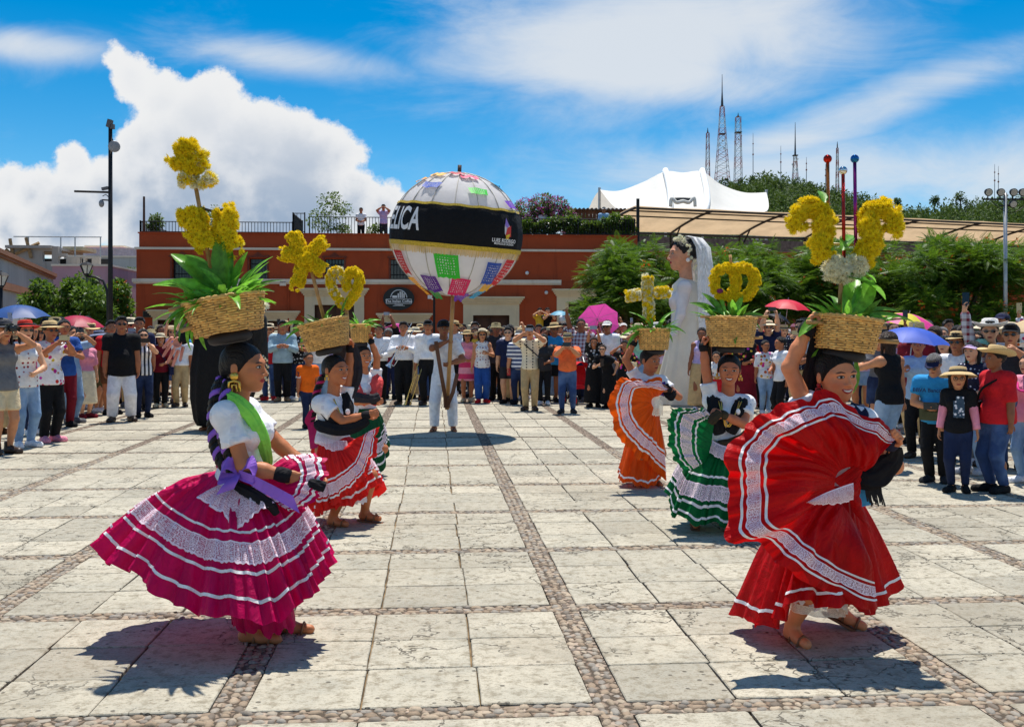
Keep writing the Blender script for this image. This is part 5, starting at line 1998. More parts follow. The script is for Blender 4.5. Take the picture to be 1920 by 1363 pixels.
 if tm is not None:
  v = Vol(lo, hi, res)
  hemp = P['pelvis'] + (0, 0, (.03 if tuck else -.035) * h) if hem is None else np.array([P['pelvis'][0], P['pelvis'][1], hem * h])
  hc = [(hemp, tuple(-up))]
  v.cone(P['pelvis'], P['waist'], tr['pel'] + e * 1.25, tr['wai'] + e * 1.3, K, SQ, hc)
  v.cone(P['pelvis'] - (0, 0, .12 * h), P['pelvis'] + (0, 0, .03 * h), max(tr['pel'], .104 * h * (.5 + .5 * b)) + e * 1.5 + .004 * h, tr['pel'] + e * 1.4, K, (fr_, .86), hc)
  v.cone(P['waist'], P['chest'], tr['wai'] + e * 1.3, tr['che'] + e, K, SQ, hc)
  if tk not in ('tank',):
   v.cone(P['shR'], P['shL'], tr['sho'] + e, tr['sho'] + e, K)
  else:
   a_, b_ = P['neck'] - sd_ * .055 * h - (0, 0, .03 * h), P['neck'] + sd_ * .055 * h - (0, 0, .03 * h)
   v.cone(a_, b_, tr['sho'] * .8 + e, tr['sho'] * .8 + e, K)
  v.cone(P['chest'], P['neck'] - (0, 0, .035 * h), tr['che'] + e, tr['sho'] + e, K, SQ)
  if f:
   for s in (-1, 1):
    v.ell(P['chest'] + sd_ * s * .042 * h + fr_ * .05 * h + (0, 0, .0), np.array([.044, .040, .044]) * h * bw + e * .6, K)
  elif b > 1.12:
   v.ell(P['waist'] + fr_ * .035 * h, np.array([.085, .075, .085]) * h * b, K * 2)
  if tk in ('polo', 'shirt'):                         # collar
   v.cone(P['neck'] - (0, 0, .028 * h), P['neck'] - (0, 0, .004 * h) + fr_ * .004 * h, neckr * 1.42, neckr * 1.32, .004, None, [(P['neck'] - (0, 0, .002 * h), (0, 0, 1))])
  sl = sleeve if sleeve is not None else {'tee': .62, 'polo': .66, 'blouse': .5, 'long': 1.9, 'shirt': 1.85, 'tank': 0, 'half': .95}.get(tk, .6)
  for i in 'RL':
   A, E, Wr = P['sh' + i], P['el' + i], P['wr' + i]
   if sl <= 0:
    continue
   if sl <= 1:
    end = A + (E - A) * sl
    d = (E - A) / np.linalg.norm(E - A)
    v.cone(A, end + d * .03, arm_r + e, arm_r * (1.0 if tk != 'blouse' else 1.25) + e * 1.3, K * .6, None, [(end, tuple(d))])
   else:
    v.cone(A, E, arm_r + e, arm_r * .80 + e, K * .6)
    end = E + (Wr - E) * (sl - 1)
    d = (Wr - E) / np.linalg.norm(Wr - E)
    v.cone(E, end + d * .02, arm_r * .80 + e, arm_r * .60 + e, K * .6, None, [(end, tuple(d))])
  if tk == 'dress':
   pass
  nm = {'tee': 'shirt', 'polo': 'polo_shirt', 'blouse': 'blouse', 'long': 'long_sleeved_shirt', 'shirt': 'shirt', 'tank': 'tank_top', 'half': 'shirt'}.get(tk, 'shirt')
  obj(nm, newmesh(nm, *v.skin(), True), tm, r)
 if bmt is not None:
  v = Vol(lo, hi, res)
  wc = P['waist'] + up * (-.012 * h)
  if bk in ('pants', 'shorts', 'jeans', 'loose', 'capri'):
   botz = {'shorts': .33, 'capri': .16}.get(bk, .045) * h
   v.cone(P['pelvis'], P['waist'], tr['pel'] + e * .8, tr['wai'] + e * .9, K, SQ, [(wc, tuple(up))])
   th = (.056 if f else .055) * h * (.5 + .5 * b)
   lo_ = 1.0 if bk in ('jeans', 'pants', 'capri') else 1.25
   for i in 'RL':
    d = [((0, 0, botz), (0, 0, -1))]
    v.cone(P['hip' + i], P['kn' + i], th + e, th * .64 * lo_ + e, K * .5, None, d)
    if bk != 'shorts':
     v.cone(P['kn' + i], P['an' + i] - (0, 0, .0), th * .64 * lo_ + e, th * (.40 if bk == 'jeans' else .52) * lo_ + e, K * .5, None, d)
   nm = {'jeans': 'jeans', 'shorts': 'shorts'}.get(bk, 'trousers')
  else:                                               # skirt: length in fractions of the height
   zb = {'skirt': .30, 'mini': .36, 'longskirt': .06, 'midi': .17}[bk] * h
   bot = np.array([P['pelvis'][0] * .5, P['pelvis'][1] * .5, zb])
   rb = {'skirt': .138, 'mini': .13, 'longskirt': .16, 'midi': .15}[bk] * h * bw
   v.cone(P['pelvis'], P['waist'], tr['pel'] + e, tr['wai'] + e, K, SQ, [(wc, tuple(up))])
   v.cone(P['pelvis'], bot + (0, 0, -.02), tr['pel'] + e + .016 * h, rb, K, (fr_, .84), [((0, 0, zb), (0, 0, -1))])
   nm = 'skirt'
  obj(nm, newmesh(nm, *v.skin(), True), bmt, r)
  if belt is not None:
   n = 20
   fa = np.cross(up, sd_)
   rr = tr['wai'] + e * 1.75
   ring = [P['waist'] - up * .02 * h + rr * (sd_ * math.cos(6.2832 * k / n) + fr_ * SQ[1] * math.sin(6.2832 * k / n)) for k in range(n)]
   obj('belt', B().grid([[p + up * .013 * h for p in ring], [p - up * .013 * h for p in ring]], closed_u=True), belt, r)
 if shoes and shoes[1] is not None:
  for i in 'RL':
   t = np.array(ft['RL'.index(i)], float)
   a = P['an' + i]
   ang = math.atan2(t[0], -t[1])
   o = obj('shoe', SHOES['boot' if shoes[0] == 'boot' else 'shoe'], shoes[1], r, loc=(a[0], a[1], max(a[2] - .045 * h, 0.0)), rot=(0, 0, ang), scale=.205 * h)
 if hair and hair[0] != 'bald':
  o = obj('hair', hair_mesh(hair[0]), hair[1] or M_HAIR, r)
  o.matrix_local = Mh
 if hat:
  hm = Mh @ Matrix.Translation((0, .06, .22 if hat[0] != 'cap' else .17)) @ Matrix.Rotation(hat[2] if len(hat) > 2 else RAD(-6), 4, 'X')
  o = obj('hat', hat_mesh(hat[0]), hat[1], r)
  o.matrix_local = hm
  if hat[0] in ('straw', 'fedora', 'sunhat', 'cowboy'):
   o2 = obj('hat_band', band_mesh(hat[0]), hat[3] if len(hat) > 3 else mat('hat_band_black', (0.02, 0.018, 0.02), 0.7), o)
 if glasses:
  o = obj('glasses', glasses_mesh(), M_LENS, r)
  o.matrix_local = Mh
 r.update_tag()
 M0 = Matrix.Translation(Vector(loc)) @ Matrix.Rotation(rz, 4, 'Z')
 return r, P, M0, Mh

def sub(root, name, geo, m, parent=None, smooth=True):
 return obj(name, geo, m, parent or root, smooth)
# ------------------------------------------------------------------ dancers, their skirts, baskets and flower ornaments
M_SASH = cloth('black_shawl', (26, 24, 28))
M_BLOUSE = cloth('white_blouse', (242, 240, 242), pattern='embroider', c2=(225, 222, 228), ps=16)
M_RIB = cloth('white_ribbon', (245, 240, 240), shine=.2)
M_GOLD = mat('gold', (0.80, 0.50, 0.10), 0.28, 0.1, metal=0.9)
M_SANDAL = mat('tan_leather', (0.22, 0.10, 0.045), 0.6, 0.2)
M_BLACKB = mat('black_cord', (0.02, 0.018, 0.02), 0.7, 0.2)

def m_silk(name, rgb):
 """satin skirt cloth: soft sheen, fine vertical creases"""
 m, t, b = principled(name)
 col = lin(rgb)
 co = t.node('ShaderNodeTexCoord').outputs['Object']
 uv = t.node('ShaderNodeUVMap').outputs[0]
 cr = t.noise(t.mapping(uv, scale=(38, 3.0, 1)), 1.0, 4, .6, .3)
 c = t.mix(t.step(cr, .3, .7), tuple(q * .82 for q in col), tuple(min(q * 1.12, 1) for q in col))
 t.put(b.inputs['Base Color'], c)
 b.inputs['Roughness'].default_value = 0.5
 b.inputs['Specular IOR Level'].default_value = 0.22
 h = t.m('ADD', t.m('MULTIPLY', cr, .7), t.noise(co, 13.0, 4, .55, 1.0))
 bp = t.node('ShaderNodeBump', {'Strength': 0.55, 'Distance': 0.03, 'Height': h})
 t.l.new(bp.outputs[0], b.inputs['Normal'])
 tr = t.node('ShaderNodeBsdfTranslucent', {'Color': c})
 mx = t.node('ShaderNodeMixShader', {0: .3})
 t.l.new(b.outputs[0], mx.inputs[1])
 t.l.new(tr.outputs[0], mx.inputs[2])
 t.l.new(mx.outputs[0], t.n['Material Output'].inputs[0])
 return m

def m_lace(name, dens=.5, tint=(245, 228, 236)):
 """open lace: threads and rosettes, see-through between"""
 m, t, b = principled(name)
 uv = t.node('ShaderNodeUVMap').outputs[0]
 mp = t.mapping(uv, scale=(70, 5.0, 1))
 vo = t.node('ShaderNodeTexVoronoi', {'Scale': 1.0, 'Randomness': .35, 'Vector': mp})
 ve = t.node('ShaderNodeTexVoronoi', {'Scale': 1.0, 'Randomness': .35, 'Vector': mp}, feature='DISTANCE_TO_EDGE')
 v2 = t.node('ShaderNodeTexVoronoi', {'Scale': 4.2, 'Randomness': .6, 'Vector': mp}, feature='DISTANCE_TO_EDGE')
 ros = t.step(t.m('ABSOLUTE', t.m('SUBTRACT', vo.outputs['Distance'], .27)), .1, .05)
 net = t.step(v2.outputs['Distance'], .12, .05)
 edge = t.step(ve.outputs['Distance'], .09, .04)
 y = t.node('ShaderNodeSeparateXYZ', {0: uv}).outputs[1]
 bord = t.step(t.m('ABSOLUTE', t.m('SUBTRACT', y, .5)), .40, .44)
 f = t.m('MAXIMUM', t.m('MAXIMUM', ros, t.m('MULTIPLY', net, .75)), t.m('MAXIMUM', edge, bord))
 f = t.m('MAXIMUM', f, dens)
 t.put(b.inputs['Base Color'], lin(tint))
 b.inputs['Roughness'].default_value = .8
 tp = t.node('ShaderNodeBsdfTransparent')
 mx = t.node('ShaderNodeMixShader', {0: f})
 t.l.new(tp.outputs[0], mx.inputs[1])
 t.l.new(b.outputs[0], mx.inputs[2])
 t.l.new(mx.outputs[0], t.n['Material Output'].inputs[0])
 return m

M_LACE = m_lace('white_lace', .22, (250, 226, 236))
M_LACE2 = m_lace('cream_lace', .4, (240, 225, 205))

def uvgrid(me, nv, nu, closed):
 """uv from grid position: u along the hem, v across the band"""
 uvl = me.uv_layers.new(name='UVMap')
 k = 0
 data = np.zeros((len(me.loops), 2), np.float32)
 cols = nu if closed else nu - 1
 for j in range(nv - 1):
  for i in range(cols):
   for (a, b) in ((i, j), (i + 1, j), (i + 1, j + 1), (i, j + 1)):
    data[k] = (a / cols, b / (nv - 1))
    k += 1
 uvl.data.foreach_set('uv', data.ravel())

def fan(root, name, waist, hem, m, closed=True, nu=150, nv=26, bulge=.05, bdir=(0, 0, 1), pleat=.02, npl=26, bands=(), flip=1, seed=1, ruffle=.0, power=1.0, wob=.0, crease=.004):
 """gathered cloth from a waist line to a hem line, with sewn ribbons and lace that follow it"""
 rs = np.random.RandomState(seed)
 Wp, Hp = catmull(waist, nu, closed), catmull(hem, nu, closed)
 u = np.arange(nu) / nu
 # hem wanders: no cloth edge runs true
 kk = [rs.randint(4, 9), rs.randint(9, 16), rs.randint(17, 30)]
 wv = sum(a * np.sin(2 * math.pi * k * u + rs.uniform(0, 6.28)) for a, k in zip((.016, .011, .006), kk))
 edge = np.ones(nu) if closed else np.clip(np.minimum(u, 1 - u) / .08, 0, 1)
 dh = Hp - Wp
 Hw = dh / (np.linalg.norm(dh, axis=1)[:, None] + 1e-9) * (wv * edge * min(1.0, np.linalg.norm(dh, axis=1).mean() / .4))[:, None]
 wds = np.concatenate([[0], np.cumsum(rs.uniform(.45, 1.7, npl))])
 ph = 2 * math.pi * np.interp(u, wds / wds[-1], np.arange(npl + 1))
 kn = rs.uniform(.25, 1.5, npl)
 kx = np.append(kn, kn[0])
 am = np.interp(u * npl, np.arange(npl + 1), kx)
 big = .9 * np.sin(2 * math.pi * 3 * u + seed) + .7 * np.sin(2 * math.pi * 7 * u + 2.1 * seed)
 bd = np.array(bdir, float)

 def surf(ts):
  P = []
  for t in ts:
   tt = t ** power
   row = Wp * (1 - tt) + Hp * tt + Hw * t ** 5 + bd * bulge * math.sin(math.pi * min(t, 1)) ** 1.0
   row = row + bd * (wob * math.sin(math.pi * min(t, 1)) * np.sin(2 * math.pi * (2.3 * u + t * .9) + seed))[:, None]
   P.append(row)
  P = np.array(P)
  du = np.roll(P, -1, 1) - np.roll(P, 1, 1)
  if not closed:
   du[:, 0], du[:, -1] = P[:, 1] - P[:, 0], P[:, -1] - P[:, -2]
  du = du / (np.linalg.norm(du, axis=2, keepdims=True) + 1e-9)
  dv = (Hp - Wp)[None] + bd * bulge * math.pi * np.cos(np.pi * np.clip(np.array(ts), 0, 1))[:, None, None]
  n = np.cross(du, dv)
  n = n / (np.linalg.norm(n, axis=2, keepdims=True) + 1e-9) * flip
  T = np.array(ts)[:, None]
  amp = pleat * (T ** 1.3) * am[None] + ruffle * np.clip((T - .86) / .14, 0, 1) * np.sin(2 * math.pi * npl * 1.9 * u)[None] * .6
  wav = np.sin(ph[None] + .5 * np.sin(3 * T + seed)) + .3 * np.sin(2.3 * ph + 1.1 + 2.5 * T) + .12 * np.sin(5.1 * ph + 4 * T)
  dsp = amp * wav + pleat * .8 * (T ** 1.1) * big[None] * (1 if closed else .5) + crease * np.sin(9 * T + 14 * u[None] * 6.28 + 2 * np.sin(5 * T + 3 * u[None] * 6.28)) * np.sin(math.pi * np.clip(T, 0, 1))
  return P + n * dsp[:, :, None], n
 ts = np.linspace(0, 1, nv)
 P, N = surf(ts)
 b = B().grid(P, closed_u=closed)
 me = b.mesh(name, True)
 uvgrid(me, nv, nu, closed)
 sk = obj(name, me, m, root)
 for (t0, t1, kind) in bands:
  nb = 4 if kind == 'ribbon' else 7
  Q, Nq = surf(np.linspace(t0, t1, nb))
  off = .004 if kind == 'ribbon' else .006
  Q = Q + Nq * off
  if kind == 'lace':
   sc = (np.abs(np.sin(math.pi * npl * 3 * u))[:, None] * (Hp - Wp) * .012)
   Q[-1] += sc
  me = B().grid(Q, closed_u=closed).mesh('ribbon' if kind == 'ribbon' else 'lace_band', True)
  uvgrid(me, nb, nu, closed)
  obj('ribbon' if kind == 'ribbon' else 'lace_band', me, M_RIB if kind == 'ribbon' else M_LACE, sk)
 return sk

def strap(root, name, pts, w, m, flat=.5, parent=None, lobes=6):
 """gathered, folded cloth laid along a path: creased cross section that shifts along its length"""
 P = np.array([list(p) for p in pts], float)
 n, k = max(len(P) * 7, 16), 36
 Q = catmull(P, n)
 ws = np.interp(np.linspace(0, 1, n), np.linspace(0, 1, len(P)), np.full(len(P), w) if np.isscalar(w) else w)
 sd = int(abs(P[0][0] * 917 + P[-1][2] * 313)) % 97
 rs = np.random.RandomState(sd)
 T = np.gradient(Q, axis=0)
 T /= np.linalg.norm(T, axis=1)[:, None] + 1e-9
 th = np.linspace(0, 2 * math.pi, k, endpoint=False)
 p1, p2, p3 = rs.uniform(0, 6.28, 3)
 rows = []
 up = np.array([0, -1.0, .3])
 for i in range(n):
  a_ = np.cross(T[i], up)
  a_ /= np.linalg.norm(a_) + 1e-9
  c_ = np.cross(a_, T[i])
  t = i / (n - 1)
  r = ws[i] * (1 + .17 * np.sin(lobes * th + 2.2 * t * 3 + p1) + .11 * np.sin((lobes + 5) * th - 3 * t * 3 + p2) + .08 * math.sin(9 * t + p3))
  if i in (0, n - 1):
   r = r * .55
  rows.append(Q[i] + (a_ * 1.12)[None] * (r * np.cos(th))[:, None] + (c_ * flat)[None] * (r * np.sin(th))[:, None])
 b = B().grid(rows, closed_u=True)
 b.f.append(list(range(k))[::-1])
 b.mi.append(0)
 b.f.append([(n - 1) * k + q for q in range(k)])
 b.mi.append(0)
 return obj(name, b, m, parent or root, True)

def flatstrip(root, name, pts, width, wdir, m, parent=None, wave=.0):
 Q = catmull([list(p) for p in pts], 22)
 wd = np.array(wdir, float)
 wd /= np.linalg.norm(wd)
 ws = np.interp(np.linspace(0, 1, 22), np.linspace(0, 1, len(width)), width) if not np.isscalar(width) else np.full(22, width)
 nrm = np.cross(np.gradient(Q, axis=0), wd)
 nrm /= np.linalg.norm(nrm, axis=1)[:, None] + 1e-9
 rows = []
 for s in (-1, -.33, .33, 1):
  rows.append(Q + wd * (ws * s * .5)[:, None] + nrm * (wave * math.cos(s * 4) + .0)[..., None] if np.ndim(wave) else Q + wd * (ws * s * .5)[:, None] + nrm * wave * math.cos(s * 3.5))
 me = B().grid(rows).mesh(name, True)
 uvgrid(me, 4, 22, False)
 return obj(name, me, m, parent or root)

# ---- baskets, leaves, blossoms -------------------------------------------------
M_WICK = mat('wicker', (0.86, 0.46, 0.13), 0.55, 0.28, 30, 0.4, 80, objv=.18)
M_WICKD = mat('dark_wicker', (0.40, 0.22, 0.075), 0.7, 0.3, 30)
M_BAMBOO = mat('bamboo_stick', (0.50, 0.27, 0.09), 0.5, 0.25, 12)
M_LEAFA = mat('broad_leaf', (0.17, 0.42, 0.04), 0.38, 0.35, 7, trans=.45, objv=.4)
M_YEL = mat('yellow_petals', (1.0, 0.74, 0.01), 0.7, 0.12, 40, trans=.18, objv=.16)
M_CENT = mat('flower_centre', (0.42, 0.20, 0.01), 0.8, .3)
M_WHT = mat('cream_petals', (0.93, 0.88, 0.66), 0.7, 0.1, 40, trans=.3, objv=.12)

def basket(label, d, rim, bot, half_rim, half_bot, tilt, sticks=()):
 """wicker basket; rim / bot = pixel centres, halves in pixels at distance d"""
 s = d / FPX
 pb, pr = W(bot[0], bot[1], d), W(rim[0], rim[1], d)
 H = abs(rim[1] - bot[1]) * s
 r = thing('flower_basket', label, 'basket', pb, 0, 'baskets carried on the dancers heads')
 r.rotation_euler = (0, tilt, -YAW)
 r0, r1 = half_bot * s, half_rim * s
 n, rows = 22, 15
 prof = lambda t: r0 + (r1 - r0) * t ** .8
 core = B().lathe([(.01, .004), (prof(0) * .93, .005), (prof(.5) * .945, H * .5), (prof(1) * .955, H * .98), (prof(1) * .90, H * .98), (prof(.1) * .8, H * .25), (.01, H * .25)], 28)
 obj('inner_wall', core, M_WICKD, r, True)
 for k in range(rows):
  t = (k + .5) / rows
  R_ = prof(t)
  pk = math.pi * (k % 2) + random.Random(k * 7 + int(d * 10)).uniform(-.7, .7)
  pts = []
  for i in range(n * 2 + 1):
   a = 6.28318 * i / (n * 2)
   q = R_ + .005 * math.cos(n * a + pk) + .002 * math.sin(5 * a + k)
   pts.append((q * math.cos(a), q * math.sin(a), H * t + .0015 * math.sin(a * 7 + k)))
  obj('weave_strand', B().tube(pts, H / rows * .40, 5, False, flat=(.8, 1.3)), M_WICK, r, True)
 st = B()
 for i in range(n):
  a = 6.28318 * (i + .5) / n
  st.tube([(prof(t) * math.cos(a), prof(t) * math.sin(a), H * t) for t in (0.01, .5, .99)], .0042, 4, False)
 tag(obj('stakes', st, M_WICKD, r), kind='stuff')
 for k in range(2):
  rp = [((prof(1) + .003) * math.cos(a), (prof(1) + .003) * math.sin(a), H + .006 * math.sin(a * 18 + math.pi * k)) for a in np.linspace(0, 6.28318, 110)]
  obj('rim', B().tube(rp, .0075, 6, False), M_WICK, r, True)
 for (x0, z0, x1, z1, y) in sticks:
  obj('carrying_stick', B().tube([(x0 * r1, y * r1, z0 * H), (x1 * r1, y * r1, z1 * H)], .011, 8), M_BAMBOO, r, True)
 # the cloth ring it stands on
 ring = [(min(.085, r0 * .6) * math.cos(a), min(.085, r0 * .6) * math.sin(a), -.022) for a in np.linspace(0, 6.28318, 28)]
 obj('head_ring', B().tube(ring, .028, 8, False), M_BLACKB, r, True)
 return r, H, r1

def leaf_mesh(w, bend, fold, n=9):
 L = []
 for i in range(n):
  t = i / (n - 1)
  wd = w * (math.sin(math.pi * min(t * .93 + .05, 1)) ** .8) * (1 - .25 * t)
  a = bend * t
  x, z = (math.sin(a) / max(bend, 1e-3)) if bend > 1e-3 else t, -((1 - math.cos(a)) / max(bend, 1e-3)) if bend > 1e-3 else 0
  L.append([(x, -wd, z + fold * wd), (x, -wd * .5, z + fold * wd * .35), (x, 0, z), (x, wd * .5, z + fold * wd * .35), (x, wd, z + fold * wd)])
 return B().grid(L).mesh('leaf', True)

LEAVES = [leaf_mesh(*a) for a in ((.16, .5, .5), (.12, .9, .6), (.20, .35, .4), (.10, 1.3, .6), (.065, .7, .7), (.05, 1.1, .7))]

def leaves(label, basket_root, H, R_, n, size, seed, kinds=(0, 1, 2, 3), extra=(), up=(25, 80), d=None):
 """bunch of long green leaves standing in a basket; extra = (px,py,px2,py2,width kind) big ones"""
 rs = random.Random(seed)
 M0 = Matrix.Translation(basket_root.location) @ basket_root.rotation_euler.to_matrix().to_4x4()
 r = thing('leaf_bunch', label, 'leaves', M0 @ Vector((0, 0, H * .8)), 0, 'leaf bunches in the baskets')
 r.rotation_euler = basket_root.rotation_euler
 for k in range(n):
  a = rs.uniform(0, 6.283)
  el = RAD(rs.uniform(*up))
  L = size * rs.uniform(.6, 1.15)
  q = R_ * rs.uniform(.1, .8)
  o = obj('leaf', LEAVES[rs.choice(kinds)], M_LEAFA, r)
  o.location = (q * math.cos(a), q * math.sin(a), 0)
  o.rotation_euler = (rs.uniform(-.5, .5), -el, a + rs.uniform(-.4, .4))
  o.scale = (L, L, L)
 Mi = (Matrix.Translation(r.location) @ r.rotation_euler.to_matrix().to_4x4()).inverted()
 for (x0, y0, x1, y1, kd, dy) in extra:
  p0, p1 = Mi @ W(x0, y0, d - .03), Mi @ W(x1, y1, d + dy)
  dv = p1 - p0
  L = dv.length * 1.08
  o = obj('leaf', LEAVES[kd], M_LEAFA, r)
  Fm = frame(dv, (rs.uniform(-.3, .3), -.55, .8))
  M4 = Matrix.Identity(4)
  for i in range(3):
   for j in range(3):
    M4[i][j] = Fm[i, j] * L
  M4.translation = p0
  o.matrix_local = M4
 return r

def blossom_mesh(seed, n=16, rings=3):
 rs = random.Random(seed)
 b = B()
 for k in range(rings):
  el = RAD((12, 42, 70)[k])
  ln = (1.0, .85, .6)[k]
  for i in range(n - 4 * k):
   a = 6.283 * (i + .5 * k) / (n - 4 * k) + rs.uniform(-.1, .1)
   d = np.array([math.cos(a) * math.cos(el), math.sin(a) * math.cos(el), math.sin(el)])
   s = np.array([-math.sin(a), math.cos(a), 0])
   L = ln * rs.uniform(.85, 1.1)
   o = np.array([0, 0, .12 * k])
   b.add([o, o + d * L * .6 + s * .13, o + d * L + (0, 0, .10), o + d * L * .6 - s * .13], [(0, 1, 2, 3)])
 b.ball((0, 0, .12), (.42, .42, .26), 8, 4)
 b.ball((0, 0, .36), (.17, .17, .10), 6, 3, 1)
 return b.mesh('blossom', False)

BLOS = [blossom_mesh(k) for k in range(4)]

def ornament(label, d, tubes, stick, bl=.024, seed=1, cat='flower ornament', extra_parts=None):
 """shape covered with blossoms; tubes = [(pixel path, radius px, 'y'/'w')]; stick = pixel ends"""
 rs = random.Random(seed)
 s = d / FPX
 base = W(stick[0][0], stick[0][1], d)
 r = thing('flower_ornament', label, cat, base, -YAW, 'flower ornaments in the baskets')
 loc = lambda px, py, dy=0.0: np.array([(px - stick[0][0]) * s, dy, (stick[0][1] - py) * s])
 obj('stick', B().tube([loc(*stick[0]), loc(*stick[1])], .011 * d / 5.4 if d < 7 else .015, 8), M_BAMBOO, r, True)
 tot = 0
 for (path, rad, col) in tubes:
  rad = rad * (1.08 if d < 7 else 1.0)
  P = np.array([loc(*p) for p in path])
  Q = catmull(P, max(8, len(P) * 6)) if len(P) > 1 else P
  rr = rad * s
  if len(Q) > 1:
   core = B().tube(Q, rr * .66, 10)
  else:
   core = B().ball(Q[0], rr * .66)
  obj('padding', core, mat('dull_yellow', (0.92, 0.62, 0.01), 0.9, .2) if col != 'w' else M_WHT, r, True)
  Ln = np.linalg.norm(np.diff(Q, axis=0), axis=1).sum() if len(Q) > 1 else 0
  area = 2 * math.pi * rr * (Ln + 1.6 * rr)
  kf = 1.0 if d < 7 else .70
  n = int(area / (bl * bl * 2.3 * kf * kf))
  for k in range(n):
   t = rs.random() * (len(Q) - 1)
   i = min(int(t), max(len(Q) - 2, 0))
   c = Q[i] + (Q[min(i + 1, len(Q) - 1)] - Q[i]) * (t - i)
   T = Q[min(i + 1, len(Q) - 1)] - Q[i]
   T = T / (np.linalg.norm(T) + 1e-9) if np.linalg.norm(T) > 0 else np.zeros(3)
   v = np.array([rs.gauss(0, 1), rs.gauss(0, 1) - .35, rs.gauss(0, 1)])
   endcap = len(Q) == 1 or (t < .25 or t > len(Q) - 1.25)
   if not endcap:
    v = v - np.dot(v, T) * T
   v /= np.linalg.norm(v) + 1e-9
   o = obj('blossom', BLOS[rs.randrange(4)], [M_WHT if (col == 'w' or (col == 'm' and rs.random() < .4)) else M_YEL, M_CENT], r)
   Fm = frame(np.cross(v, (rs.gauss(0, 1), rs.gauss(0, 1), 1.0)), v)
   sc = bl * kf * rs.uniform(1.15, 1.7)
   M4 = Matrix.Identity(4)
   for a in range(3):
    for e in range(3):
     M4[a][e] = Fm[a, e] * sc
   M4.translation = Vector(c + v * rr * rs.uniform(.66, .80))
   o.matrix_local = M4
   tot += 1
 if extra_parts:
  extra_parts(r, loc, s)
 return r

def sandal(root, P, i, m=None, h=1.5):
 he, toe = P['heel' + i], P['toe' + i]
 d = toe - he
 L = np.linalg.norm(d)
 d = d / L
 sd_ = np.cross((0, 0, 1), d)
 sd_ /= np.linalg.norm(sd_) + 1e-9
 up = np.cross(d, sd_)
 c0 = he - up * .021 * h
 pts = [(-.3, 0), (-.2, .8), (.3, .85), (.75, 1.1), (1.15, .9), (1.25, 0), (1.15, -.9), (.75, -1.1), (.3, -.85), (-.2, -.8)]
 top = [c0 + d * L * a + sd_ * .024 * h * b for a, b in pts]
 n = len(pts)
 b = B().add(top + [p - up * .012 for p in top], [tuple(range(n)), tuple(range(2 * n - 1, n - 1, -1))] + [(k, k + n, (k + 1) % n + n, (k + 1) % n) for k in range(n)])
 sole = obj('sandal', b, m or M_SANDAL, root)
 st = B()
 for t in (.35, .8):
  c = he + d * L * t
  st.tube([c - sd_ * .024 * h - up * .015 * h, c - sd_ * .014 * h + up * .012 * h, c + up * .021 * h, c + sd_ * .014 * h + up * .012 * h, c + sd_ * .024 * h - up * .015 * h], .006, 6, flat=(1, 1.6))
 obj('strap', st, m or M_SANDAL, sole, True)

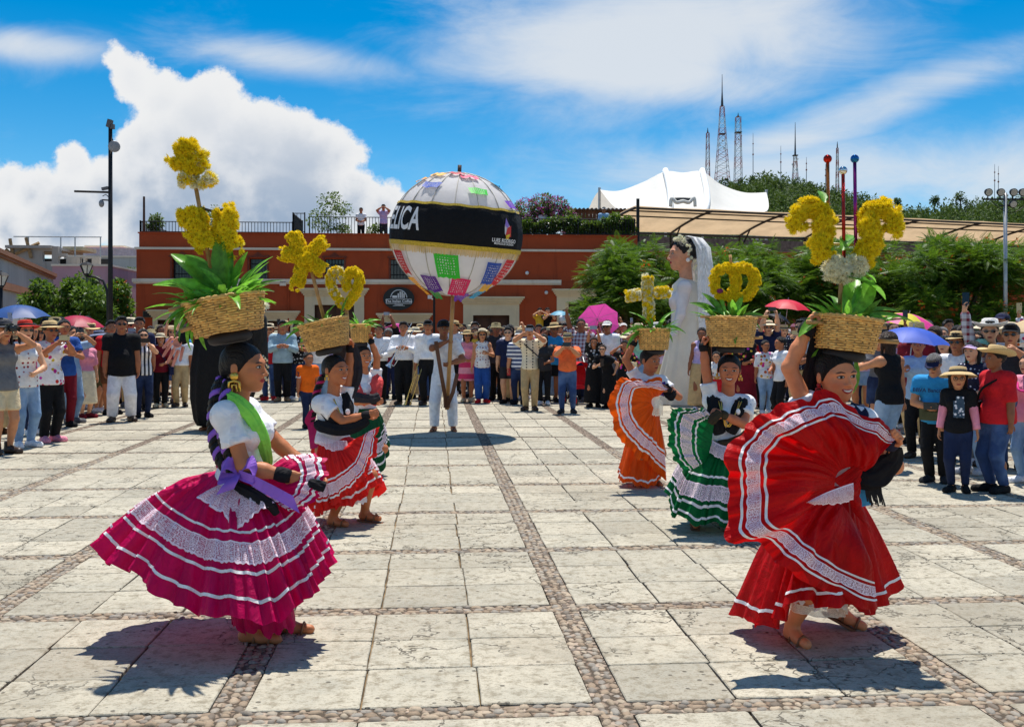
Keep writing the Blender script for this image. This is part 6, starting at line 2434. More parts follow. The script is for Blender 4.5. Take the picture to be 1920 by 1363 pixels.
class Dancer:
 """local frame of one dancer: x = across the view, y = away, z = up; L() places a picture point at a chosen distance"""
 def __init__(s, px, py):
  s.d = depth(py)
  g = G(px, py)
  s.loc = (g.x, g.y, 0)
  s.M = (Matrix.Translation(s.loc) @ Matrix.Rotation(-YAW, 4, 'Z')).inverted()

 def L(s, px, py, dy=0.0):
  return np.array(s.M @ W(px, py, s.d + dy))

 def build(s, label, h, J, arms, skin, **kw):
  r, P, M0, Mh = person(label, s.loc, -YAW, h, 'f', kw.pop('build', 1.0), arms, ('blouse', kw.pop('blouse', M_BLOUSE)), (None, None), None, ('none', None) if False else None, None,
        False, skin, J=J, fine=True, head=kw.pop('head', (0, 0, 0)), group=None, headscale=kw.pop('hs', 1.08), hand_kind=kw.pop('hands', None), tuck=True, sleeve=kw.pop('sleeve', .62))
  s.r, s.P, s.Mh = r, P, Mh
  v = Vol((-.5, -.6, -.5), (.5, .75, .6), .035)
  v.ell((0, .075, .145), (.385, .46, .385), 0, clip=[((0, -.27, .20), (0, -.83, -.56)), ((0, 0, -.14), (0, -.38, -.92))])
  v.ell((0, .40, -.05), (.22, .14, .20), .08)
  for q in (-1, 1):
   v.cone((q * .33, -.10, .14), (q * .345, -.03, -.06), .05, .03, .05)
  V, F = v.skin()
  o = obj('hair', newmesh('hair', V, F, True), M_HAIR, r)
  o.matrix_local = Mh
  return r, P

 def pad(s):
  pass

 def head_pt(s, x, y, z):
  return np.array(s.Mh @ Vector((x, y, z)))

 def earring(s, side, m=None, big=1.0):
  p = s.head_pt(.385 * side, .03, -.17)
  b = B()
  b.lathe([(.001, -.003), (.011 * big, -.002), (.011 * big, .002), (.001, .003)], 12, m=Matrix.Translation(Vector(p)) @ Matrix.Rotation(RAD(90), 4, 'X'))
  q = p + (0, 0, -.028 * big)
  b.tube([q + (-.014 * big, 0, -.012 * big), q + (-.014 * big, 0, .012 * big), q + (0, 0, .016 * big), q + (.014 * big, 0, .012 * big), q + (.014 * big, 0, -.012 * big)], .004 * big, 6)
  b.tube([q + (-.006 * big, 0, -.012 * big), q + (-.006 * big, 0, .005 * big), q + (.006 * big, 0, .005 * big), q + (.006 * big, 0, -.012 * big)], .003 * big, 6)
  b.tube([p, q + (0, 0, .016)], .002, 5)
  obj('earring', b, m or M_GOLD, s.r, True)

 def braid(s, pts, r0, m2, name='braid', tail=True):
  """two strands wound round each other, hair and coloured ribbon"""
  Q = catmull([list(p) for p in pts], 60)
  T = np.gradient(Q, axis=0)
  T /= np.linalg.norm(T, axis=1)[:, None]
  for ph, m in ((0, M_HAIR), (2.1, m2), (4.2, M_HAIR)):
   W_ = []
   for i in range(60):
    a = frame(T[i], (0, -1, .1))
    an = i * .62 + ph
    W_.append(Q[i] + a[:, 1] * math.cos(an) * r0 * .62 + a[:, 2] * math.sin(an * 1.0) * r0 * .55)
   obj(name if m is M_HAIR else 'braid_ribbon', B().tube(W_, np.interp(np.linspace(0, 1, 60), [0, .1, .8, 1], [r0 * .5, r0 * .62, r0 * .55, r0 * .3]), 8), m, s.r, True)

 def wrist(s, i, m=None, r=.036, ln=.06):
  a, b = s.P['el' + i], s.P['wr' + i]
  d = (b - a) / np.linalg.norm(b - a)
  pts = [b - d * ln, b - d * ln * .6, b - d * ln * .2, b + d * .01]
  obj('wrist_wrap', B().tube(pts, [r * .92, r * 1.08, r * 1.05, r * .88], 12), m or M_SASH, s.r, True)

 def waist_ring(s, c, rx, ry, n=10, z=0.0, yaw=0.0):
  return [np.array(c) + (rx * math.cos(a + yaw), ry * math.sin(a + yaw), z) for a in np.linspace(0, 6.28318, n, endpoint=False)]

BANDS = ((.60, .625, 'ribbon'), (.66, .775, 'lace'), (.80, .825, 'ribbon'), (.90, .925, 'ribbon'))

def near_left():
 D = Dancer(480, 1195)
 L = D.L
 sk = m_skin('skin_dancer_a', (190, 118, 76), (168, 40, 48), blush=.15)
 J = dict(side=(.10, 1, 0), pelvis=L(452, 925), waist=L(452, 872), chest=L(452, 812), neck=L(443, 752), head=L(458, 689), anR=L(468, 1176, -.06), anL=L(530, 1158, .10), toeR=(1, -.12, 0), toeL=(1, -.1, 0))
 r, P = D.build('dancer in magenta skirt and light green neckerchief with purple ribbon braid', 1.53, J,
     ((L(542, 893, -.17), (-.25, -.25, -1), 'hold'), (L(592, 893, .14), (-.2, .3, -1), 'hold')), sk, hs=1.07, head=(RAD(-6), RAD(2), 0), sleeve=.60)
 mg = m_silk('magenta_satin', (212, 4, 92))
 hem = [L(612, 1040, .05), L(603, 1098, -.24), L(545, 1148, -.42), L(440, 1166, -.50), L(335, 1134, -.44), L(250, 1084, -.30), L(197, 1030, -.05), L(240, 990, .28), L(380, 1030, .50), L(520, 1045, .42)]
 wc = L(455, 882)
 wring = [wc + (.125 * math.cos(a), .115 * math.sin(a), 0) for a in (0, -.7, -1.3, -1.75, -2.2, -2.65, -3.14, -3.9, -4.7, -5.5)]
 fan(r, 'skirt', wring, hem, mg, True, 280, 34, .065, (0, 0, 1), .030, 27, ((.50, .517, 'ribbon'), (.575, .70, 'lace'), (.745, .763, 'ribbon'), (.885, .903, 'ribbon')), 1, 3, .012, crease=.008)
 # inner skirt that hangs round the legs
 ih = [L(548, 1150, .02), L(545, 1180, -.14), L(500, 1190, -.2), L(452, 1182, -.17), L(440, 1160, .0), L(470, 1150, .16), L(520, 1150, .14)]
 ic = L(475, 1000)
 iw = [ic + (.15 * math.cos(a), .15 * math.sin(a), 0) for a in (0, -.8, -1.57, -2.3, -3.14, -4.2, -5.3)]
 fan(r, 'inner_skirt', iw, ih, mg, True, 90, 10, .0, (0, 0, 1), .014, 15, (), 1, 5)
 # the corner she holds out in front of her
 fl = fan(r, 'lifted_skirt_corner', [L(497, 884, -.09), L(503, 896, -.12), L(508, 910, -.13), L(508, 925, -.13), L(505, 940, -.12), L(498, 950, -.1)],
    [L(560, 862, .05), L(596, 852, -.05), L(613, 880, -.14), L(606, 915, -.20), L(582, 945, -.22), L(545, 962, -.20)], mg, False, 90, 14, .05, (0, -.5, .6), .012, 7, ((.55, .60, 'ribbon'), (.66, .80, 'lace'), (.86, .92, 'ribbon')), 1, 8, .008)
 # lace frill below the waist
 lp = fan(r, 'lace_frill', [L(418, 905, -.13), L(436, 911, -.17), L(455, 913, -.18), L(474, 911, -.18), L(497, 905, -.14)], [L(368, 932, -.22), L(415, 962, -.28), L(446, 990, -.29), L(480, 962, -.28), L(526, 938, -.2)], M_LACE, False, 80, 8, .02, (0, -.4, .3), .012, 8, (), -1, 4)
 # neckerchief, sash, wrist wrap with tassel
 gm = cloth('light_green_scarf', (140, 226, 84), shine=.15)
 strap(r, 'neckerchief', [L(418, 752, .02), L(424, 748, -.10), L(446, 757, -.145), L(472, 782, -.135), L(492, 822, -.10), L(501, 858, -.06), L(503, 872, -.04)], [.034, .036, .034, .03, .026, .02, .014], gm)
 strap(r, 'neckerchief', [L(418, 752, .02), L(440, 756, .10), L(470, 785, .08), L(492, 825, .02), L(500, 858, -.02)], [.03, .03, .03, .024, .018], gm)
 strap(r, 'waist_sash', [L(412, 868, .0), L(425, 885, -.115), L(455, 892, -.145), L(485, 893, -.125), L(505, 895, -.06)], .021, cloth('magenta_sash', (190, 10, 80)))
 D.wrist('R', None, .036, .07)
 strap(r, 'shawl_end', [L(578, 904, -.2), L(592, 908, -.22), L(610, 914, -.22)], [.012, .022, .018], M_SASH)
 strap(r, 'shawl', [L(430, 905, -.16), L(470, 925, -.22), L(505, 945, -.24), L(520, 965, -.24)], [.016, .024, .022, .01], M_SASH)
 D.earring(-1, None, 1.9)
 pu = cloth('purple_ribbon', (150, 96, 205), shine=.2)
 D.braid([L(418, 712, .0), L(407, 745, -.03), L(402, 790, -.05), L(406, 835, -.08), L(420, 868, -.12), L(442, 890, -.16)], .034, pu)
 D.braid([L(428, 715, -.04), L(420, 760, -.13), L(417, 810, -.17), L(428, 850, -.18), L(446, 884, -.18)], .026, pu)
 for (a, b, c, w) in (((446, 884), (425, 868), (412, 896), .075), ((446, 884), (470, 866), (478, 895), .075)):
  flatstrip(r, 'bow_loop', [L(*a, -.2), L(*b, -.23), L(*c, -.24), L(a[0], a[1] + 8, -.21)], [.03, w, w, .03], (0.1, .6, .8), pu)
 flatstrip(r, 'bow_tail', [L(450, 888, -.22), L(480, 905, -.26), L(520, 926, -.29), L(556, 946, -.30)], [.04, .08, .085, .09], (-.35, .1, .85), pu)
 flatstrip(r, 'bow_tail', [L(444, 890, -.22), L(432, 905, -.27), L(422, 922, -.28)], [.04, .08, .09], (.9, .1, .3), pu)
 sandal(r, P, 'R')
 sandal(r, P, 'L')
 b, H, R_ = basket('large tilted wicker basket on the head of the magenta dancer', D.d, (416, 560), (430, 625), 74, 60, RAD(-10), ((-1.28, .92, -.7, .95, -.4), (-1.05, .28, -.65, .34, -.5)))
 leaves('big broad green leaves spilling from the tilted basket', b, H, R_, 64, .23, 5, (0, 1, 3, 4, 5), [(415, 555, 298, 512, 0, -.1), (410, 545, 330, 468, 2, 0), (400, 540, 345, 470, 2, .1), (425, 540, 402, 440, 2, -.05), (430, 540, 418, 445, 2, .05), (440, 545, 450, 470, 0, 0), (452, 548, 487, 468, 4, 0),
                       (455, 552, 515, 508, 4, -.05), (365, 565, 288, 605, 3, -.05), (360, 575, 300, 612, 3, -.1), (365, 585, 318, 622, 1, -.1), (375, 580, 345, 630, 1, -.12), (420, 560, 350, 540, 0, -.2), (435, 560, 390, 535, 1, -.2), (455, 555, 475, 515, 1, -.15), (445, 555, 462, 500, 0, -.1), (372, 570, 312, 590, 0, -.15), (368, 590, 325, 640, 3, -.12), (380, 590, 360, 640, 3, -.15), (420, 548, 385, 500, 0, -.1), (470, 552, 500, 530, 1, -.1)], (5, 75), D.d)
 ornament('yellow and cream flower cross above two split wings', D.d + .02, [([(345, 268), (354, 288)], 19, 'y'), ([(332, 298), (356, 308)], 17, 'y'), ([(372, 300), (386, 298)], 15, 'm'), ([(352, 330), (356, 345)], 16, 'm'), ([(384, 335), (392, 345)], 15, 'm'), ([(362, 310), (366, 325)], 17, 'y'),
                   ([(356, 394), (368, 424), (392, 462)], 23, 'y'), ([(422, 398), (424, 428), (434, 466)], 20, 'y')], [(398, 520), (366, 345)], .021, 3,
    extra_parts=lambda r, loc, s: obj('cross_brace', B().tube([loc(376, 390), loc(400, 397), loc(424, 392)], .008, 6), M_BARK, r, True))

def near_right():
 D = Dancer(1488, 1200)
 L = D.L
 sk = m_skin('skin_dancer_b', (226, 142, 96), (170, 30, 40), smile=True, blush=.35)
 J = dict(side=(1, .12, 0), pelvis=L(1528, 938, .0), waist=L(1545, 888, .0), chest=L(1558, 828, .0), neck=L(1566, 772, .0), head=L(1567, 705, -.03), anR=L(1485, 1172, 0), anL=L(1572, 1140, .22), toeR=(.25, -1, 0), toeL=(.9, -.5, 0), shR=L(1518, 778, .0), shL=L(1618, 792, .0),
    kneepole=(.15, -.55, 0), toeup={'L': (.75, -.25, -.55)}, handR=(.28, 0, 1), palmR=(-1, .1, .3), handL=(.5, -.5, .5), palmL=(.3, 1, .2))
 r, P = D.build('dancer in red skirt swirling it up with one arm raised to the basket', 1.53, J,
     ((L(1516, 612, -.02), (-1, -.1, .15), 'grip'), (L(1668, 822, -.22), (.6, .25, -1), 'grip')), sk, hs=1.07, head=(RAD(10), RAD(4), RAD(-3)), sleeve=.42, hands=('grip', 'grip'))
 rd = m_silk('red_satin', (204, 3, 8))
 # hanging part of the skirt
 hem = [L(1682, 1095, .10), L(1640, 1150, -.16), L(1560, 1130, -.32), L(1480, 1140, -.32), L(1420, 1172, -.14), L(1383, 1150, .12), L(1430, 1120, .34), L(1530, 1105, .40), L(1640, 1095, .30)]
 wc = L(1545, 905)
 wring = [wc + (.14 * math.cos(a), .12 * math.sin(a), 0) for a in (0, -.6, -1.2, -1.8, -2.5, -3.14, -3.9, -4.7, -5.5)]
 fan(r, 'skirt', wring, hem, rd, True, 200, 24, .03, (0, 0, 1), .030, 17, ((.90, .92, 'ribbon'),), 1, 3, .012)
 # swung part: fans out in front of her, hem runs from lower right round the left to the raised hand
 hub = [L(1606, 985, -.17), L(1590, 960, -.19), L(1578, 945, -.2), L(1570, 930, -.2), L(1566, 920, -.21), L(1565, 910, -.21), L(1566, 900, -.22), L(1568, 892, -.22), L(1573, 884, -.22), L(1582, 879, -.22), L(1592, 876, -.22), L(1606, 878, -.22), L(1622, 884, -.21)]
 ph = [L(1646, 1142, -.26), L(1562, 1120, -.36), L(1478, 1066, -.42), L(1428, 1028, -.36), L(1368, 1008, -.42), L(1364, 930, -.36), L(1364, 860, -.40), L(1388, 802, -.34), L(1440, 774, -.32), L(1500, 748, -.26), L(1548, 738, -.24), L(1625, 774, -.26), L(1688, 806, -.24)]
 fan(r, 'swung_skirt', hub, ph, rd, False, 300, 40, .07, (0, -1, .15), .013, 13, ((.665, .688, 'ribbon'), (.72, .83, 'lace'), (.868, .891, 'ribbon')), 1, 6, .012, wob=.03, crease=.011)
 # right hand edge down to the hip
 fan(r, 'skirt_side', [L(1560, 900, -.2), L(1575, 912, -.2), L(1590, 930, -.19), L(1600, 960, -.17)], [L(1690, 806, -.24), L(1640, 850, -.2), L(1612, 905, -.17), L(1634, 1000, -.15)], rd, False, 50, 10, .02, (0, -1, 0), .006, 4, (), 1, 2)
 # petticoat with lace edge
 ih = [L(1590, 1132, .02), L(1570, 1140, -.12), L(1525, 1138, -.18), L(1485, 1128, -.14), L(1478, 1110, .0), L(1510, 1105, .15), L(1570, 1108, .14)]
 ic = L(1530, 990)
 iw = [ic + (.14 * math.cos(a), .13 * math.sin(a), 0) for a in (0, -.8, -1.57, -2.3, -3.14, -4.2, -5.3)]
 pc = fan(r, 'petticoat', iw, ih, M_RIB, True, 80, 10, .0, (0, 0, 1), .010, 12, (), 1, 5)
 fan(r, 'petticoat_lace', ih, [p + (0, 0, -.045) for p in ih], M_LACE2, True, 80, 5, 0, (0, 0, 1), .006, 12, (), 1, 5)
 # embroidered pocket, shawl, sash ends
 pk = fan(r, 'lace_pocket', [L(1600, 905, -.34), L(1590, 908, -.345), L(1570, 915, -.35), L(1545, 925, -.355), L(1515, 940, -.355)], [L(1600, 936, -.33), L(1585, 942, -.34), L(1565, 945, -.345), L(1540, 946, -.35), L(1512, 943, -.35)], M_LACE, False, 40, 8, .01, (0, -1, 0), .003, 5, (), 1, 4)
 nv = cloth('navy_shawl', (30, 30, 58))
 strap(r, 'shawl', [L(1528, 770, .06), L(1540, 772, -.06), L(1552, 800, -.115), L(1560, 850, -.13)], [.04, .042, .036, .028], nv)
 strap(r, 'shawl', [L(1600, 762, .05), L(1610, 780, -.06), L(1602, 810, -.11), L(1590, 850, -.12)], [.045, .05, .044, .03], nv)
 strap(r, 'shawl_sling', [L(1612, 880, -.08), L(1615, 895, -.12), L(1645, 890, -.14), L(1672, 862, -.16), L(1680, 838, -.2)], [.03, .044, .05, .04, .026], M_SASH)
 strap(r, 'arm_shawl', [L(1530, 605, .0), L(1532, 650, .02), L(1524, 700, .03), L(1512, 750, .04)], [.024, .032, .038, .04], M_SASH)
 fr = B()
 for k in range(12):
  x = 1622 + k * 2.6
  fr.tube([L(x, 905, -.13), L(x + 2, 925, -.13), L(x + 5 + (k % 3) * 2, 940 + (k % 4) * 3, -.13)], .004, 4)
 tag(obj('fringe', fr, M_BLACKB, r), kind='stuff')
 bl = cloth('sky_blue_ribbon', (60, 165, 225), shine=.2)
 flatstrip(r, 'blue_ribbon', [L(1608, 895, -.1), L(1612, 920, -.09), L(1625, 948, -.08)], [.03, .06, .07], (.9, .1, .2), bl)
 flatstrip(r, 'blue_ribbon', [L(1615, 895, -.08), L(1630, 908, -.07), L(1650, 916, -.06)], [.03, .05, .06], (.2, .1, .9), bl)
 D.wrist('R', None, .042, .05)
 D.wrist('L', nv, .040, .06)
 D.earring(-1, mat('red_bead', (0.5, 0.02, 0.02), 0.35), 1.0)
 D.earring(1, mat('red_bead', (0.5, 0.02, 0.02), 0.35), 1.0)
 nk = [L(1545, 775, -.05), L(1560, 810, -.125), L(1572, 818, -.13), L(1588, 800, -.115), L(1596, 772, -.05)]
 obj('necklace', B().tube(catmull(nk, 24), .006, 6), M_GOLD, r, True)
 sandal(r, P, 'R')
 sandal(r, P, 'L')
 b, H, R_ = basket('wide wicker basket steadied by the red dancer with her raised hand', D.d, (1588, 596), (1582, 658), 62, 52, RAD(7), ((-1.35, .72, -.7, .74, -.45), (.9, .42, 1.5, .46, -.3), (-1.1, .98, -.6, 1.0, -.3), (.7, .9, 1.25, .88, .2)))
 leaves('long maize leaves standing behind the horned flower ornament', b, H, R_, 26, .17, 9, (0, 1, 4), [(1585, 590, 1610, 500, 0, .1), (1600, 592, 1640, 520, 2, .08), (1605, 592, 1690, 560, 4, 0), (1610, 595, 1720, 575, 4, -.05), (1560, 590, 1535, 545, 4, 0), (1552, 592, 1520, 560, 4, -.05), (1545, 590, 1500, 620, 2, -.1), (1620, 598, 1660, 590, 0, -.1),
                       (1590, 520, 1670, 535, 0, .12), (1595, 515, 1655, 500, 4, .12), (1580, 470, 1600, 425, 0, .12), (1570, 590, 1568, 530, 1, .1), (1545, 380, 1540, 352, 2, .08), (1560, 470, 1530, 430, 0, .12), (1600, 665, 1608, 735, 2, .1), (1535, 655, 1510, 690, 1, .1)], (35, 80), D.d)

 def sticks(r, loc, s):
  for (x0, y0, x1, y1, m, bm) in ((1556, 470, 1554, 300, mat('copper_foil', (0.55, 0.16, 0.03), 0.25, .2, metal=.7), mat('red_glass_ball', (0.5, 0.02, 0.01), 0.08, .1, metal=.8)),
          (1585, 500, 1583, 322, mat('red_foil', (0.45, 0.03, 0.02), 0.25, .2, metal=.7), mat('silver_glass_ball', (0.75, 0.75, 0.72), 0.06, .05, metal=1.0)),
          (1607, 470, 1605, 300, mat('purple_foil', (0.30, 0.02, 0.20), 0.25, .2, metal=.7), mat('blue_glass_ball', (0.02, 0.16, 0.42), 0.06, .1, metal=.9))):
   o = obj('foil_stick', B().tube([loc(x0, y0, .02), loc(x1, y1, .02)], 3.4 * s, 8), m, r, True)
   obj('glass_ball', B().ball(loc(x1, y1 - 3, .02), 8 * s, 18, 12), bm, o, True)
  for y in (425, 455):
   obj('frame_bar', B().tube([loc(1510, y, .03), loc(1665, y + 5, .03)], 2.6 * s, 6), mat('yellow_foil', (0.6, 0.42, 0.05), 0.35, .2), r, True)
 ornament('tall horned flower ornament with three glass ball sticks', D.d + .03, [([(1497, 432), (1492, 408), (1510, 390), (1535, 392), (1548, 410)], 14, 'y'), ([(1548, 410), (1540, 440), (1536, 465), (1546, 485)], 18, 'y'), ([(1672, 438), (1678, 408), (1658, 390), (1636, 394), (1624, 412)], 14, 'y'),
                    ([(1624, 412), (1634, 445), (1628, 470), (1616, 490)], 18, 'y'), ([(1552, 500), (1575, 505), (1600, 502), (1612, 494)], 20, 'w'), ([(1562, 515), (1590, 516)], 11, 'w')], [(1574, 585), (1578, 505)], .022, 6, extra_parts=sticks)

def mid_left():
 D = Dancer(655, 982)
 L = D.L
 sk = m_skin('skin_dancer_c', (190, 114, 72), (160, 40, 44), smile=True)
 J = dict(side=(.55, .85, 0), pelvis=L(622, 838), waist=L(622, 806), chest=L(624, 776), neck=L(624, 742), head=L(629, 694, -.02), anR=L(624, 968, -.08), anL=L(684, 958, .10), toeR=(.9, -.5, 0), toeL=(.9, -.4, 0), palmL=(.2, 1, .2), handL=(-.2, 0, 1))
 r, P = D.build('dancer in coral red skirt with black shawl, arm reaching forward', 1.43, J, ((L(692, 777, -.22), (-.1, -.2, -1), 'hold'), (L(657, 640, .1), (1, .2, 0), 'grip')), sk, hs=1.12, head=(RAD(-2), RAD(0), 0), sleeve=.55, build=1.12)
 co = m_silk('coral_satin', (238, 40, 34))
 wc = L(622, 818)
 wring = [wc + (.14 * math.cos(a), .125 * math.sin(a), 0) for a in (0, -.6, -1.2, -1.8, -2.5, -3.14, -3.9, -4.7, -5.5)]
 hem = [L(708, 905, .0), L(690, 925, -.20), L(650, 948, -.28), L(612, 962, -.24), L(586, 962, -.10), L(574, 940, .06), L(600, 940, .26), L(655, 945, .32), L(705, 930, .22)]
 fan(r, 'skirt', wring, hem, co, True, 170, 22, .07, (0, 0, 1), .03, 19, BANDS, 1, 2, .012)
 fan(r, 'swung_skirt', [L(600, 825, -.13), L(610, 832, -.16), L(625, 836, -.18), L(640, 836, -.17), L(655, 830, -.14)], [L(578, 950, -.22), L(618, 950, -.30), L(662, 920, -.34), L(694, 878, -.30), L(712, 800, -.2)], co, False, 110, 18, .07, (0, -1, .2), .018, 9, ((.58, .61, 'ribbon'), (.65, .82, 'lace'), (.86, .89, 'ribbon')), -1, 4, .012)
 ih = [L(690, 935, .02), L(672, 945, -.12), L(640, 942, -.1), L(630, 925, .05), L(660, 925, .15)]
 ic = L(645, 880)
 fan(r, 'petticoat', [ic + (.13 * math.cos(a), .12 * math.sin(a), 0) for a in (0, -1.2, -2.4, -3.7, -5.0)], ih, M_RIB, True, 50, 7, 0, (0, 0, 1), .01, 9, (), 1, 5)
 fan(r, 'lace_frill', [L(596, 812, -.14), L(620, 824, -.19), L(650, 826, -.17)], [L(592, 828, -.17), L(622, 845, -.23), L(656, 846, -.2)], M_LACE, False, 50, 6, .01, (0, -1, 0), .006, 6, (), 1, 4)
 strap(r, 'shawl', [L(606, 745, .04), L(604, 752, -.10), L(618, 778, -.16), L(640, 800, -.16)], [.045, .05, .045, .035], M_SASH)
 strap(r, 'shawl', [L(640, 742, .04), L(650, 760, -.03), L(650, 785, -.08), L(645, 805, -.12)], [.045, .045, .04, .03], M_SASH)
 strap(r, 'shawl_sling', [L(592, 790, -.1), L(605, 800, -.18), L(640, 806, -.22), L(672, 798, -.24), L(690, 786, -.24)], [.022, .036, .042, .034, .022], M_SASH)
 strap(r, 'arm_shawl', [L(660, 645, .12), L(668, 680, .14), L(664, 720, .12), L(652, 745, .1)], [.026, .036, .04, .036], cloth('charcoal_shawl', (52, 48, 52)))
 D.wrist('R', None, .034, .055)
 D.wrist('L', None, .034, .05)
 D.earring(-1, None, 1.0)
 D.braid([L(606, 705, .03), L(594, 735, .02), L(588, 770, -.02), L(584, 795, -.04)], .026, cloth('magenta_ribbon', (190, 10, 90), shine=.2))
 mr = cloth('magenta_ribbon', (190, 10, 90), shine=.2)
 flatstrip(r, 'bow_tail', [L(582, 792, -.06), L(588, 815, -.1), L(592, 840, -.12)], [.05, .08, .09], (.9, .1, .2), mr)
 flatstrip(r, 'bow_loop', [L(582, 795, -.06), L(575, 785, -.08), L(578, 775, -.07), L(586, 790, -.05)], .06, (.4, .3, .8), mr)
 obj('brooch', B().ball(L(652, 772, -.16), (.02, .008, .024)), M_RIB, r, True)
 obj('necklace', B().tube(catmull([L(626, 748, -.1), L(640, 780, -.19), L(650, 800, -.2)], 12), .006, 6), M_GOLD, r, True)
 sandal(r, P, 'R')
 sandal(r, P, 'L')
 b, H, R_ = basket('tilted wicker basket on the head of the coral dancer', D.d, (611, 602), (616, 653), 47, 37, RAD(-12), ((-1.0, .35, -.55, .38, -.6),))
 leaves('spiky green leaves around the flower star stick', b, H, R_, 44, .16, 15, (1, 3, 4, 5), [(575, 610, 525, 595, 1, -.05), (578, 615, 530, 622, 1, -.1), (640, 595, 645, 555, 4, -.05), (610, 600, 622, 565, 4, 0), (585, 610, 545, 645, 3, -.1)], (20, 70), D.d)
 ornament('yellow flower star with five blunt points', D.d + .02, [([(570, 480), (548, 438)], 15, 'y'), ([(570, 482), (532, 476)], 14, 'y'), ([(572, 482), (608, 452)], 13, 'y'), ([(570, 488), (556, 536)], 13, 'y'), ([(576, 488), (606, 508)], 14, 'y'), ([(572, 478), (578, 492)], 22, 'y')], [(608, 600), (582, 500)], .026, 5)
 ornament('open flower heart, half cream and half yellow', D.d + .06, [([(646, 528), (634, 508), (620, 518), (624, 545), (645, 575)], 8, 'm'), ([(646, 528), (660, 508), (674, 522), (668, 548), (647, 575)], 9, 'y'), ([(648, 528), (652, 545)], 8, 'y')], [(652, 605), (648, 565)], .022, 8)

def back_left():
 D = Dancer(682, 893)
 L = D.L
 sk = m_skin('skin_dancer_d', (196, 120, 78), (150, 40, 44), smile=True)
 J = dict(side=(.8, .6, 0), pelvis=L(683, 788), waist=L(684, 758), chest=L(684, 730), neck=L(684, 702), head=L(680, 668, -.02), anR=L(672, 884, -.05), anL=L(695, 880, .05), handL=(-.3, 0, 1), palmL=(.2, 1, 0))
 r, P = D.build('dancer in dark green skirt and coral shawl behind the coral dancer', 1.42, J, ((L(705, 752, -.2), (-.1, -.3, -1), 'hold'), (L(694, 636, .0), (1, .1, .2), 'grip')), sk, hs=1.1, sleeve=.5)
 gr = m_silk('dark_green_satin', (22, 88, 50))
 wc = L(684, 765)
 wring = [wc + (.13 * math.cos(a), .12 * math.sin(a), 0) for a in (0, -.8, -1.57, -2.4, -3.14, -3.9, -4.7, -5.5)]
 hem = [L(724, 830, 0), L(722, 878, -.2), L(690, 885, -.3), L(655, 882, -.25), L(640, 875, 0), L(650, 870, .25), L(684, 870, .3), L(712, 866, .25)]
 fan(r, 'skirt', wring, hem, gr, True, 140, 18, .08, (0, 0, 1), .03, 16, BANDS, 1, 2, .014)
 cs = cloth('coral_shawl', (236, 74, 70), shine=.15)
 strap(r, 'shawl', [L(668, 705, .03), L(664, 715, -.1), L(672, 740, -.15), L(690, 755, -.16)], [.05, .055, .055, .04], cs)
 strap(r, 'shawl', [L(700, 705, .03), L(705, 718, -.05), L(704, 742, -.1), L(696, 758, -.13)], [.05, .055, .05, .04], cs)
 strap(r, 'shawl_sling', [L(655, 738, -.1), L(668, 745, -.2), L(695, 748, -.22), L(712, 742, -.2)], [.03, .042, .042, .03], cloth('charcoal_shawl', (52, 48, 52)))
 D.wrist('L', None, .036, .05)
 D.wrist('R', None, .036, .05)
 sandal(r, P, 'R')
 sandal(r, P, 'L')
 b, H, R_ = basket('small wicker basket on the head of the dark green dancer', D.d, (675, 609), (676, 642), 19, 15, 0.0)
 leaves('short pale green leaves in the small wicker basket', b, H, R_, 34, .15, 25, (1, 3, 4, 5), [(680, 608, 708, 590, 1, -.05), (682, 610, 710, 600, 1, -.1), (670, 606, 662, 582, 4, 0)], (20, 75), D.d)

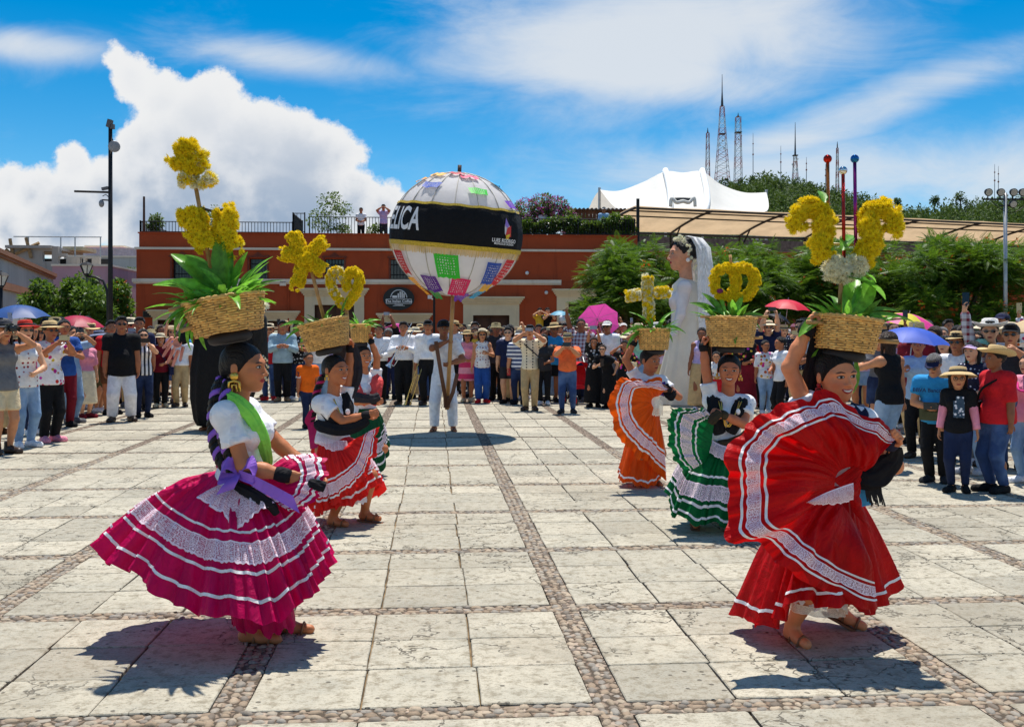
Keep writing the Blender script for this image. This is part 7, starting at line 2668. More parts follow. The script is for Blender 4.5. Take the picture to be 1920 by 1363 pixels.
def mid_right():
 D = Dancer(1300, 988)
 L = D.L
 sk = m_skin('skin_dancer_e', (194, 114, 76), (130, 18, 28), smile=True)
 J = dict(side=(1, -.05, 0), kneepole=(0, -.4, 0), pelvis=L(1352, 838), waist=L(1360, 808), chest=L(1364, 778), neck=L(1366, 745), head=L(1367, 694, -.03), anR=L(1302, 968, 0), anL=L(1365, 962, .15), toeR=(-.1, -1, 0), shR=L(1334, 752), shL=L(1400, 757), handR=(.1, 0, 1), palmR=(-1, .1, .2))
 r, P = D.build('dancer in emerald green skirt and black shawl, smiling with arm raised', 1.43, J, ((L(1316, 628, .0), (-1, -.1, .1), 'grip'), (L(1352, 776, -.25), (1, -.1, -.9), 'hold')), sk, hs=1.12, head=(RAD(-6), RAD(4), RAD(3)), sleeve=.6)
 gr = m_silk('emerald_satin', (2, 108, 54))
 wc = L(1358, 826)
 wring = [wc + (.135 * math.cos(a), .12 * math.sin(a), 0) for a in (0, -.6, -1.2, -1.8, -2.5, -3.14, -3.9, -4.7, -5.5)]
 hem = [L(1450, 955, .05), L(1435, 985, -.20), L(1378, 988, -.38), L(1318, 982, -.38), L(1266, 968, -.24), L(1250, 925, -.05), L(1275, 925, .25), L(1350, 935, .38), L(1430, 938, .25)]
 fan(r, 'skirt', wring, hem, gr, True, 200, 24, .09, (0, 0, 1), .028, 25, ((.56, .585, 'ribbon'), (.66, .80, 'lace'), (.84, .865, 'ribbon'), (.94, .96, 'ribbon')), 1, 7, .03)
 fan(r, 'swung_skirt', [L(1340, 790, -.2), L(1338, 800, -.2), L(1336, 815, -.19), L(1334, 835, -.18), L(1332, 850, -.16), L(1330, 862, -.15)], [L(1318, 766, -.26), L(1285, 768, -.28), L(1258, 770, -.28), L(1253, 812, -.3), L(1262, 855, -.28), L(1288, 885, -.24)], gr, False, 110, 16, .05, (0, -1, .2), .012, 10, ((.38, .42, 'ribbon'), (.5, .74, 'lace'), (.82, .86, 'ribbon')), -1, 4, .01)
 fan(r, 'lace_frill', [L(1335, 825, -.15), L(1355, 835, -.2), L(1380, 838, -.2), L(1395, 830, -.15)], [L(1330, 848, -.19), L(1355, 862, -.26), L(1385, 862, -.25), L(1402, 850, -.18)], M_LACE, False, 60, 7, .01, (0, -1, 0), .008, 6, (), 1, 4)
 strap(r, 'shawl', [L(1346, 742, .05), L(1340, 752, -.08), L(1342, 785, -.14), L(1350, 815, -.15)], [.04, .05, .05, .035], M_SASH)
 strap(r, 'shawl', [L(1388, 742, .05), L(1392, 755, -.08), L(1382, 785, -.14), L(1368, 812, -.16)], [.04, .05, .05, .035], M_SASH)
 strap(r, 'waist_sash', [L(1330, 832, -.1), L(1345, 838, -.16), L(1370, 832, -.18), L(1390, 822, -.15), L(1400, 812, -.08)], [.03, .035, .035, .03, .025], cloth('olive_brown_sash', (62, 52, 36)))
 strap(r, 'arm_shawl', [L(1322, 632, .03), L(1324, 680, .06), L(1326, 720, .07), L(1330, 750, .06)], [.028, .035, .04, .04], cloth('olive_brown_sash', (62, 52, 36)))
 strap(r, 'shawl_end', [L(1350, 772, -.27), L(1340, 782, -.29), L(1332, 795, -.3)], [.025, .03, .02], cloth('olive_brown_sash', (62, 52, 36)))
 D.wrist('R', None, .036, .06)
 D.wrist('L', cloth('olive_brown_sash', (62, 52, 36)), .034, .05)
 D.earring(1, None, 1.0)
 D.earring(-1, None, 1.0)
 for k, dx in enumerate((0, 5)):
  obj('necklace', B().tube(catmull([L(1352 - dx, 752, -.1), L(1356, 780, -.19), L(1362 + dx, 800, -.2), L(1378, 778, -.19), L(1386 + dx, 752, -.1)], 24), .005, 6), M_GOLD, r, True)
 obj('brooch', B().ball(L(1384, 772, -.19), (.018, .008, .024)), M_RIB, r, True)
 sandal(r, P, 'R')
 sandal(r, P, 'L')
 b, H, R_ = basket('upright wicker basket on the head of the emerald green dancer', D.d, (1370, 595), (1370, 650), 47, 39, RAD(1), ((-1.3, 1.0, -.5, .99, -.4), (.4, 1.04, 1.4, 1.03, -.3), (.7, .3, 1.2, .33, -.3)))
 leaves('dark green sword leaves under the round flower ornament', b, H, R_, 30, .2, 35, (0, 1, 4), [(1350, 592, 1303, 560, 0, -.05), (1355, 592, 1325, 545, 0, 0), (1362, 592, 1345, 535, 4, 0), (1375, 592, 1392, 555, 0, -.05), (1390, 594, 1440, 580, 1, -.1), (1400, 598, 1435, 610, 1, -.05), (1360, 595, 1330, 575, 0, -.1), (1372, 592, 1372, 545, 0, .05), (1380, 600, 1378, 622, 1, -.25)], (30, 80), D.d)

 def acc(r, loc, s):
  obj('purple_flower', B().ball(loc(1348, 546, -.03), (7 * s, 6 * s, 5 * s), 10, 6), mat('purple_petals', (0.16, 0.01, 0.09), 0.7, .3), r, True)
  obj('stake_tip', B().tube([loc(1371, 498), loc(1369, 478)], .012, 6), M_BAMBOO, r, True)
 ornament('round yellow flower ornament like a looped crown', D.d + .02, [([(1345, 548), (1338, 528), (1346, 508), (1365, 502), (1376, 508)], 9, 'y'), ([(1376, 508), (1392, 502), (1410, 510), (1416, 530), (1404, 552)], 10, 'y'), ([(1377, 510), (1380, 530), (1374, 548)], 10, 'y'), ([(1342, 550), (1370, 556), (1402, 556)], 8, 'y')], [(1375, 595), (1374, 550)], .024, 9, extra_parts=acc)

def back_right():
 D = Dancer(1203, 910)
 L = D.L
 sk = m_skin('skin_dancer_f', (180, 108, 70), (140, 44, 44))
 J = dict(side=(.9, .35, 0), pelvis=L(1212, 785), waist=L(1214, 758), chest=L(1216, 732), neck=L(1217, 708), head=L(1219, 676, -.02), anR=L(1192, 900, -.02), anL=L(1222, 896, .08), handR=(.1, 0, 1), palmR=(-1, .1, .2), shR=L(1195, 712), shL=L(1240, 716))
 r, P = D.build('dancer in orange skirt and purple shawl looking down sideways', 1.38, J, ((L(1190, 640, .0), (-1, -.1, .1), 'grip'), (L(1250, 728, -.2), (1, .1, -.8), 'grip')), sk, hs=1.1, head=(RAD(18), RAD(8), 0), sleeve=.5)
 og = m_silk('orange_satin', (244, 92, 2))
 wc = L(1214, 765)
 wring = [wc + (.12 * math.cos(a), .115 * math.sin(a), 0) for a in (0, -.8, -1.57, -2.4, -3.14, -3.9, -4.7, -5.5)]
 hem = [L(1240, 890, 0), L(1232, 906, -.18), L(1200, 912, -.22), L(1165, 902, -.15), L(1158, 892, 0), L(1175, 886, .2), L(1205, 886, .25), L(1232, 886, .2)]
 fan(r, 'skirt', wring, hem, og, True, 130, 18, .0, (0, 0, 1), .022, 13, ((.92, .945, 'ribbon'),), 1, 2, .01)
 hub = [L(1238, 790, -.16), L(1232, 775, -.18), L(1226, 765, -.19), L(1222, 757, -.2), L(1222, 750, -.2), L(1226, 745, -.2), L(1234, 743, -.19)]
 ph = [L(1250, 902, -.2), L(1212, 868, -.34), L(1176, 838, -.40), L(1146, 788, -.38), L(1153, 718, -.34), L(1200, 710, -.3), L(1256, 724, -.22)]
 fan(r, 'swung_skirt', hub, ph, og, False, 150, 20, .08, (0, -1, .1), .016, 11, ((.52, .56, 'ribbon'), (.6, .76, 'lace'), (.81, .85, 'ribbon')), 1, 3, .012)
 fan(r, 'lace_pocket', [L(1228, 752, -.31), L(1236, 748, -.31), L(1243, 755, -.3)], [L(1222, 778, -.31), L(1233, 780, -.31), L(1243, 778, -.3)], M_LACE2, False, 20, 6, .01, (0, -1, 0), .002, 3, (), 1, 4)
 pp = cloth('purple_shawl', (78, 46, 140), shine=.1)
 strap(r, 'shawl', [L(1202, 712, .03), L(1202, 720, -.1), L(1210, 738, -.14)], [.045, .05, .045], pp)
 strap(r, 'shawl', [L(1234, 712, .03), L(1240, 722, -.07), L(1234, 738, -.13)], [.05, .055, .05], pp)
 strap(r, 'arm_shawl', [L(1245, 722, -.1), L(1258, 740, -.18), L(1266, 745, -.2)], [.035, .045, .03], M_SASH)
 D.wrist('R', None, .036, .05)
 D.wrist('L', None, .036, .05)
 sandal(r, P, 'R')
 sandal(r, P, 'L')
 b, H, R_ = basket('small upright wicker basket on the head of the orange dancer', D.d, (1228, 617), (1226, 656), 30, 25, 0.0)
 leaves('narrow green leaves fanning below the flower cross', b, H, R_, 50, .2, 45, (1, 3, 4, 5), [(1215, 615, 1162, 612, 1, -.05), (1213, 618, 1165, 632, 3, -.1), (1240, 615, 1288, 608, 1, -.05), (1222, 612, 1190, 575, 4, 0), (1232, 612, 1262, 572, 4, .05), (1240, 616, 1270, 632, 3, -.1), (1225, 612, 1212, 570, 4, -.05)], (15, 75), D.d)
 ornament('cream and yellow flower cross on a basket of narrow leaves', D.d + .02, [([(1214, 520), (1214, 548), (1218, 596)], 11, 'm'), ([(1174, 556), (1200, 552)], 11, 'm'), ([(1228, 550), (1254, 547)], 11, 'm')], [(1222, 618), (1217, 560)], .027, 7)

near_left()
near_right()
mid_left()
back_left()
mid_right()
back_right()
# ------------------------------------------------------------------ paper globe, its bearer, the giant puppets
def globe():
 d = depth(808) - .25
 s = d / FPX
 c = W(855, 440, d)
 r = thing('parade_globe', 'big white cloth parade globe with black lettered band and gold fringe', 'parade globe', c, 0)
 r.rotation_euler = Euler((RAD(4), RAD(5), -YAW), 'XYZ')
 Rx, Rz = 123 * s, 115 * s
 n = 16
 m = mat('white_cloth_globe', (0.86, 0.84, 0.84), 0.7, 0.04, 3, 0.25, 9, trans=.5, bdist=.03)

 def sp(az, el, k=1.0):
  # az 0 = towards the viewer, positive to the right; the cloth is taut between hoops
  q = (az / (2 * math.pi / n)) % 1.0
  fl = 1 - .018 * math.sin(math.pi * q)
  rr = k * fl
  return np.array([Rx * rr * math.cos(el) * math.sin(az), -Rx * rr * math.cos(el) * math.cos(az), Rz * rr * math.sin(el)])
 for g in range(n):
  P = []
  for e in np.linspace(-1.54, 1.54, 26):
   P.append([sp(6.28318 * (g + t * .998 + .001) / n, e, 1 - .006 * math.sin(e * 33 + g) * (e > .55)) for t in np.linspace(0, 1, 7)])
  obj('cloth_gore', B().grid(P), m, r, True)
 for g in range(n):
  a = 6.28318 * g / n
  obj('hoop', B().tube([sp(a, e, 1.004) for e in np.linspace(-1.5, 1.5, 30)], .008, 5), mat('hoop_cane', (0.5, 0.46, 0.4), 0.6), r, True)

 def band(e0, e1, k, name, m, wav=0.0, nu=192):
  rows = []
  for e in np.linspace(e0, e1, 8):
   rows.append([sp(6.28318 * i / nu, e + wav * math.sin(i * 6.28318 * n / nu) * (e > 0), k) for i in range(nu)])
  return obj(name, B().grid(rows, closed_u=True), m, r, True)
 bm = cloth('black_banner', (20, 19, 21))
 band(-.17, .43, 1.02, 'black_band', bm, .006)
 gm = mat('gold_braid', (0.60, 0.40, 0.03), 0.45, 0.3, 60, .4, 120)
 band(.425, .465, 1.028, 'gold_braid', gm, .006)
 band(-.235, -.165, 1.03, 'gold_braid', gm)
 fr = B()
 for i in range(420):
  a = 6.28318 * i / 420
  e1 = -.232
  p, q = sp(a, e1, 1.03), sp(a, e1 - .10, 1.035)
  w = np.array([math.cos(a), math.sin(a), 0]) * .0062
  q = q + rng.uniform(-.3, .3) * w * 2 + (0, 0, rng.uniform(-.012, .012))
  fr.add([p - w, p + w, q + w * .7, q - w * .7], [(0, 1, 2, 3)])
 tag(obj('gold_fringe', fr, mat('gold_thread', (0.75, 0.50, 0.16), 0.6, .2, trans=.3), r), kind='stuff')
 wm = mat('white_print', (0.82, 0.80, 0.80), 0.6, .03)

 def wrap(txt, az0, el0, size, bold=True, sx=1.0, name='lettering', m=wm):
  """print that follows the curve of the band"""
  me = text_mesh(txt, size, 0, bold)
  bm_ = bmesh.new()
  bm_.from_mesh(me)
  bmesh.ops.triangulate(bm_, faces=bm_.faces)
  for _ in range(2):
   lng = [e for e in bm_.edges if e.calc_length() > size * .18]
   bmesh.ops.subdivide_edges(bm_, edges=lng, cuts=1)
   bmesh.ops.triangulate(bm_, faces=bm_.faces)
  for v in bm_.verts:
   v.co = Vector(sp(az0 + v.co.x * sx / Rx, el0 + v.co.y / Rz, 1.034))
  bm_.to_mesh(me)
  bm_.free()
  obj(name, me, m, r)
 wrap('ELICA', RAD(-50), .16, .47, True, .60)
 wrap('LUIS RODRIGO', RAD(49), -.045, .075, True)
 wrap('MONOS DE CALENDA', RAD(49), -.095, .042, True)
 for (pts, m2) in (([(a * .12 + .0, .15 * b) for a, b in ((0, 1), (.55, .35), (.5, -.5), (0, -.9), (-.55, -.4), (-.5, .4))], wm), ([(.0, .02), (.1, .06), (.09, -.1), (.0, -.13), (-.05, -.09)], mat('print_red', (0.7, 0.04, 0.03), .6)), ([(-.01, .17), (.05, .06), (.0, .02), (-.06, .05)], mat('print_violet', (0.35, 0.2, 0.6), .6)), ([(-.04, -.09), (.07, -.06), (.03, -.15), (-.03, -.14)], mat('print_yellow', (0.85, 0.6, 0.02), .6))):
  k = 1.03 + .004 * (m2 is not wm)
  obj('emblem', B().add([sp(RAD(51) + x / Rx, .135 + z / Rz, k) for x, z in pts], [tuple(range(len(pts)))[::-1]]), m2, r)
 cols = [(190, 15, 30), (40, 190, 40), (18, 70, 170), (90, 30, 140), (215, 20, 95), (245, 165, 10), (30, 160, 215), (120, 60, 190), (30, 150, 60), (200, 20, 40), (235, 170, 20), (60, 120, 200)]

 def m_papel(i):
  m, t, b = principled('cut_paper_%d' % i)
  uv = t.node('ShaderNodeUVMap').outputs[0]
  vo = t.node('ShaderNodeTexVoronoi', {'Scale': 9.0, 'Randomness': .25, 'Vector': uv})
  hole = t.step(vo.outputs['Distance'], .34, .26)
  x, y, _ = t.node('ShaderNodeSeparateXYZ', {0: uv}).outputs
  rim = t.step(t.m('MAXIMUM', t.m('ABSOLUTE', t.m('SUBTRACT', x, .5)), t.m('SUBTRACT', .5, y)), .40, .36)
  rim = t.m('MULTIPLY', rim, t.step(y, .86, .8))
  f = t.m('SUBTRACT', 1.0, t.m('MULTIPLY', hole, rim))
  t.put(b.inputs['Base Color'], lin(cols[i]))
  b.inputs['Roughness'].default_value = .6
  tr = t.node('ShaderNodeBsdfTransparent')
  mx = t.node('ShaderNodeMixShader', {0: f})
  t.l.new(tr.outputs[0], mx.inputs[1])
  t.l.new(b.outputs[0], mx.inputs[2])
  t.l.new(mx.outputs[0], t.n['Material Output'].inputs[0])
  return m

 def flag(ci, az, el, w, h, swing=0.2, twist=0.0):
  rows = []
  for t in np.linspace(0, 1, 8):
   row = []
   e = el - t * h / Rz
   for j, x in enumerate(np.linspace(-w / 2, w / 2, 9)):
    sc = (.05 * h * abs(math.sin(j / 8 * math.pi * 4))) / Rz if t == 1 else 0
    k = 1.035 + swing * .22 * t * t + .012 * t * math.sin(j * 1.1 + ci)
    row.append(sp(RAD(az) + (x * (1 - .12 * t) + twist * h * t) / Rx / max(math.cos(max(e, -1.1)), .45), max(e + sc, -1.35), k))
   rows.append(row)
  me = B().grid(rows).mesh('paper_flag', True)
  uvgrid(me, 8, 9, False)
  obj('paper_flag', me, m_papel(ci), r)
 for a in ((0, -58, -.33, .24, .38, .10, .18), (1, -4, -.33, .36, .38, .12, .14), (2, 44, -.40, .28, .38, .12, .12), (3, -26, -.74, .26, .28, .3, .14), (4, 14, -.74, .28, .36, .25, -.04), (5, -60, -.82, .18, .34, .3, .22), (6, 60, -.88, .18, .34, .2, .12), (9, 66, -.33, .28, .46, .1, -.12),
    (7, 30, -1.15, .3, .22, .3, .1), (8, -40, -1.1, .26, .22, .3, .1), (10, 55, -.75, .22, .2, .2, -.1)):
  flag(*a)
 for (ci, az, el) in ((2, -32, .86), (1, 25, .80), (4, 20, 1.18), (5, -75, 1.0), (7, 68, .62), (6, 80, 1.05), (0, -5, 1.28), (10, -48, 1.2)):
  flag(ci, az, el, .30, .13, .06)
 # the carrying pole through the globe and its strap
 px = thing('carrying_pole', 'long wooden pole carrying the parade globe with leather strap', 'pole', W(838, 775, d), -YAW)
 loc = lambda a, b, dy=0.0: ((a - 838) * s, dy, (775 - b) * s)
 obj('shaft', B().tube([loc(838, 768), loc(850, 545)], [.032, .032], 10), mat('pole_wood', (0.52, 0.26, 0.08), 0.5, .2, 6), px, True)
 obj('top_stub', B().tube([loc(861, 332), loc(862, 310)], .03, 10), mat('dark_stub', (0.06, 0.03, 0.02), .6), px, True)
 lm = mat('strap_leather', (0.16, 0.06, 0.025), .6, .2)
 obj('strap', B().tube([loc(818, 640, -.1), loc(828, 700, -.12), loc(838, 758, -.08)], .03, 8, flat=(1, .3)), lm, px, True)
 obj('strap', B().tube([loc(858, 700, -.12), loc(850, 735, -.12), loc(840, 758, -.08)], .03, 8, flat=(1, .3)), lm, px, True)
 obj('holster', B().lathe([(.05, -.1), (.055, .06), (.04, .08)], 12, loc(838, 752, -.02)), lm, px, True)

globe()

C = {}

def K(name):
 """cloth by short name"""
 if name in C:
  return C[name]
 base = {'white': (240, 240, 244), 'cream': (236, 222, 190), 'black': (20, 20, 23), 'navy': (28, 36, 70), 'blue': (40, 84, 160), 'lightblue': (160, 190, 220), 'teal': (46, 146, 205), 'red': (205, 28, 38), 'maroon': (120, 20, 38), 'pink': (240, 150, 172), 'hotpink': (228, 60, 140),
   'orange': (236, 112, 60), 'yellow': (232, 190, 60), 'green': (50, 120, 66), 'olive': (84, 82, 50), 'grey': (112, 112, 116), 'lightgrey': (176, 178, 184), 'khaki': (196, 168, 122), 'brown': (104, 66, 42), 'purple': (100, 70, 150), 'boyorange': (250, 110, 20), 'greyblue': (150, 176, 190), 'beige': (226, 204, 164), 'lilac': (196, 176, 220), 'mint': (150, 210, 190), 'charcoal': (48, 48, 52)}
 pat = {'denim': ((48, 72, 118), 'denim', (118, 148, 190), 1), 'lightdenim': ((128, 160, 196), 'denim', (190, 210, 230), 1), 'darkdenim': ((28, 40, 72), 'denim', (60, 80, 120), 1), 'floral': ((240, 236, 238), 'floral', (200, 40, 60), 13), 'darkfloral': ((24, 22, 26), 'floral', (220, 70, 80), 14), 'plaid': ((200, 200, 208), 'check', (120, 30, 44), 12),
   'stripe': ((240, 240, 242), 'stripe', (40, 40, 50), 14), 'embroidered': ((240, 226, 196), 'embroider', (70, 60, 56), 18), 'redhearts': ((240, 238, 236), 'dots', (150, 26, 36), 16), 'navydots': ((26, 30, 58), 'dots', (220, 220, 230), 22), 'mono': ((30, 30, 32), 'floral', (220, 220, 220), 16), 'hstripe': ((230, 230, 232), 'hstripe', (40, 60, 110), 12), 'pinkstripe': ((240, 160, 180), 'hstripe', (220, 60, 110), 4)}
 if name in base:
  C[name] = cloth('cloth_' + name, base[name])
 else:
  a, p, b, sc = pat[name]
  C[name] = cloth('cloth_' + name, a, pattern=p, c2=b, ps=sc)
 return C[name]

M_STRAW = mat('straw', (0.66, 0.47, 0.22), 0.8, 0.2, 30, 0.5, 90)
M_STRAWP = mat('pale_straw', (0.78, 0.66, 0.45), 0.8, 0.15, 30, 0.5, 90)
M_LEATH = mat('shoe_leather', (0.04, 0.022, 0.014), 0.45, .2)
HATM = {'straw': M_STRAW, 'pale': M_STRAWP, 'red': cloth('felt_red', (200, 52, 40)), 'greyf': cloth('felt_grey', (74, 74, 80)), 'bluegrey': cloth('felt_bluegrey', (126, 134, 160)), 'khaki': cloth('felt_khaki', (150, 136, 100)), 'navy': cloth('felt_navy', (30, 36, 72)), 'black': cloth('felt_black', (24, 24, 26)), 'lilac': cloth('felt_lilac', (208, 180, 214)), 'white': cloth('felt_white', (236, 232, 226)), 'mint': cloth('felt_mint', (150, 210, 190))}

def phone(label, P, M0, m=None, both=True, big=False, side=0):
 """phone or camera in the hands of a figure"""
 a = (P['palmR'] + P['palmL']) / 2 if both else P['palm' + ('R', 'L')[side]]
 lm = M0 @ Vector(a + np.array([0, -.012, .028]))
 rz = M0.to_euler().z
 if big:
  r = thing('camera_device', label, 'camera', lm, rz, 'cameras held by spectators')
  obj('camera_body', B().box((0, 0, 0), (.13, .05, .085)).box((0, 0, .052), (.05, .045, .02)), M_PHONE, r)
  obj('lens', B().lathe([(.036, 0), (.036, .06), (.03, .062)], 14, m=Matrix.Translation((0, -.025, 0)) @ Matrix.Rotation(RAD(90), 4, 'X')), M_PHONE, r, True)
 else:
  r = thing('phone', label, 'phone', lm, rz, 'phones held by spectators')
  r.rotation_euler = (RAD(rng.uniform(-8, 4)), 0, rz)
  wd = (.15, .009, .074) if both else (.074, .009, .15)
  o = obj('case', B().box((0, 0, 0), wd), m or M_PHONE, r)
  obj('camera_lens', B().lathe([(.008, 0), (.008, .003)], 10, m=Matrix.Translation((wd[0] * .35, -.0045, wd[2] * .3)) @ Matrix.Rotation(RAD(90), 4, 'X')), M_LENS, o)
  obj('screen', B().box((0, .0055, 0), (wd[0] * .93, .002, wd[2] * .93)), mat('phone_screen', (0.03, 0.04, 0.06), .1), o)

CROWD = []
USED = []

def cp(label, px, feet, top_y, rot=0, sex='f', held=None, **kw):
 """place one spectator from where the feet and the top of the head stand"""
 g = G(px, feet)
 d = depth(feet)
 h = kw.pop('h', None) or (feet - top_y) * d / FPX * kw.pop('hk', 1.0)
 r, P, M0, Mh = person(label, (g.x, g.y, kw.pop('z', 0)), -YAW + RAD(rot), h, sex, **kw)
 USED.append((g.x, g.y))
 if held:
  who = label.replace('person ', '', 1)
  who = 'spectator ' + ' '.join(who.split()[:8])
  kind, m = held
  if kind == 'phone':
   phone('phone held by ' + who, P, M0, m)
  elif kind == 'phone1':
   phone('phone held one-handed by ' + who, P, M0, m, False)
  elif kind == 'cam':
   phone('camera held by ' + who, P, M0, None, True, True)
 return r, P, M0, Mh

def bag(root, P, m, side=1, z=.52, h=1.6, w=.22, strapm=None):
 sgn = 1 if side else -1
 c = P['pelvis'] + np.array([sgn * .13 * h, -.05 * h, (z - .52) * h])
 o = obj('shoulder_bag', B().box(c, (.09, w, w * .9), rz=.2), m, root)
 sh = P['shL' if not side else 'shR'] + (0, 0, .04)
 fr = np.array([0, -.095 * h, 0])
 pts = catmull([sh, (P['chest'] + fr * 1.15 - (0, 0, 0)), c + (0, 0, w * .4)], 12)
 obj('bag_strap', B().tube(pts, .012, 5), strapm or m, o, True)

def umbrella(label, tip, d, r_px, m, tilt=(0, 0), hand=None, m2=None, dome=.38):
 """open umbrella: eight tensioned panels on ribs, shaft and handle"""
 s = d / FPX
 R_ = r_px * s
 p = W(tip[0], tip[1], d)
 r = thing('umbrella', label, 'umbrella', p, 0, 'umbrellas held up in the crowd')
 r.rotation_euler = Euler((RAD(tilt[0]), RAD(tilt[1]), -YAW + .2), 'XYZ')
 n = 8
 prof = lambda t: -R_ * dome * (t ** 1.9)
 for k in range(n):
  rows = []
  for t in np.linspace(.02, 1, 9):
   row = []
   for q in np.linspace(0, 1, 7):
    a = 6.28318 * (k + q) / n
    pull = 1 - .10 * math.sin(math.pi * q) * t
    row.append((R_ * t * pull * math.cos(a), R_ * t * pull * math.sin(a), prof(t) + R_ * .03 * math.sin(math.pi * q) * t))
   rows.append(row)
  obj('panel', B().grid(rows), (m2 if (m2 and k % 2) else m), r, True)
 for k in range(n):
  a = 6.28318 * k / n
  obj('rib', B().tube([(R_ * t * math.cos(a), R_ * t * math.sin(a), prof(t) - .006) for t in (0.02, .35, .7, 1)], .005, 4), M_STEEL, r)
 ln = hand if hand else R_ * 1.25
 obj('shaft', B().tube([(0, 0, .05), (0, 0, -ln)], .008, 6), M_STEEL, r)
 obj('handle', B().tube([(0, 0, -ln + .02), (0, 0, -ln - .09)], .015, 8), M_PHONE, r)

def um(name, rgb):
 return mat('umbrella_' + name, lin(rgb), 0.5, 0.08, 4, trans=.35)

def parade_people():
 # bearer of the globe
 d = depth(808)
 s = d / FPX
 g = G(832, 808)
 M0 = (Matrix.Translation((g.x, g.y, 0)) @ Matrix.Rotation(-YAW, 4, 'Z')).inverted()
 L = lambda px, py, dy=0.0: np.array(M0 @ W(px, py, d + dy))
 r, P, _, _ = person('person in white cotton shirt and trousers carrying the parade globe pole', (g.x, g.y, 0), -YAW, 1.70, 'm', .92, ((L(838, 640, -.25), (-1, -.2, -.5), 'grip'), (L(842, 682, -.25), (1, .1, -.5), 'grip')), ('tee', K('white')), ('loose', K('white')), None, ('short', None), ('cap', HATM['black'], RAD(-4)), False, SKINS[3], (RAD(14), 0, 0), stance=.085, res=.02, fine=False, sleeve=.75, hem=.42)
 sandal(r, P, 'R', M_LEATH, 1.7)
 sandal(r, P, 'L', M_LEATH, 1.7)
 # giant bride
 d = depth(757)
 s = d / FPX
 g = G(1286, 757)
 r = thing('giant_bride_puppet', 'towering bride puppet in white gown and long lace veil', 'puppet', (g.x, g.y, 0), -YAW)
 M0 = (Matrix.Translation((g.x, g.y, 0)) @ Matrix.Rotation(-YAW, 4, 'Z')).inverted()
 L = lambda px, py, dy=0.0: np.array(M0 @ W(px, py, d + dy))
 gown = mat('ivory_tulle', (0.95, 0.90, 0.78), 0.7, 0.05, 3, .25, 8, trans=.3, bdist=.04)
 rows = []
 for (px, py, rx, ry) in ((1284, 520, .10, .10), (1285, 535, .28, .22), (1288, 560, .34, .26), (1290, 600, .36, .30), (1290, 640, .42, .38), (1288, 690, .54, .48), (1285, 740, .66, .58), (1284, 756, .70, .62)):
  c = L(px, py)
  rows.append([c + (rx * (1 + .05 * math.sin(14 * a) * (py > 600)) * math.cos(a), ry * (1 + .05 * math.sin(14 * a) * (py > 600)) * math.sin(a), 0) for a in np.linspace(0, 6.28318, 84, endpoint=False)])
 obj('gown', B().grid(rows, closed_u=True), gown, r, True)
 sh = mat('satin_bodice', (0.82, 0.72, 0.68), 0.35, 0.08, 6, .3, 12)
 v = Vol((-1, -1, 1.5), (1, 1, 3.4), .03)
 for sd_ in (-1, 1):
  a = L(1284, 540, sd_ * .26)
  v.cone(a, L(1276, 590, sd_ * .38), .13, .10, .05)
  v.cone(L(1276, 590, sd_ * .38), L(1258, 640, sd_ * .40), .10, .08, .05)
 v.cone(L(1284, 538, -.26), L(1284, 538, .26), .15, .15, .08)
 v.ell(L(1276, 565), (.25, .3, .28), .1)
 obj('bodice', newmesh('bodice', *v.skin(), True), sh, r)
 skp = m_skin('puppet_skin', (214, 150, 116), (176, 30, 40), blush=.3)
 hd = L(1281, 478)
 hs = 57 * s
 Mh = Matrix.Translation(Vector(hd)) @ Matrix.Rotation(RAD(-84), 4, 'Z') @ Matrix.Scale(hs, 4)
 V, Q = xf(HEAD_F, Mh)
 me = newmesh('head', V, Q, True)
 at = me.attributes.new('hp', 'FLOAT_VECTOR', 'POINT')
 at.data.foreach_set('vector', HEAD_F[0].astype(np.float32).ravel())
 hd_o = obj('head', me, skp, r)
 o = obj('hair', hair_mesh('bun'), M_HAIR, r)
 o.matrix_local = Mh
 for k in range(16):
  a = k / 15
  p = np.array(Mh @ Vector((.36, -.22 + .5 * a + .05 * math.sin(k * 5), .50 - 1.0 * a * a + .05 * math.cos(k * 3))))
  q = np.array(Mh @ Vector((-.2 + .4 * a, -.24, .50 - .02 * k % .05)))
  for w in (p, q):
   o = obj('flower', BLOS[k % 4], [M_WHT, M_WHT], r)
   o.location, o.scale, o.rotation_euler = Vector(w + (0, -.04, .01)), (.055,) * 3, (RAD(80), 0, k)
 obj('earring', B().ball(np.array(Mh @ Vector((.40, .04, -.2))) + (0, -.04, 0), .045), mat('pearl', (0.85, 0.82, 0.78), .2), r, True)
 veil = m_lace('bridal_veil', .5, (244, 242, 240))
 rows = []
 for (px, py, w, dp) in ((1285, 443, .08, .10), (1296, 447, .22, .24), (1305, 465, .28, .33), (1308, 500, .30, .38), (1308, 545, .34, .43), (1310, 590, .38, .47), (1312, 618, .38, .48)):
  c = L(px, py)
  rows.append([c + (w * (1 + .10 * math.sin(9 * a + py * .02)) * math.cos(a) * (1.0 if math.cos(a) > 0 else .55), dp * (1 + .08 * math.sin(11 * a)) * math.sin(a), -.04 * math.cos(6 * a) * (py > 600)) for a in np.linspace(-2.0, 2.0, 60)])
 me = B().grid(rows).mesh('veil', True)
 uvgrid(me, 7, 60, False)
 obj('veil', me, veil, r)
 # giant in black behind the magenta dancer
 d = depth(806)
 s = d / FPX
 g = G(410, 806)
 r = thing('giant_black_puppet', 'towering puppet in black clothes with big pink cloth hands', 'puppet', (g.x, g.y, 0), -YAW)
 M0 = (Matrix.Translation((g.x, g.y, 0)) @ Matrix.Rotation(-YAW, 4, 'Z')).inverted()
 L = lambda px, py, dy=0.0: np.array(M0 @ W(px, py, d + dy))
 bk = cloth('black_crepe', (22, 21, 23))
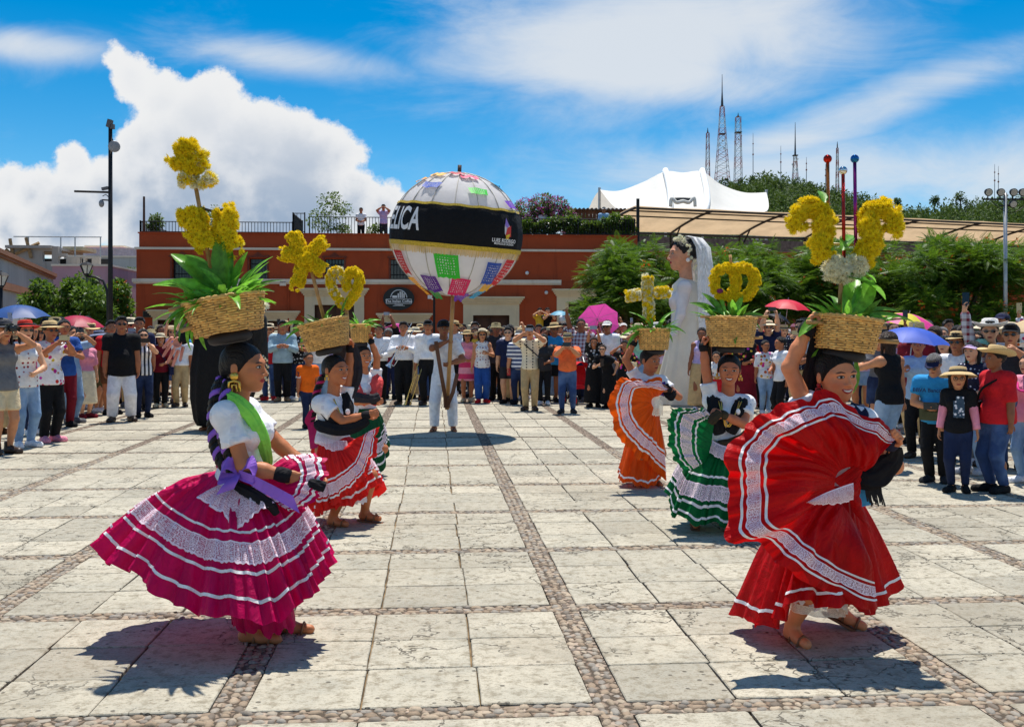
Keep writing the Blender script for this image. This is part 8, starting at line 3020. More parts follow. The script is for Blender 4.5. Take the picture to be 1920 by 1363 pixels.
 rows = []
 for (px, py, rx, ry) in ((428, 590, .30, .22), (428, 608, .46, .3), (428, 640, .52, .36), (425, 700, .56, .42), (423, 706, .54, .40), (416, 745, .48, .40), (408, 785, .36, .34), (402, 797, .26, .26), (400, 800, .1, .1)):
  c = L(px, py)
  rows.append([c + (rx * (1 + .035 * math.sin(11 * a)) * math.cos(a), ry * (1 + .035 * math.sin(13 * a)) * math.sin(a), 0) for a in np.linspace(0, 6.28318, 66, endpoint=False)])
 obj('robe', B().grid(rows, closed_u=True), bk, r, True)
 for (px, py) in ((388, 806), (415, 808)):
  c = L(px, py)
  v = Vol(c - (.16, .3, .05), c + (.16, .2, .3), .02)
  v.cone(c + (0, 0, .05), c + (0, 0, .28), .05, .06, .02)
  v.cone(c + (0, .04, .035), c + (-.05, -.16, .028), .042, .034, .02)
  obj('bearer_foot', newmesh('bearer_foot', *v.skin(), True), SKINS[1], r)
 # sleeve and stuffed hand
 v = Vol(L(300, 720) - .4, L(470, 590) + .4, .025)
 v.cone(L(372, 612, -.1), L(348, 622, -.2), .15, .10, .04)
 v.cone(L(348, 622, -.2), L(344, 636, -.25), .10, .085, .03)
 obj('sleeve', newmesh('sleeve', *v.skin(), True), bk, r)
 hp = cloth('pink_felt', (240, 170, 150))
 v = Vol(L(290, 690) - .3, L(360, 600) + .35, .014)
 v.ell(L(333, 642, -.3), (.072, .045, .09), .02, np.array(Matrix.Rotation(RAD(20), 3, 'Y')))
 for (a, b) in (((322, 634), (306, 652)), ((320, 645), (306, 668)), ((326, 655), (314, 680)), ((334, 658), (324, 686)), ((343, 652), (338, 676))):
  v.cone(L(*a, -.3), L(*b, -.32), .029, .022, .010)
 obj('stuffed_hand', newmesh('stuffed_hand', *v.skin(), True), hp, r)
 v = Vol(L(380, 720) - .6, L(520, 500) + .6, .03)
 v.ell(L(440, 565), (.24, .26, .30), 0)
 v.cone(L(462, 560, .0), L(488, 690, -.05), .22, .12, .06)
 v.cone(L(486, 600, -.1), L(496, 705, -.12), .12, .07, .05)
 obj('long_hair', newmesh('long_hair', *v.skin(), True), M_HAIR, r)
 sn = B()
 for k in range(12):
  sn.ball(L(497 + (k % 3) * 3 - abs(k - 6) * .7, 668 + k * 4, -.22), .022, 6, 4)
 tag(obj('sequin_trim', sn, mat('sequin', (0.7, 0.6, 0.4), .25, metal=.7), r), kind='stuff')
 o = obj('hair_flower', BLOS[0], [M_WHT, M_CENT], r)
 o.location, o.scale, o.rotation_euler = L(497, 574, -.2), (.09,) * 3, (RAD(80), 0, 0)

parade_people()
# ------------------------------------------------------------------ spectators ringed round the square
def named_crowd():
 S = SKINS
 sh = lambda n: ('shoe', K(n))
 # left flank, coming nearer towards the edge
 cp('person in wide grey felt hat and cream shorts aiming a black camera', 6, 850, 606, 45, arms=('cam', 'cam'), top=('tank', K('grey')), bottom=('shorts', K('beige')), shoes=('boot', M_LEATH), hair=('long', None), hat=('straw', HATM['greyf']), skin=S[0], held=('cam', None), belt=M_LEATH)
 cp('person in red felt hat, heart patterned white top and light jeans', 46, 838, 606, 45, arms=('down', 'front'), top=('tank', K('redhearts')), bottom=('jeans', K('lightdenim')), shoes=sh('white'), hair=('long', None), hat=('straw', HATM['red'], RAD(-8)), glasses=True, skin=S[2], belt=M_LEATH)
 cp('person in straw hat and flower necked white blouse with pink sneakers', 92, 828, 607, 50, arms=('phone', 'phone'), top=('blouse', K('floral')), bottom=('pants', K('black')), shoes=sh('pink'), hair=('bun', None), hat=('straw', HATM['straw']), glasses=True, skin=S[1], build=1.12, held=('phone', M_PHONEW))
 cp('person in pale blue blouse and washed jeans carrying a cream tote', 133, 793, 614, 55, arms=('cam', 'cam'), top=('half', K('lightblue')), bottom=('jeans', K('lightdenim')), shoes=sh('grey'), hair=('tail', None), skin=S[0], held=('phone', M_PHONE))
 r, P, _, _ = cp('person in flowing pale pink dress behind the tote carrier', 160, 783, 630, 50, arms=('hip', 'down'), top=('half', K('pink')), bottom=('midi', K('cream')), shoes=sh('maroon'), hair=('tail', M_HAIRB), skin=S[2])
 cp('person in blue grey sun hat and short olive dress', 184, 772, 622, 70, arms=('down', 'front'), top=('tee', K('olive')), bottom=('skirt', K('olive')), shoes=sh('white'), hair=('long', None), hat=('sunhat', HATM['bluegrey']), skin=S[0])
 cp('person in black polo shirt and loose white trousers', 228, 790, 597, 22, 'm', arms=('down', 'down'), top=('polo', K('black')), bottom=('loose', K('white')), shoes=('shoe', M_LEATH), hair=('short', None), glasses=True, skin=S[1], build=1.3, hem=.44, stance=.085)
 cp('person in striped vest and dark jeans photographing beside the black polo', 268, 782, 619, 25, arms=('phone', 'phone'), top=('tank', K('stripe')), bottom=('jeans', K('darkdenim')), shoes=sh('black'), hair=('tail', None), glasses=True, skin=S[2], held=('phone', M_PHONE), belt=M_PHONE)
 r, P, _, _ = cp('person in straw hat and maroon top with a crossbody bag', 301, 763, 628, 20, arms=('down', 'front'), top=('half', K('maroon')), bottom=('pants', K('black')), shoes=sh('beige'), hair=('bob', None), hat=('straw', HATM['pale']), skin=S[4])
 bag(r, P, K('navy'), 1, .5, 1.5, .18)
 cp('person in white short sleeved shirt and belted khaki trousers', 339, 762, 622, 10, 'm', arms=('down', 'down'), top=('polo', K('white')), bottom=('pants', K('khaki')), shoes=('shoe', M_LEATH), hair=('short', M_HAIRG), skin=S[1], belt=M_LEATH, tuck=True, build=1.1)
 cp('person in dark blue shirt behind the striped vest photographer', 262, 768, 598, 15, 'm', arms=('down', 'down'), top=('tee', K('navy')), bottom=('pants', K('charcoal')), shoes=sh('black'), hair=('short', None), skin=S[1])
 cp('person with bare head in red shirt just behind the black polo', 208, 776, 604, 30, 'm', arms=('down', 'down'), top=('tee', K('red')), bottom=('shorts', K('brown')), shoes=sh('black'), hair=('short', None), skin=S[1])
 cp('person in royal blue top carried high behind the maroon umbrella', 120, 800, 602, 30, arms=('chest', 'chest'), top=('tee', K('blue')), bottom=('pants', K('maroon')), shoes=sh('black'), hair=('bun', None), skin=S[1])
 # far side, left of the globe
 cp('bearded person in grey blue shirt reading a slip of paper', 530, 752, 604, 12, 'm', arms=('chest', 'chest'), top=('shirt', K('greyblue')), bottom=('pants', K('black')), shoes=('shoe', mat('tan_shoe', (0.34, 0.2, 0.1), .6)), hair=('short', None), skin=S[1], build=1.22)
 cp('person in red polo shirt holding a phone overhead beside the grey blue shirt', 506, 750, 610, 5, 'm', arms=('upout', 'down'), top=('polo', K('red')), bottom=('jeans', K('denim')), shoes=sh('red'), hair=('short', None), hat=('straw', HATM['pale']), glasses=True, skin=S[0], held=('phone1', M_PHONE))
 cp('person in printed white shirt and jeans looking at a camera', 558, 750, 608, -8, 'm', arms=('chest', 'chest'), top=('tee', K('mono')), bottom=('jeans', K('darkdenim')), shoes=sh('white'), hair=('short', None), skin=S[1], held=('cam', None))
 r, P, M0, _ = cp('child in orange polo shirt with a number on the sleeve', 577, 802, 664, 35, 'm', arms=('down', 'down'), top=('polo', K('boyorange')), bottom=('jeans', K('darkdenim')), shoes=sh('black'), hair=('crop', None), skin=S[1], headscale=1.18, build=1.05)
 a, e = P['shR'], P['elR']
 c = a + (e - a) * .42
 dn = (e - a) / np.linalg.norm(e - a)
 wm = mat('white_patch', (0.8, 0.8, 0.82), .7)
 out = np.array([-.75, -.66, 0])
 sdv = np.cross(dn, out)
 obj('sleeve_patch', B().add([c + out * .050 + sdv * q * .042 + dn * w * .055 - out * .012 * abs(q) for q, w in ((-1, -1), (1, -1), (1, 1), (-1, 1))], [(0, 1, 2, 3)]), wm, r)
 me = text_mesh('3', .11, .002, True)
 o = obj('sleeve_number', me, mat('number_navy', (0.01, 0.015, 0.06), .6), r)
 Fm = np.stack([sdv / np.linalg.norm(sdv), -dn, out], 1)
 if np.linalg.det(Fm) < 0:
  Fm[:, 0] *= -1
 M4 = Matrix.Identity(4)
 for i in range(3):
  for j in range(3):
   M4[i][j] = Fm[i, j]
 M4.translation = Vector(c + out * .056)
 o.matrix_local = M4
 # brass band in white shirts
 bandm = dict(bottom=('pants', K('black')), shoes=('shoe', M_LEATH), tuck=True)
 br = mat('brass', (0.78, 0.55, 0.18), .25, .1, metal=.9)
 sv = mat('silver_brass', (0.7, 0.7, 0.7), .2, .1, metal=.9)
 for (px, feet, top, lab, kind, hat, ar) in ((711, 756, 611, 'musician in white shirt holding a silver trumpet across his body', 'trumpet', None, ('front', 'front')), (757, 758, 606, 'musician in white shirt with a slide trombone slanting across his chest', 'trombone', None, ('chest', 'chest')), (803, 759, 603, 'musician in cap and white shirt resting a brass trombone on the ground', 'rest', ('cap', HATM['black']), ('down', 'down'))):
  r, P, M0, _ = cp(lab, px, feet, top, 0, 'm', arms=ar, top=('shirt', K('white')), hair=('short', None), hat=hat, skin=S[1], build=1.08, **bandm)
  nm = {'trumpet': 'silver trumpet held by the first band musician', 'trombone': 'silver slide trombone held by the middle band musician', 'rest': 'brass trombone standing beside the musician in a cap'}[kind]
  c = {'trumpet': (P['palmR'] + P['palmL']) / 2 + (.02, -.05, .02), 'trombone': (P['palmR'] + P['palmL']) / 2 + (0, -.06, .0), 'rest': P['palmR'] + (-.07, -.1, -.4)}[kind]
  t = thing('trumpet' if kind == 'trumpet' else 'trombone', nm, 'trumpet' if kind == 'trumpet' else 'trombone', M0 @ Vector(c), -YAW)
  an = {'trumpet': 55, 'trombone': 62, 'rest': 72}[kind]
  Rm = Matrix.Rotation(RAD(-an), 3, 'Y')
  m = br if kind == 'rest' else sv

  def q(x, z, y=0.0):
   return np.array(Rm @ Vector((x, y, z)))
  Ls = .28 if kind == 'trumpet' else .5
  obj('tubing', B().tube(catmull([q(Ls, .05), q(-Ls * .7, .05), q(-Ls * .85, .0), q(-Ls * .7, -.05), q(Ls * .9, -.05)], 20), .009, 6).tube(catmull([q(Ls * .5, -.05), q(Ls * .62, -.02), q(Ls * .5, .02), q(-Ls * .2, .02)], 14), .008, 6), m, t, True)
  bl = B()
  path = [q(x, .05) for x in (-Ls * .3, -Ls * .6, -Ls * .8, -Ls * .93, -Ls)]
  bl.tube(path, [.012, .018, .03, .055, .08], 14, False)
  obj('bell', bl, m, t, True)
  obj('mouthpiece', B().tube([q(Ls, .05), q(Ls * 1.06, .05)], [.008, .014], 8), m, t, True)
  if kind == 'trumpet':
   for k in range(3):
    obj('valve', B().tube([q(.02 + k * .03, -.06), q(.02 + k * .03, .08)], .011, 8), m, t, True)
 # right of the globe
 cp('person in straw hat, sunglasses and sleeveless pink dress', 876, 753, 622, 8, arms=('front', 'front'), top=('tank', K('pink')), bottom=('skirt', K('pinkstripe')), shoes=sh('beige'), hair=('bob', None), hat=('straw', HATM['straw']), glasses=True, skin=S[1])
 cp('person in dotted white sleeveless blouse and blue drawstring trousers', 904, 755, 620, 5, arms=('down', 'chest'), top=('tank', K('redhearts')), bottom=('loose', K('blue')), shoes=sh('red'), hair=('bob', M_HAIRB), hat=('straw', HATM['pale'], RAD(-18)), glasses=True, skin=S[0])
 cp('person in khaki bucket hat and dark strapped shirt', 930, 750, 608, 0, 'm', arms=('down', 'down'), top=('tee', K('charcoal')), bottom=('pants', K('black')), shoes=sh('black'), hair=('short', None), hat=('bucket', HATM['khaki']), skin=S[3])
 cp('person in navy shirt, sunglasses and grey shorts', 953, 756, 616, -6, 'm', arms=('down', 'down'), top=('half', K('navy')), bottom=('shorts', K('charcoal')), shoes=sh('black'), hair=('short', None), glasses=True, skin=S[2], build=1.08)
 cp('person in beige and blue patterned shirt beside the embroidered shirt', 973, 758, 622, -4, 'm', arms=('down', 'up'), top=('half', K('hstripe')), bottom=('jeans', K('darkdenim')), shoes=sh('black'), hair=('short', M_HAIRG), hat=('cap', HATM['white']), skin=S[0], held=('phone1', M_PHONER))
 r, P, _, _ = cp('person in cream embroidered shirt and khaki trousers photographing with a phone', 994, 769, 612, -5, 'm', arms=('cam', 'cam'), top=('half', K('embroidered')), bottom=('pants', K('khaki')), shoes=('shoe', M_LEATH), hair=('short', None), skin=S[0], held=('phone', M_PHONEB))
 bag(r, P, K('charcoal'), 1, .56, 1.65, .24)
 cp('young person in dark vest over white shirt with folded arms', 1020, 758, 629, -10, arms=('front', 'front'), top=('tee', K('charcoal')), bottom=('pants', K('black')), shoes=sh('white'), hair=('long', None), skin=S[1])
 cp('person in orange checked shirt, blue jeans and green felt hat', 1064, 774, 628, -5, 'm', arms=('phone', 'phone'), top=('half', K('orange')), bottom=('jeans', K('denim')), shoes=sh('charcoal'), hair=('short', M_HAIRG), hat=('fedora', HATM['khaki'], RAD(-16)), skin=S[0], head=(0, RAD(12), 0), belt=mat('tan_belt', (0.45, 0.24, 0.08), .6), tuck=True, build=1.18, held=('phone', M_PHONE), stance=.07)
 cp('person in black and white patterned blouse lifting a blue phone high', 1114, 763, 634, -8, arms=('up', 'up'), top=('half', K('mono')), bottom=('longskirt', K('black')), shoes=sh('black'), hair=('long', M_HAIRB), skin=S[4], held=('phone', M_PHONEB))
 cp('person in black dress with colourful belt leaning to see', 1143, 765, 648, -16, arms=('chest', 'hip'), top=('tee', K('black')), bottom=('longskirt', K('black')), shoes=sh('black'), hair=('bun', M_HAIRB), glasses=True, skin=S[2], belt=cloth('rainbow_belt', (220, 60, 50), pattern='stripe', c2=(40, 190, 200), ps=9), lean=(-.08, -.05), held=('phone1', M_PHONE))
 r, P, _, _ = cp('person in dark flowered blouse with a beige handbag', 1172, 770, 640, -18, arms=('cam', 'hip'), top=('half', K('darkfloral')), bottom=('skirt', K('black')), shoes=sh('black'), hair=('bob', None), skin=S[1])
 bag(r, P, K('beige'), 1, .6, 1.6, .26)
 # between the bride and the red dancer
 cp('child in red embroidered white blouse half hidden by the emerald dancer', 1343, 775, 662, -12, arms=('front', 'front'), top=('tee', K('redhearts')), bottom=('skirt', K('red')), shoes=sh('black'), hair=('bun', None), skin=S[0], headscale=1.15)
 cp('person in black blouse embroidered with large flowers', 1396, 772, 618, -15, arms=('down', 'front'), top=('half', K('darkfloral')), bottom=('longskirt', K('maroon')), shoes=sh('black'), hair=('bun', None), skin=S[1])
 cp('person in flowered shirt and light jeans talking to the white blouse', 1434, 775, 640, 10, arms=('down', 'down'), top=('half', K('floral')), bottom=('jeans', K('lightdenim')), shoes=sh('white'), hair=('bun', None), skin=S[1])
 cp('person in white lace blouse and black trousers turned aside', 1466, 790, 634, -75, arms=('front', 'down'), top=('blouse', K('white')), bottom=('pants', K('black')), shoes=sh('black'), hair=('bun', None), skin=S[1])
 cp('person in red shawl behind the dark flowered blouse', 1418, 764, 626, -10, arms=('down', 'chest'), top=('long', K('red')), bottom=('longskirt', K('black')), shoes=sh('black'), hair=('tail', None), skin=S[0])
 # right flank
 cp('person in black tank top and pale jeans seen from behind', 1668, 880, 626, 205, arms=('down', 'phone'), top=('tank', K('black')), bottom=('jeans', K('lightdenim')), shoes=sh('white'), hair=('long', M_HAIRB), skin=S[0])
 cp('person in pale blue embroidered blouse standing under the blue umbrella', 1722, 857, 634, -25, arms=('umb', 'front'), top=('half', K('lightblue')), bottom=('pants', K('black')), shoes=('shoe', M_LEATH), hair=('bun', None), glasses=False, skin=S[1])
 r, P, M0, _ = cp('person in bright blue printed t-shirt and navy cap looking down', 1757, 903, 668, -35, 'm', arms=('front', 'front'), top=('tee', K('teal')), bottom=('pants', K('black')), shoes=sh('charcoal'), hair=('short', M_HAIRG), hat=('cap', HATM['navy'], RAD(-12)), glasses=True, skin=S[0], head=(RAD(-8), RAD(34), 0), lean=(0, -.06), build=1.22, held=('phone', M_PHONE))
 me = text_mesh('BBVA Bancomer', .055, .001, True)
 o = obj('shirt_print', me, mat('print_navy', (0.01, 0.03, 0.10), .6), r)
 o.location = Vector(P['chest'] + (0, -.160, .0))
 o.rotation_euler = (RAD(84), 0, 0)
 obj('waist_pouch', B().box(P['pelvis'] + (0, -.15, .035), (.26, .09, .13)).box(P['pelvis'] + (0, -.2, .02), (.16, .03, .08)), cloth('olive_canvas', (88, 90, 62)), r)
 r, P, M0, _ = cp('child in wide straw hat and black printed t-shirt with pink sleeves', 1797, 921, 694, -30, 'f', arms=('down', 'down'), top=('tee', K('black')), bottom=('jeans', K('darkdenim')), shoes=sh('black'), hair=('bob', None), hat=('sunhat', M_STRAW, RAD(-14)), glasses=False, skin=S[0], head=(RAD(12), RAD(6), 0), headscale=1.16)
 for i in 'RL':
  a, e, w = P['sh' + i], P['el' + i], P['wr' + i]
  b = e * .15 + a * .85
  obj('pink_sleeve', B().tube(catmull([a * .45 + e * .55, e, e * .25 + w * .75], 9), [.047, .046, .044, .042, .041, .039, .037, .036, .035], 12), K('pink'), r, True)
 obj('shirt_print', B().box(P['chest'] + (.02, -.128, -.06), (.10, .006, .16)).box(P['chest'] + (.03, -.13, .03), (.07, .01, .07)), cloth('print_figure', (60, 80, 100), pattern='floral', c2=(230, 235, 240), ps=30), r)
 # yellow petals on the rim of her spectacles, spectacles as thin rings
 sp = B()
 for s_ in (-1, 1):
  sp.tube([(s_ * .15 + .1 * math.cos(a), -.47, .02 + .085 * math.sin(a)) for a in np.linspace(0, 6.2832, 15)], .014, 5, False)
 sp.tube([(-.05, -.48, .03), (.05, -.48, .03)], .014, 5)
 o = obj('spectacles', sp, M_PHONE, r)
 o.matrix_local = person_head(P, r, .148 * 1.16, RAD(12), RAD(6))
 r, P, _, _ = cp('person in bright red top, jeans and curled straw hat', 1871, 922, 656, -75, arms=('down', 'down'), top=('half', K('red')), bottom=('jeans', K('denim')), shoes=sh('black'), hair=('bun', None), hat=('cowboy', M_STRAW, RAD(-10)), skin=S[3], build=1.28, head=(RAD(-6), 0, 0))
 bag(r, P, K('black'), 0, .54, 1.55, .26)
 cp('person in lilac cap and dotted navy blouse with long black hair', 1827, 888, 644, -55, arms=('down', 'front'), top=('half', K('navydots')), bottom=('jeans', K('lightdenim')), shoes=sh('lightgrey'), hair=('long', None), hat=('cap', HATM['lilac'], RAD(-8)), skin=S[2])
 cp('person in tan hat and white polo behind the lilac cap', 1796, 868, 628, -40, 'm', arms=('down', 'down'), top=('polo', K('white')), bottom=('pants', K('charcoal')), shoes=sh('black'), hair=('short', None), hat=('fedora', M_STRAW), glasses=True, skin=S[1])
 cp('person in white cowboy hat and plaid shirt raising a phone', 1856, 872, 606, -25, 'm', arms=('upout', 'down'), top=('shirt', K('plaid')), bottom=('jeans', K('darkdenim')), shoes=('shoe', M_LEATH), hair=('short', None), hat=('cowboy', HATM['white']), glasses=True, skin=S[2], held=('phone1', M_PHONE))
 cp('bearded person in black cap and sunglasses by the cream umbrella', 1896, 880, 612, -30, 'm', arms=('down', 'phone'), top=('tee', K('charcoal')), bottom=('jeans', K('denim')), shoes=sh('black'), hair=('short', None), hat=('cap', HATM['black']), glasses=True, skin=S[0], build=1.15)
 r, P, _, _ = cp('person in pink blouse with a large pink shoulder bag', 1930, 905, 668, -60, arms=('chest', 'down'), top=('half', K('pink')), bottom=('jeans', K('lightdenim')), shoes=sh('white'), hair=('tail', M_HAIRB), skin=S[2])
 bag(r, P, K('hotpink'), 1, .62, 1.5, .32)
 cp('person with mint cap hidden behind the lilac cap', 1842, 872, 636, -35, arms=('down', 'chest'), top=('tee', K('mint')), bottom=('pants', K('grey')), shoes=sh('white'), hair=('tail', None), hat=('cap', HATM['mint']), skin=S[0])
 # on the roof terrace
 zr = ZT - 0.28

 def rp(label, px, top_y, y, **kw):
  p = onY(px, 437, YB + y)
  h = onY(px, top_y, YB + y).z - zr
  person(label, (p.x, p.y, zr), kw.pop('rz', 0.0), max(h, 1.4), **kw)
 rp('person in white shirt standing on the roof beside the potted shrub', 677, 391, 1.0, sex='m', arms=('front', 'front'), top=('tee', K('white')), bottom=('pants', K('black')), shoes=sh('black'), hair=('short', None), skin=S[1])
 rp('person in white shirt photographing from the roof railing', 719, 385, 1.0, sex='m', arms=('cam', 'cam'), top=('tee', K('lilac')), bottom=('pants', K('charcoal')), shoes=sh('black'), hair=('short', None), skin=S[1])
 rp('person in pale blue shirt and cap standing on the roof by the cabin', 1132, 390, 1.2, sex='m', arms=('front', 'front'), top=('shirt', K('lightblue')), bottom=('jeans', K('darkdenim')), shoes=sh('black'), hair=('short', None), hat=('cap', HATM['white']), skin=S[1])
 rp('person in lime green vest among the terrace flowers', 1034, 398, 1.4, sex='m', arms=('down', 'down'), top=('tee', cloth('lime_vest', (150, 230, 60))), bottom=('pants', K('navy')), shoes=sh('black'), hair=('short', None), skin=S[1])
 rp('person in white blouse among the terrace flowers', 1018, 394, 1.6, arms=('down', 'down'), top=('tee', K('white')), bottom=('pants', K('navy')), shoes=sh('black'), hair=('short', None), skin=S[1])

def person_head(P, r, hk, yaw, pitch):
 """same head placement as in person()"""
 h = r['_h']
 hd = P['neck'] + np.array([0, -.022 * h, .098 * h])
 return Matrix.Translation(Vector(hd)) @ Matrix.Rotation(yaw, 4, 'Z') @ Matrix.Rotation(pitch, 4, 'X') @ Matrix.Scale(hk * h, 4)

named_crowd()

def filler():
 """the deeper rows: every one a figure of its own, told apart by clothes, headwear and what they do"""
 rs = random.Random(42)
 tops = ['white', 'black', 'navy', 'blue', 'lightblue', 'red', 'maroon', 'pink', 'hotpink', 'orange', 'yellow', 'green', 'olive', 'grey', 'lightgrey', 'khaki', 'brown', 'purple', 'cream', 'mint', 'lilac', 'charcoal', 'teal', 'floral', 'plaid', 'stripe', 'hstripe', 'navydots', 'mono', 'darkfloral']
 words = {'lightblue': 'pale blue', 'hotpink': 'hot pink', 'lightgrey': 'light grey', 'floral': 'flowered', 'stripe': 'pinstriped', 'hstripe': 'blue banded', 'navydots': 'dotted navy', 'mono': 'black and white', 'darkfloral': 'dark flowered', 'teal': 'bright blue'}
 hats = [None] * 10 + [('straw', 'straw', 'straw hat'), ('straw', 'pale', 'pale straw hat'), ('cap', 'black', 'black cap'), ('cap', 'white', 'white cap'), ('cap', 'navy', 'navy cap'), ('fedora', 'straw', 'tan fedora'), ('sunhat', 'pale', 'wide sun hat'), ('bucket', 'khaki', 'bucket hat'), ('fedora', 'white', 'white fedora'), ('cowboy', 'pale', 'pale cowboy hat')]
 hairs = [('short', 'm', 'short black hair'), ('crop', 'm', 'cropped hair'), ('short', 'm', 'short hair'), ('long', 'f', 'long black hair'), ('bob', 'f', 'bobbed hair'), ('tail', 'f', 'a ponytail'), ('bun', 'f', 'tied up hair'), ('long', 'f', 'long brown hair')]
 acts = [('down', 'down', 'watching', None), ('down', 'down', 'standing still', None), ('front', 'front', 'hands folded', None), ('phone', 'phone', 'filming', 'p'), ('cam', 'cam', 'photographing', 'p'), ('up', 'up', 'filming overhead', 'p'), ('upout', 'down', 'one phone arm up', 'q'), ('chest', 'chest', 'hands at chest', None), ('hip', 'down', 'hand on hip', None), ('clap', 'clap', 'clapping', None)]
 zones = [  # px range, depth range, count, facing, place words
  (-40, 120, 15.8, 22, 17, 45, 'before the grey house'), (110, 250, 19.4, 26, 15, 38, 'behind the black polo'), (240, 350, 22.4, 30, 12, 22, 'before the red corner'),
  (480, 620, 23.5, 31, 15, 6, 'near the paper reader'), (610, 850, 23.8, 31, 17, 0, 'behind the band'), (845, 960, 23.6, 31, 15, 0, 'beneath the parade globe'), (950, 1075, 23.2, 32, 19, -4, 'near the orange shirt'), (1060, 1220, 22.8, 32, 24, -10, 'by the pink umbrella'),
  (1225, 1330, 23.5, 29, 8, -10, 'behind the bride'), (1310, 1510, 20, 30, 22, -14, 'below the red umbrella'), (1480, 1680, 16.5, 27, 18, -25, 'beyond the red dancer'), (1650, 1800, 14.6, 24, 16, -34, 'by the blue umbrella'), (1780, 1960, 13.6, 22, 18, -38, 'on the right flank')]
 seen = set()
 for (p0, p1, d0, d1, n, face, place) in zones:
  k = tries = 0
  while k < n and tries < 900:
   tries += 1
   px, d = rs.uniform(p0, p1), d0 + (d1 - d0) * rs.random() ** 1.25
   q = W(px, HY, d)
   if any((q.x - u[0]) ** 2 + (q.y - u[1]) ** 2 < .50 ** 2 for u in USED):
    continue
   tp, ht, hr, ac = rs.choice(tops), rs.choice(hats), rs.choice(hairs), rs.choices(acts, (4, 3, 2, 2, 1.2, .8, .8, 1.5, 1.5, .8))[0]
   hw = ht[2] if ht else hr[2]
   who = '%s top, %s' % (words.get(tp, tp), hw)
   if who in seen:
    continue
   seen.add(who)
   who += ', ' + ac[2]
   USED.append((q.x, q.y))
   sex = hr[1]
   h = rs.gauss(1.70, .06) if sex == 'm' else rs.gauss(1.58, .05)
   lab = 'person in %s %s' % (who, place)
   bt = rs.choice(['jeans', 'jeans', 'pants', 'shorts', 'pants']) if sex == 'm' else rs.choice(['jeans', 'pants', 'skirt', 'longskirt', 'jeans'])
   bm_ = K(rs.choice(['denim', 'darkdenim', 'black', 'charcoal', 'khaki', 'navy', 'lightdenim', 'grey']))
   rz = -YAW + RAD(face + rs.uniform(-18, 18))
   r, P, M0, Mh = person(lab, (q.x, q.y, 0), rz, h, sex, rs.uniform(.9, 1.22), (ac[0], ac[1]), (rs.choice(['tee', 'half', 'long', 'polo']) if sex == 'm' else rs.choice(['tee', 'blouse', 'tank', 'half']), K(tp)), (bt, bm_), ('shoe', K(rs.choice(['black', 'white', 'brown', 'grey']))), (hr[0], M_HAIRB if 'brown' in hr[2] else (M_HAIRG if rs.random() < .08 else M_HAIR)),
         (ht[0], HATM[ht[1]], RAD(rs.uniform(-14, 2))) if ht else None, rs.random() < .3, rs.choice(SKINS), (RAD(rs.uniform(-22, 22)), RAD(rs.uniform(-4, 8)), RAD(rs.uniform(-5, 5))), res=.031 if d < 22 else .036, group='spectators in the crowd', lean=(rs.uniform(-.03, .03), rs.uniform(-.03, .02)))
   if ac[3]:
    w8 = 'phone of spectator in %s %s' % (who.rsplit(',', 1)[0], place)
    phone(w8, P, M0, rs.choice([M_PHONE, M_PHONE, M_PHONE, M_PHONER, M_PHONEB, M_PHONEW]), ac[3] == 'p', False, 0)
   k += 1
 # a raised stone kerb by the wall where a few stand higher
 a, b = onY(1003, 600, 42.2), onY(1140, 600, 42.2)
 st = thing('stone_ledge', 'raised stone ledge along the red wall behind the light blue umbrella', 'ledge', ((a.x + b.x) / 2, 42.6, 0))
 L_ = b.x - a.x
 for k in range(5):
  obj('stone_block', B().box((-L_ / 2 + L_ * (k + .5) / 5, 0, .40), (L_ / 5 - .015, 1.1, .80)), M_CREAM, st)
 for i, (px, lab, tp, hr, ac) in enumerate(((1012, 'person in yellow top photographing from the stone ledge', 'yellow', 'short', 'cam'), (1026, 'person in black vest leaning out on the stone ledge', 'black', 'short', 'phone'), (1058, 'person in white top standing on the stone ledge by the light blue umbrella', 'white', 'tail', 'down'), (1078, 'person in striped top standing on the stone ledge', 'stripe', 'long', 'phone'), (1098, 'person in maroon top standing on the stone ledge', 'maroon', 'short', 'cam'), (1128, 'person in grey shirt at the right end of the stone ledge', 'grey', 'crop', 'up'))):
  q = onY(px, 600, 42.6)
  person(lab, (q.x, 42.6, .80), RAD(rs.uniform(-15, 15)), rs.uniform(1.52, 1.68), 'f' if hr in ('tail', 'long') else 'm', 1.0, (ac, ac), ('tee', K(tp)), ('jeans', K('denim')), ('shoe', K('black')), (hr, None), None, i % 3 == 0, rs.choice(SKINS), res=.036, group='people on the stone ledge')
 # umbrellas
 umbrella('dark blue umbrella over the left flank beside the red felt hat', (35, 572), 19.5, 56, um('navy', (52, 92, 160)), (6, 0), 1.1)
 umbrella('maroon umbrella behind the black polo shirt', (150, 592), 21.5, 48, um('maroon', (190, 30, 70)), (4, 6), 1.0)
 umbrella('small light blue umbrella above the stone ledge people', (1050, 583), 40.5, 20, um('sky', (120, 190, 220)), (5, 0), 1.0)
 umbrella('magenta pink umbrella tilted so its inside ribs face the square', (1120, 598), 27.0, 40, um('magenta', (232, 84, 176)), (-62, 12), .9)
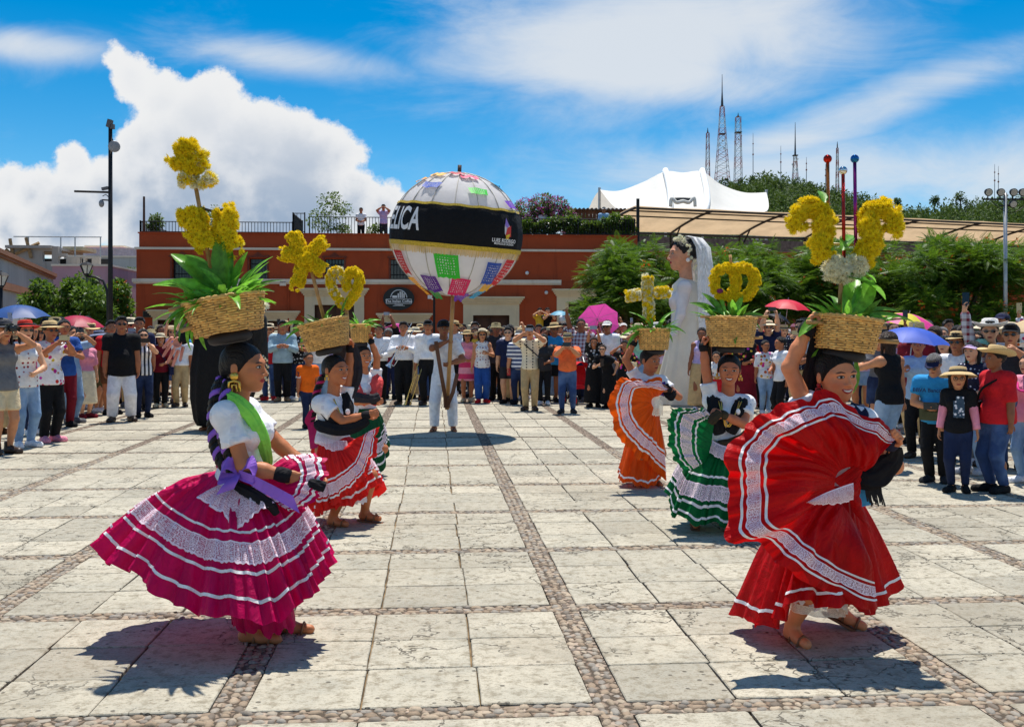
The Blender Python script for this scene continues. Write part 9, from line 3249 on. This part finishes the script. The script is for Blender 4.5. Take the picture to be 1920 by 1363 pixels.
 umbrella('red umbrella between the round ornament and the red dancer', (1478, 562), 24.0, 44, um('red', (232, 40, 66)), (6, 4), 1.0)
 umbrella('black umbrella folded low beneath the red umbrella', (1462, 590), 22.5, 24, um('black', (24, 22, 26)), (4, 20), .7)
 umbrella('pink and yellow umbrella behind the blue one', (1705, 588), 16.8, 64, um('pink', (240, 70, 160)), (6, 10), 1.0, um('yellow', (230, 220, 60)))
 umbrella('royal blue umbrella held by the pale blue blouse', (1713, 614), 13.2, 72, um('royal', (70, 104, 215)), (5, 4), .8)
 umbrella('cream umbrella at the right edge over the black cap', (1945, 596), 13.6, 58, um('cream', (226, 196, 150)), (4, -6), .9)
 umbrella('magenta umbrella behind the band musicians', (738, 609), 27.0, 26, um('magenta', (232, 84, 176)), (-20, -10), .9)
 # red pushchair
 g = G(1089, 757)
 r = thing('pushchair', 'red pushchair between the orange checked shirt and patterned blouse', 'pushchair', (g.x, g.y, 0), -YAW + .3)
 rd, bk = K('red'), M_PHONE
 P = [[(.22 * math.cos(a) * w, y, .62 + .28 * math.sin(a)) for a in np.linspace(0, math.pi, 12)] for y, w in ((-.12, 1.0), (.05, 1.05), (.22, 1.0))]
 obj('hood', B().grid(P), rd, r, True)
 obj('seat', B().box((0, .02, .36), (.36, .34, .07)).box((0, .2, .58), (.36, .06, .46), rot=Matrix.Rotation(RAD(-14), 3, 'X')), rd, r)
 fr = B()
 for x in (-.22, .22):
  fr.tube([(x, -.36, .1), (x, .1, .5), (x, .46, 1.0)], .014, 6).tube([(x, .32, .1), (x, -.05, .42)], .014, 6)
 fr.tube([(-.22, .46, 1.0), (.22, .46, 1.0)], .018, 6)
 obj('frame', fr, M_STEEL, r, True)
 for x in (-.24, .24):
  for y in (-.36, .32):
   w = obj('wheel', B().tube([(x, y + .09 * math.cos(a), .1 + .09 * math.sin(a)) for a in np.linspace(0, 6.2832, 17)], .018, 6, False), bk, r, True)
   obj('hub', B().box((x, y, .1), (.03, .04, .14)).box((x, y, .1), (.028, .14, .04)), rd, w)

filler()
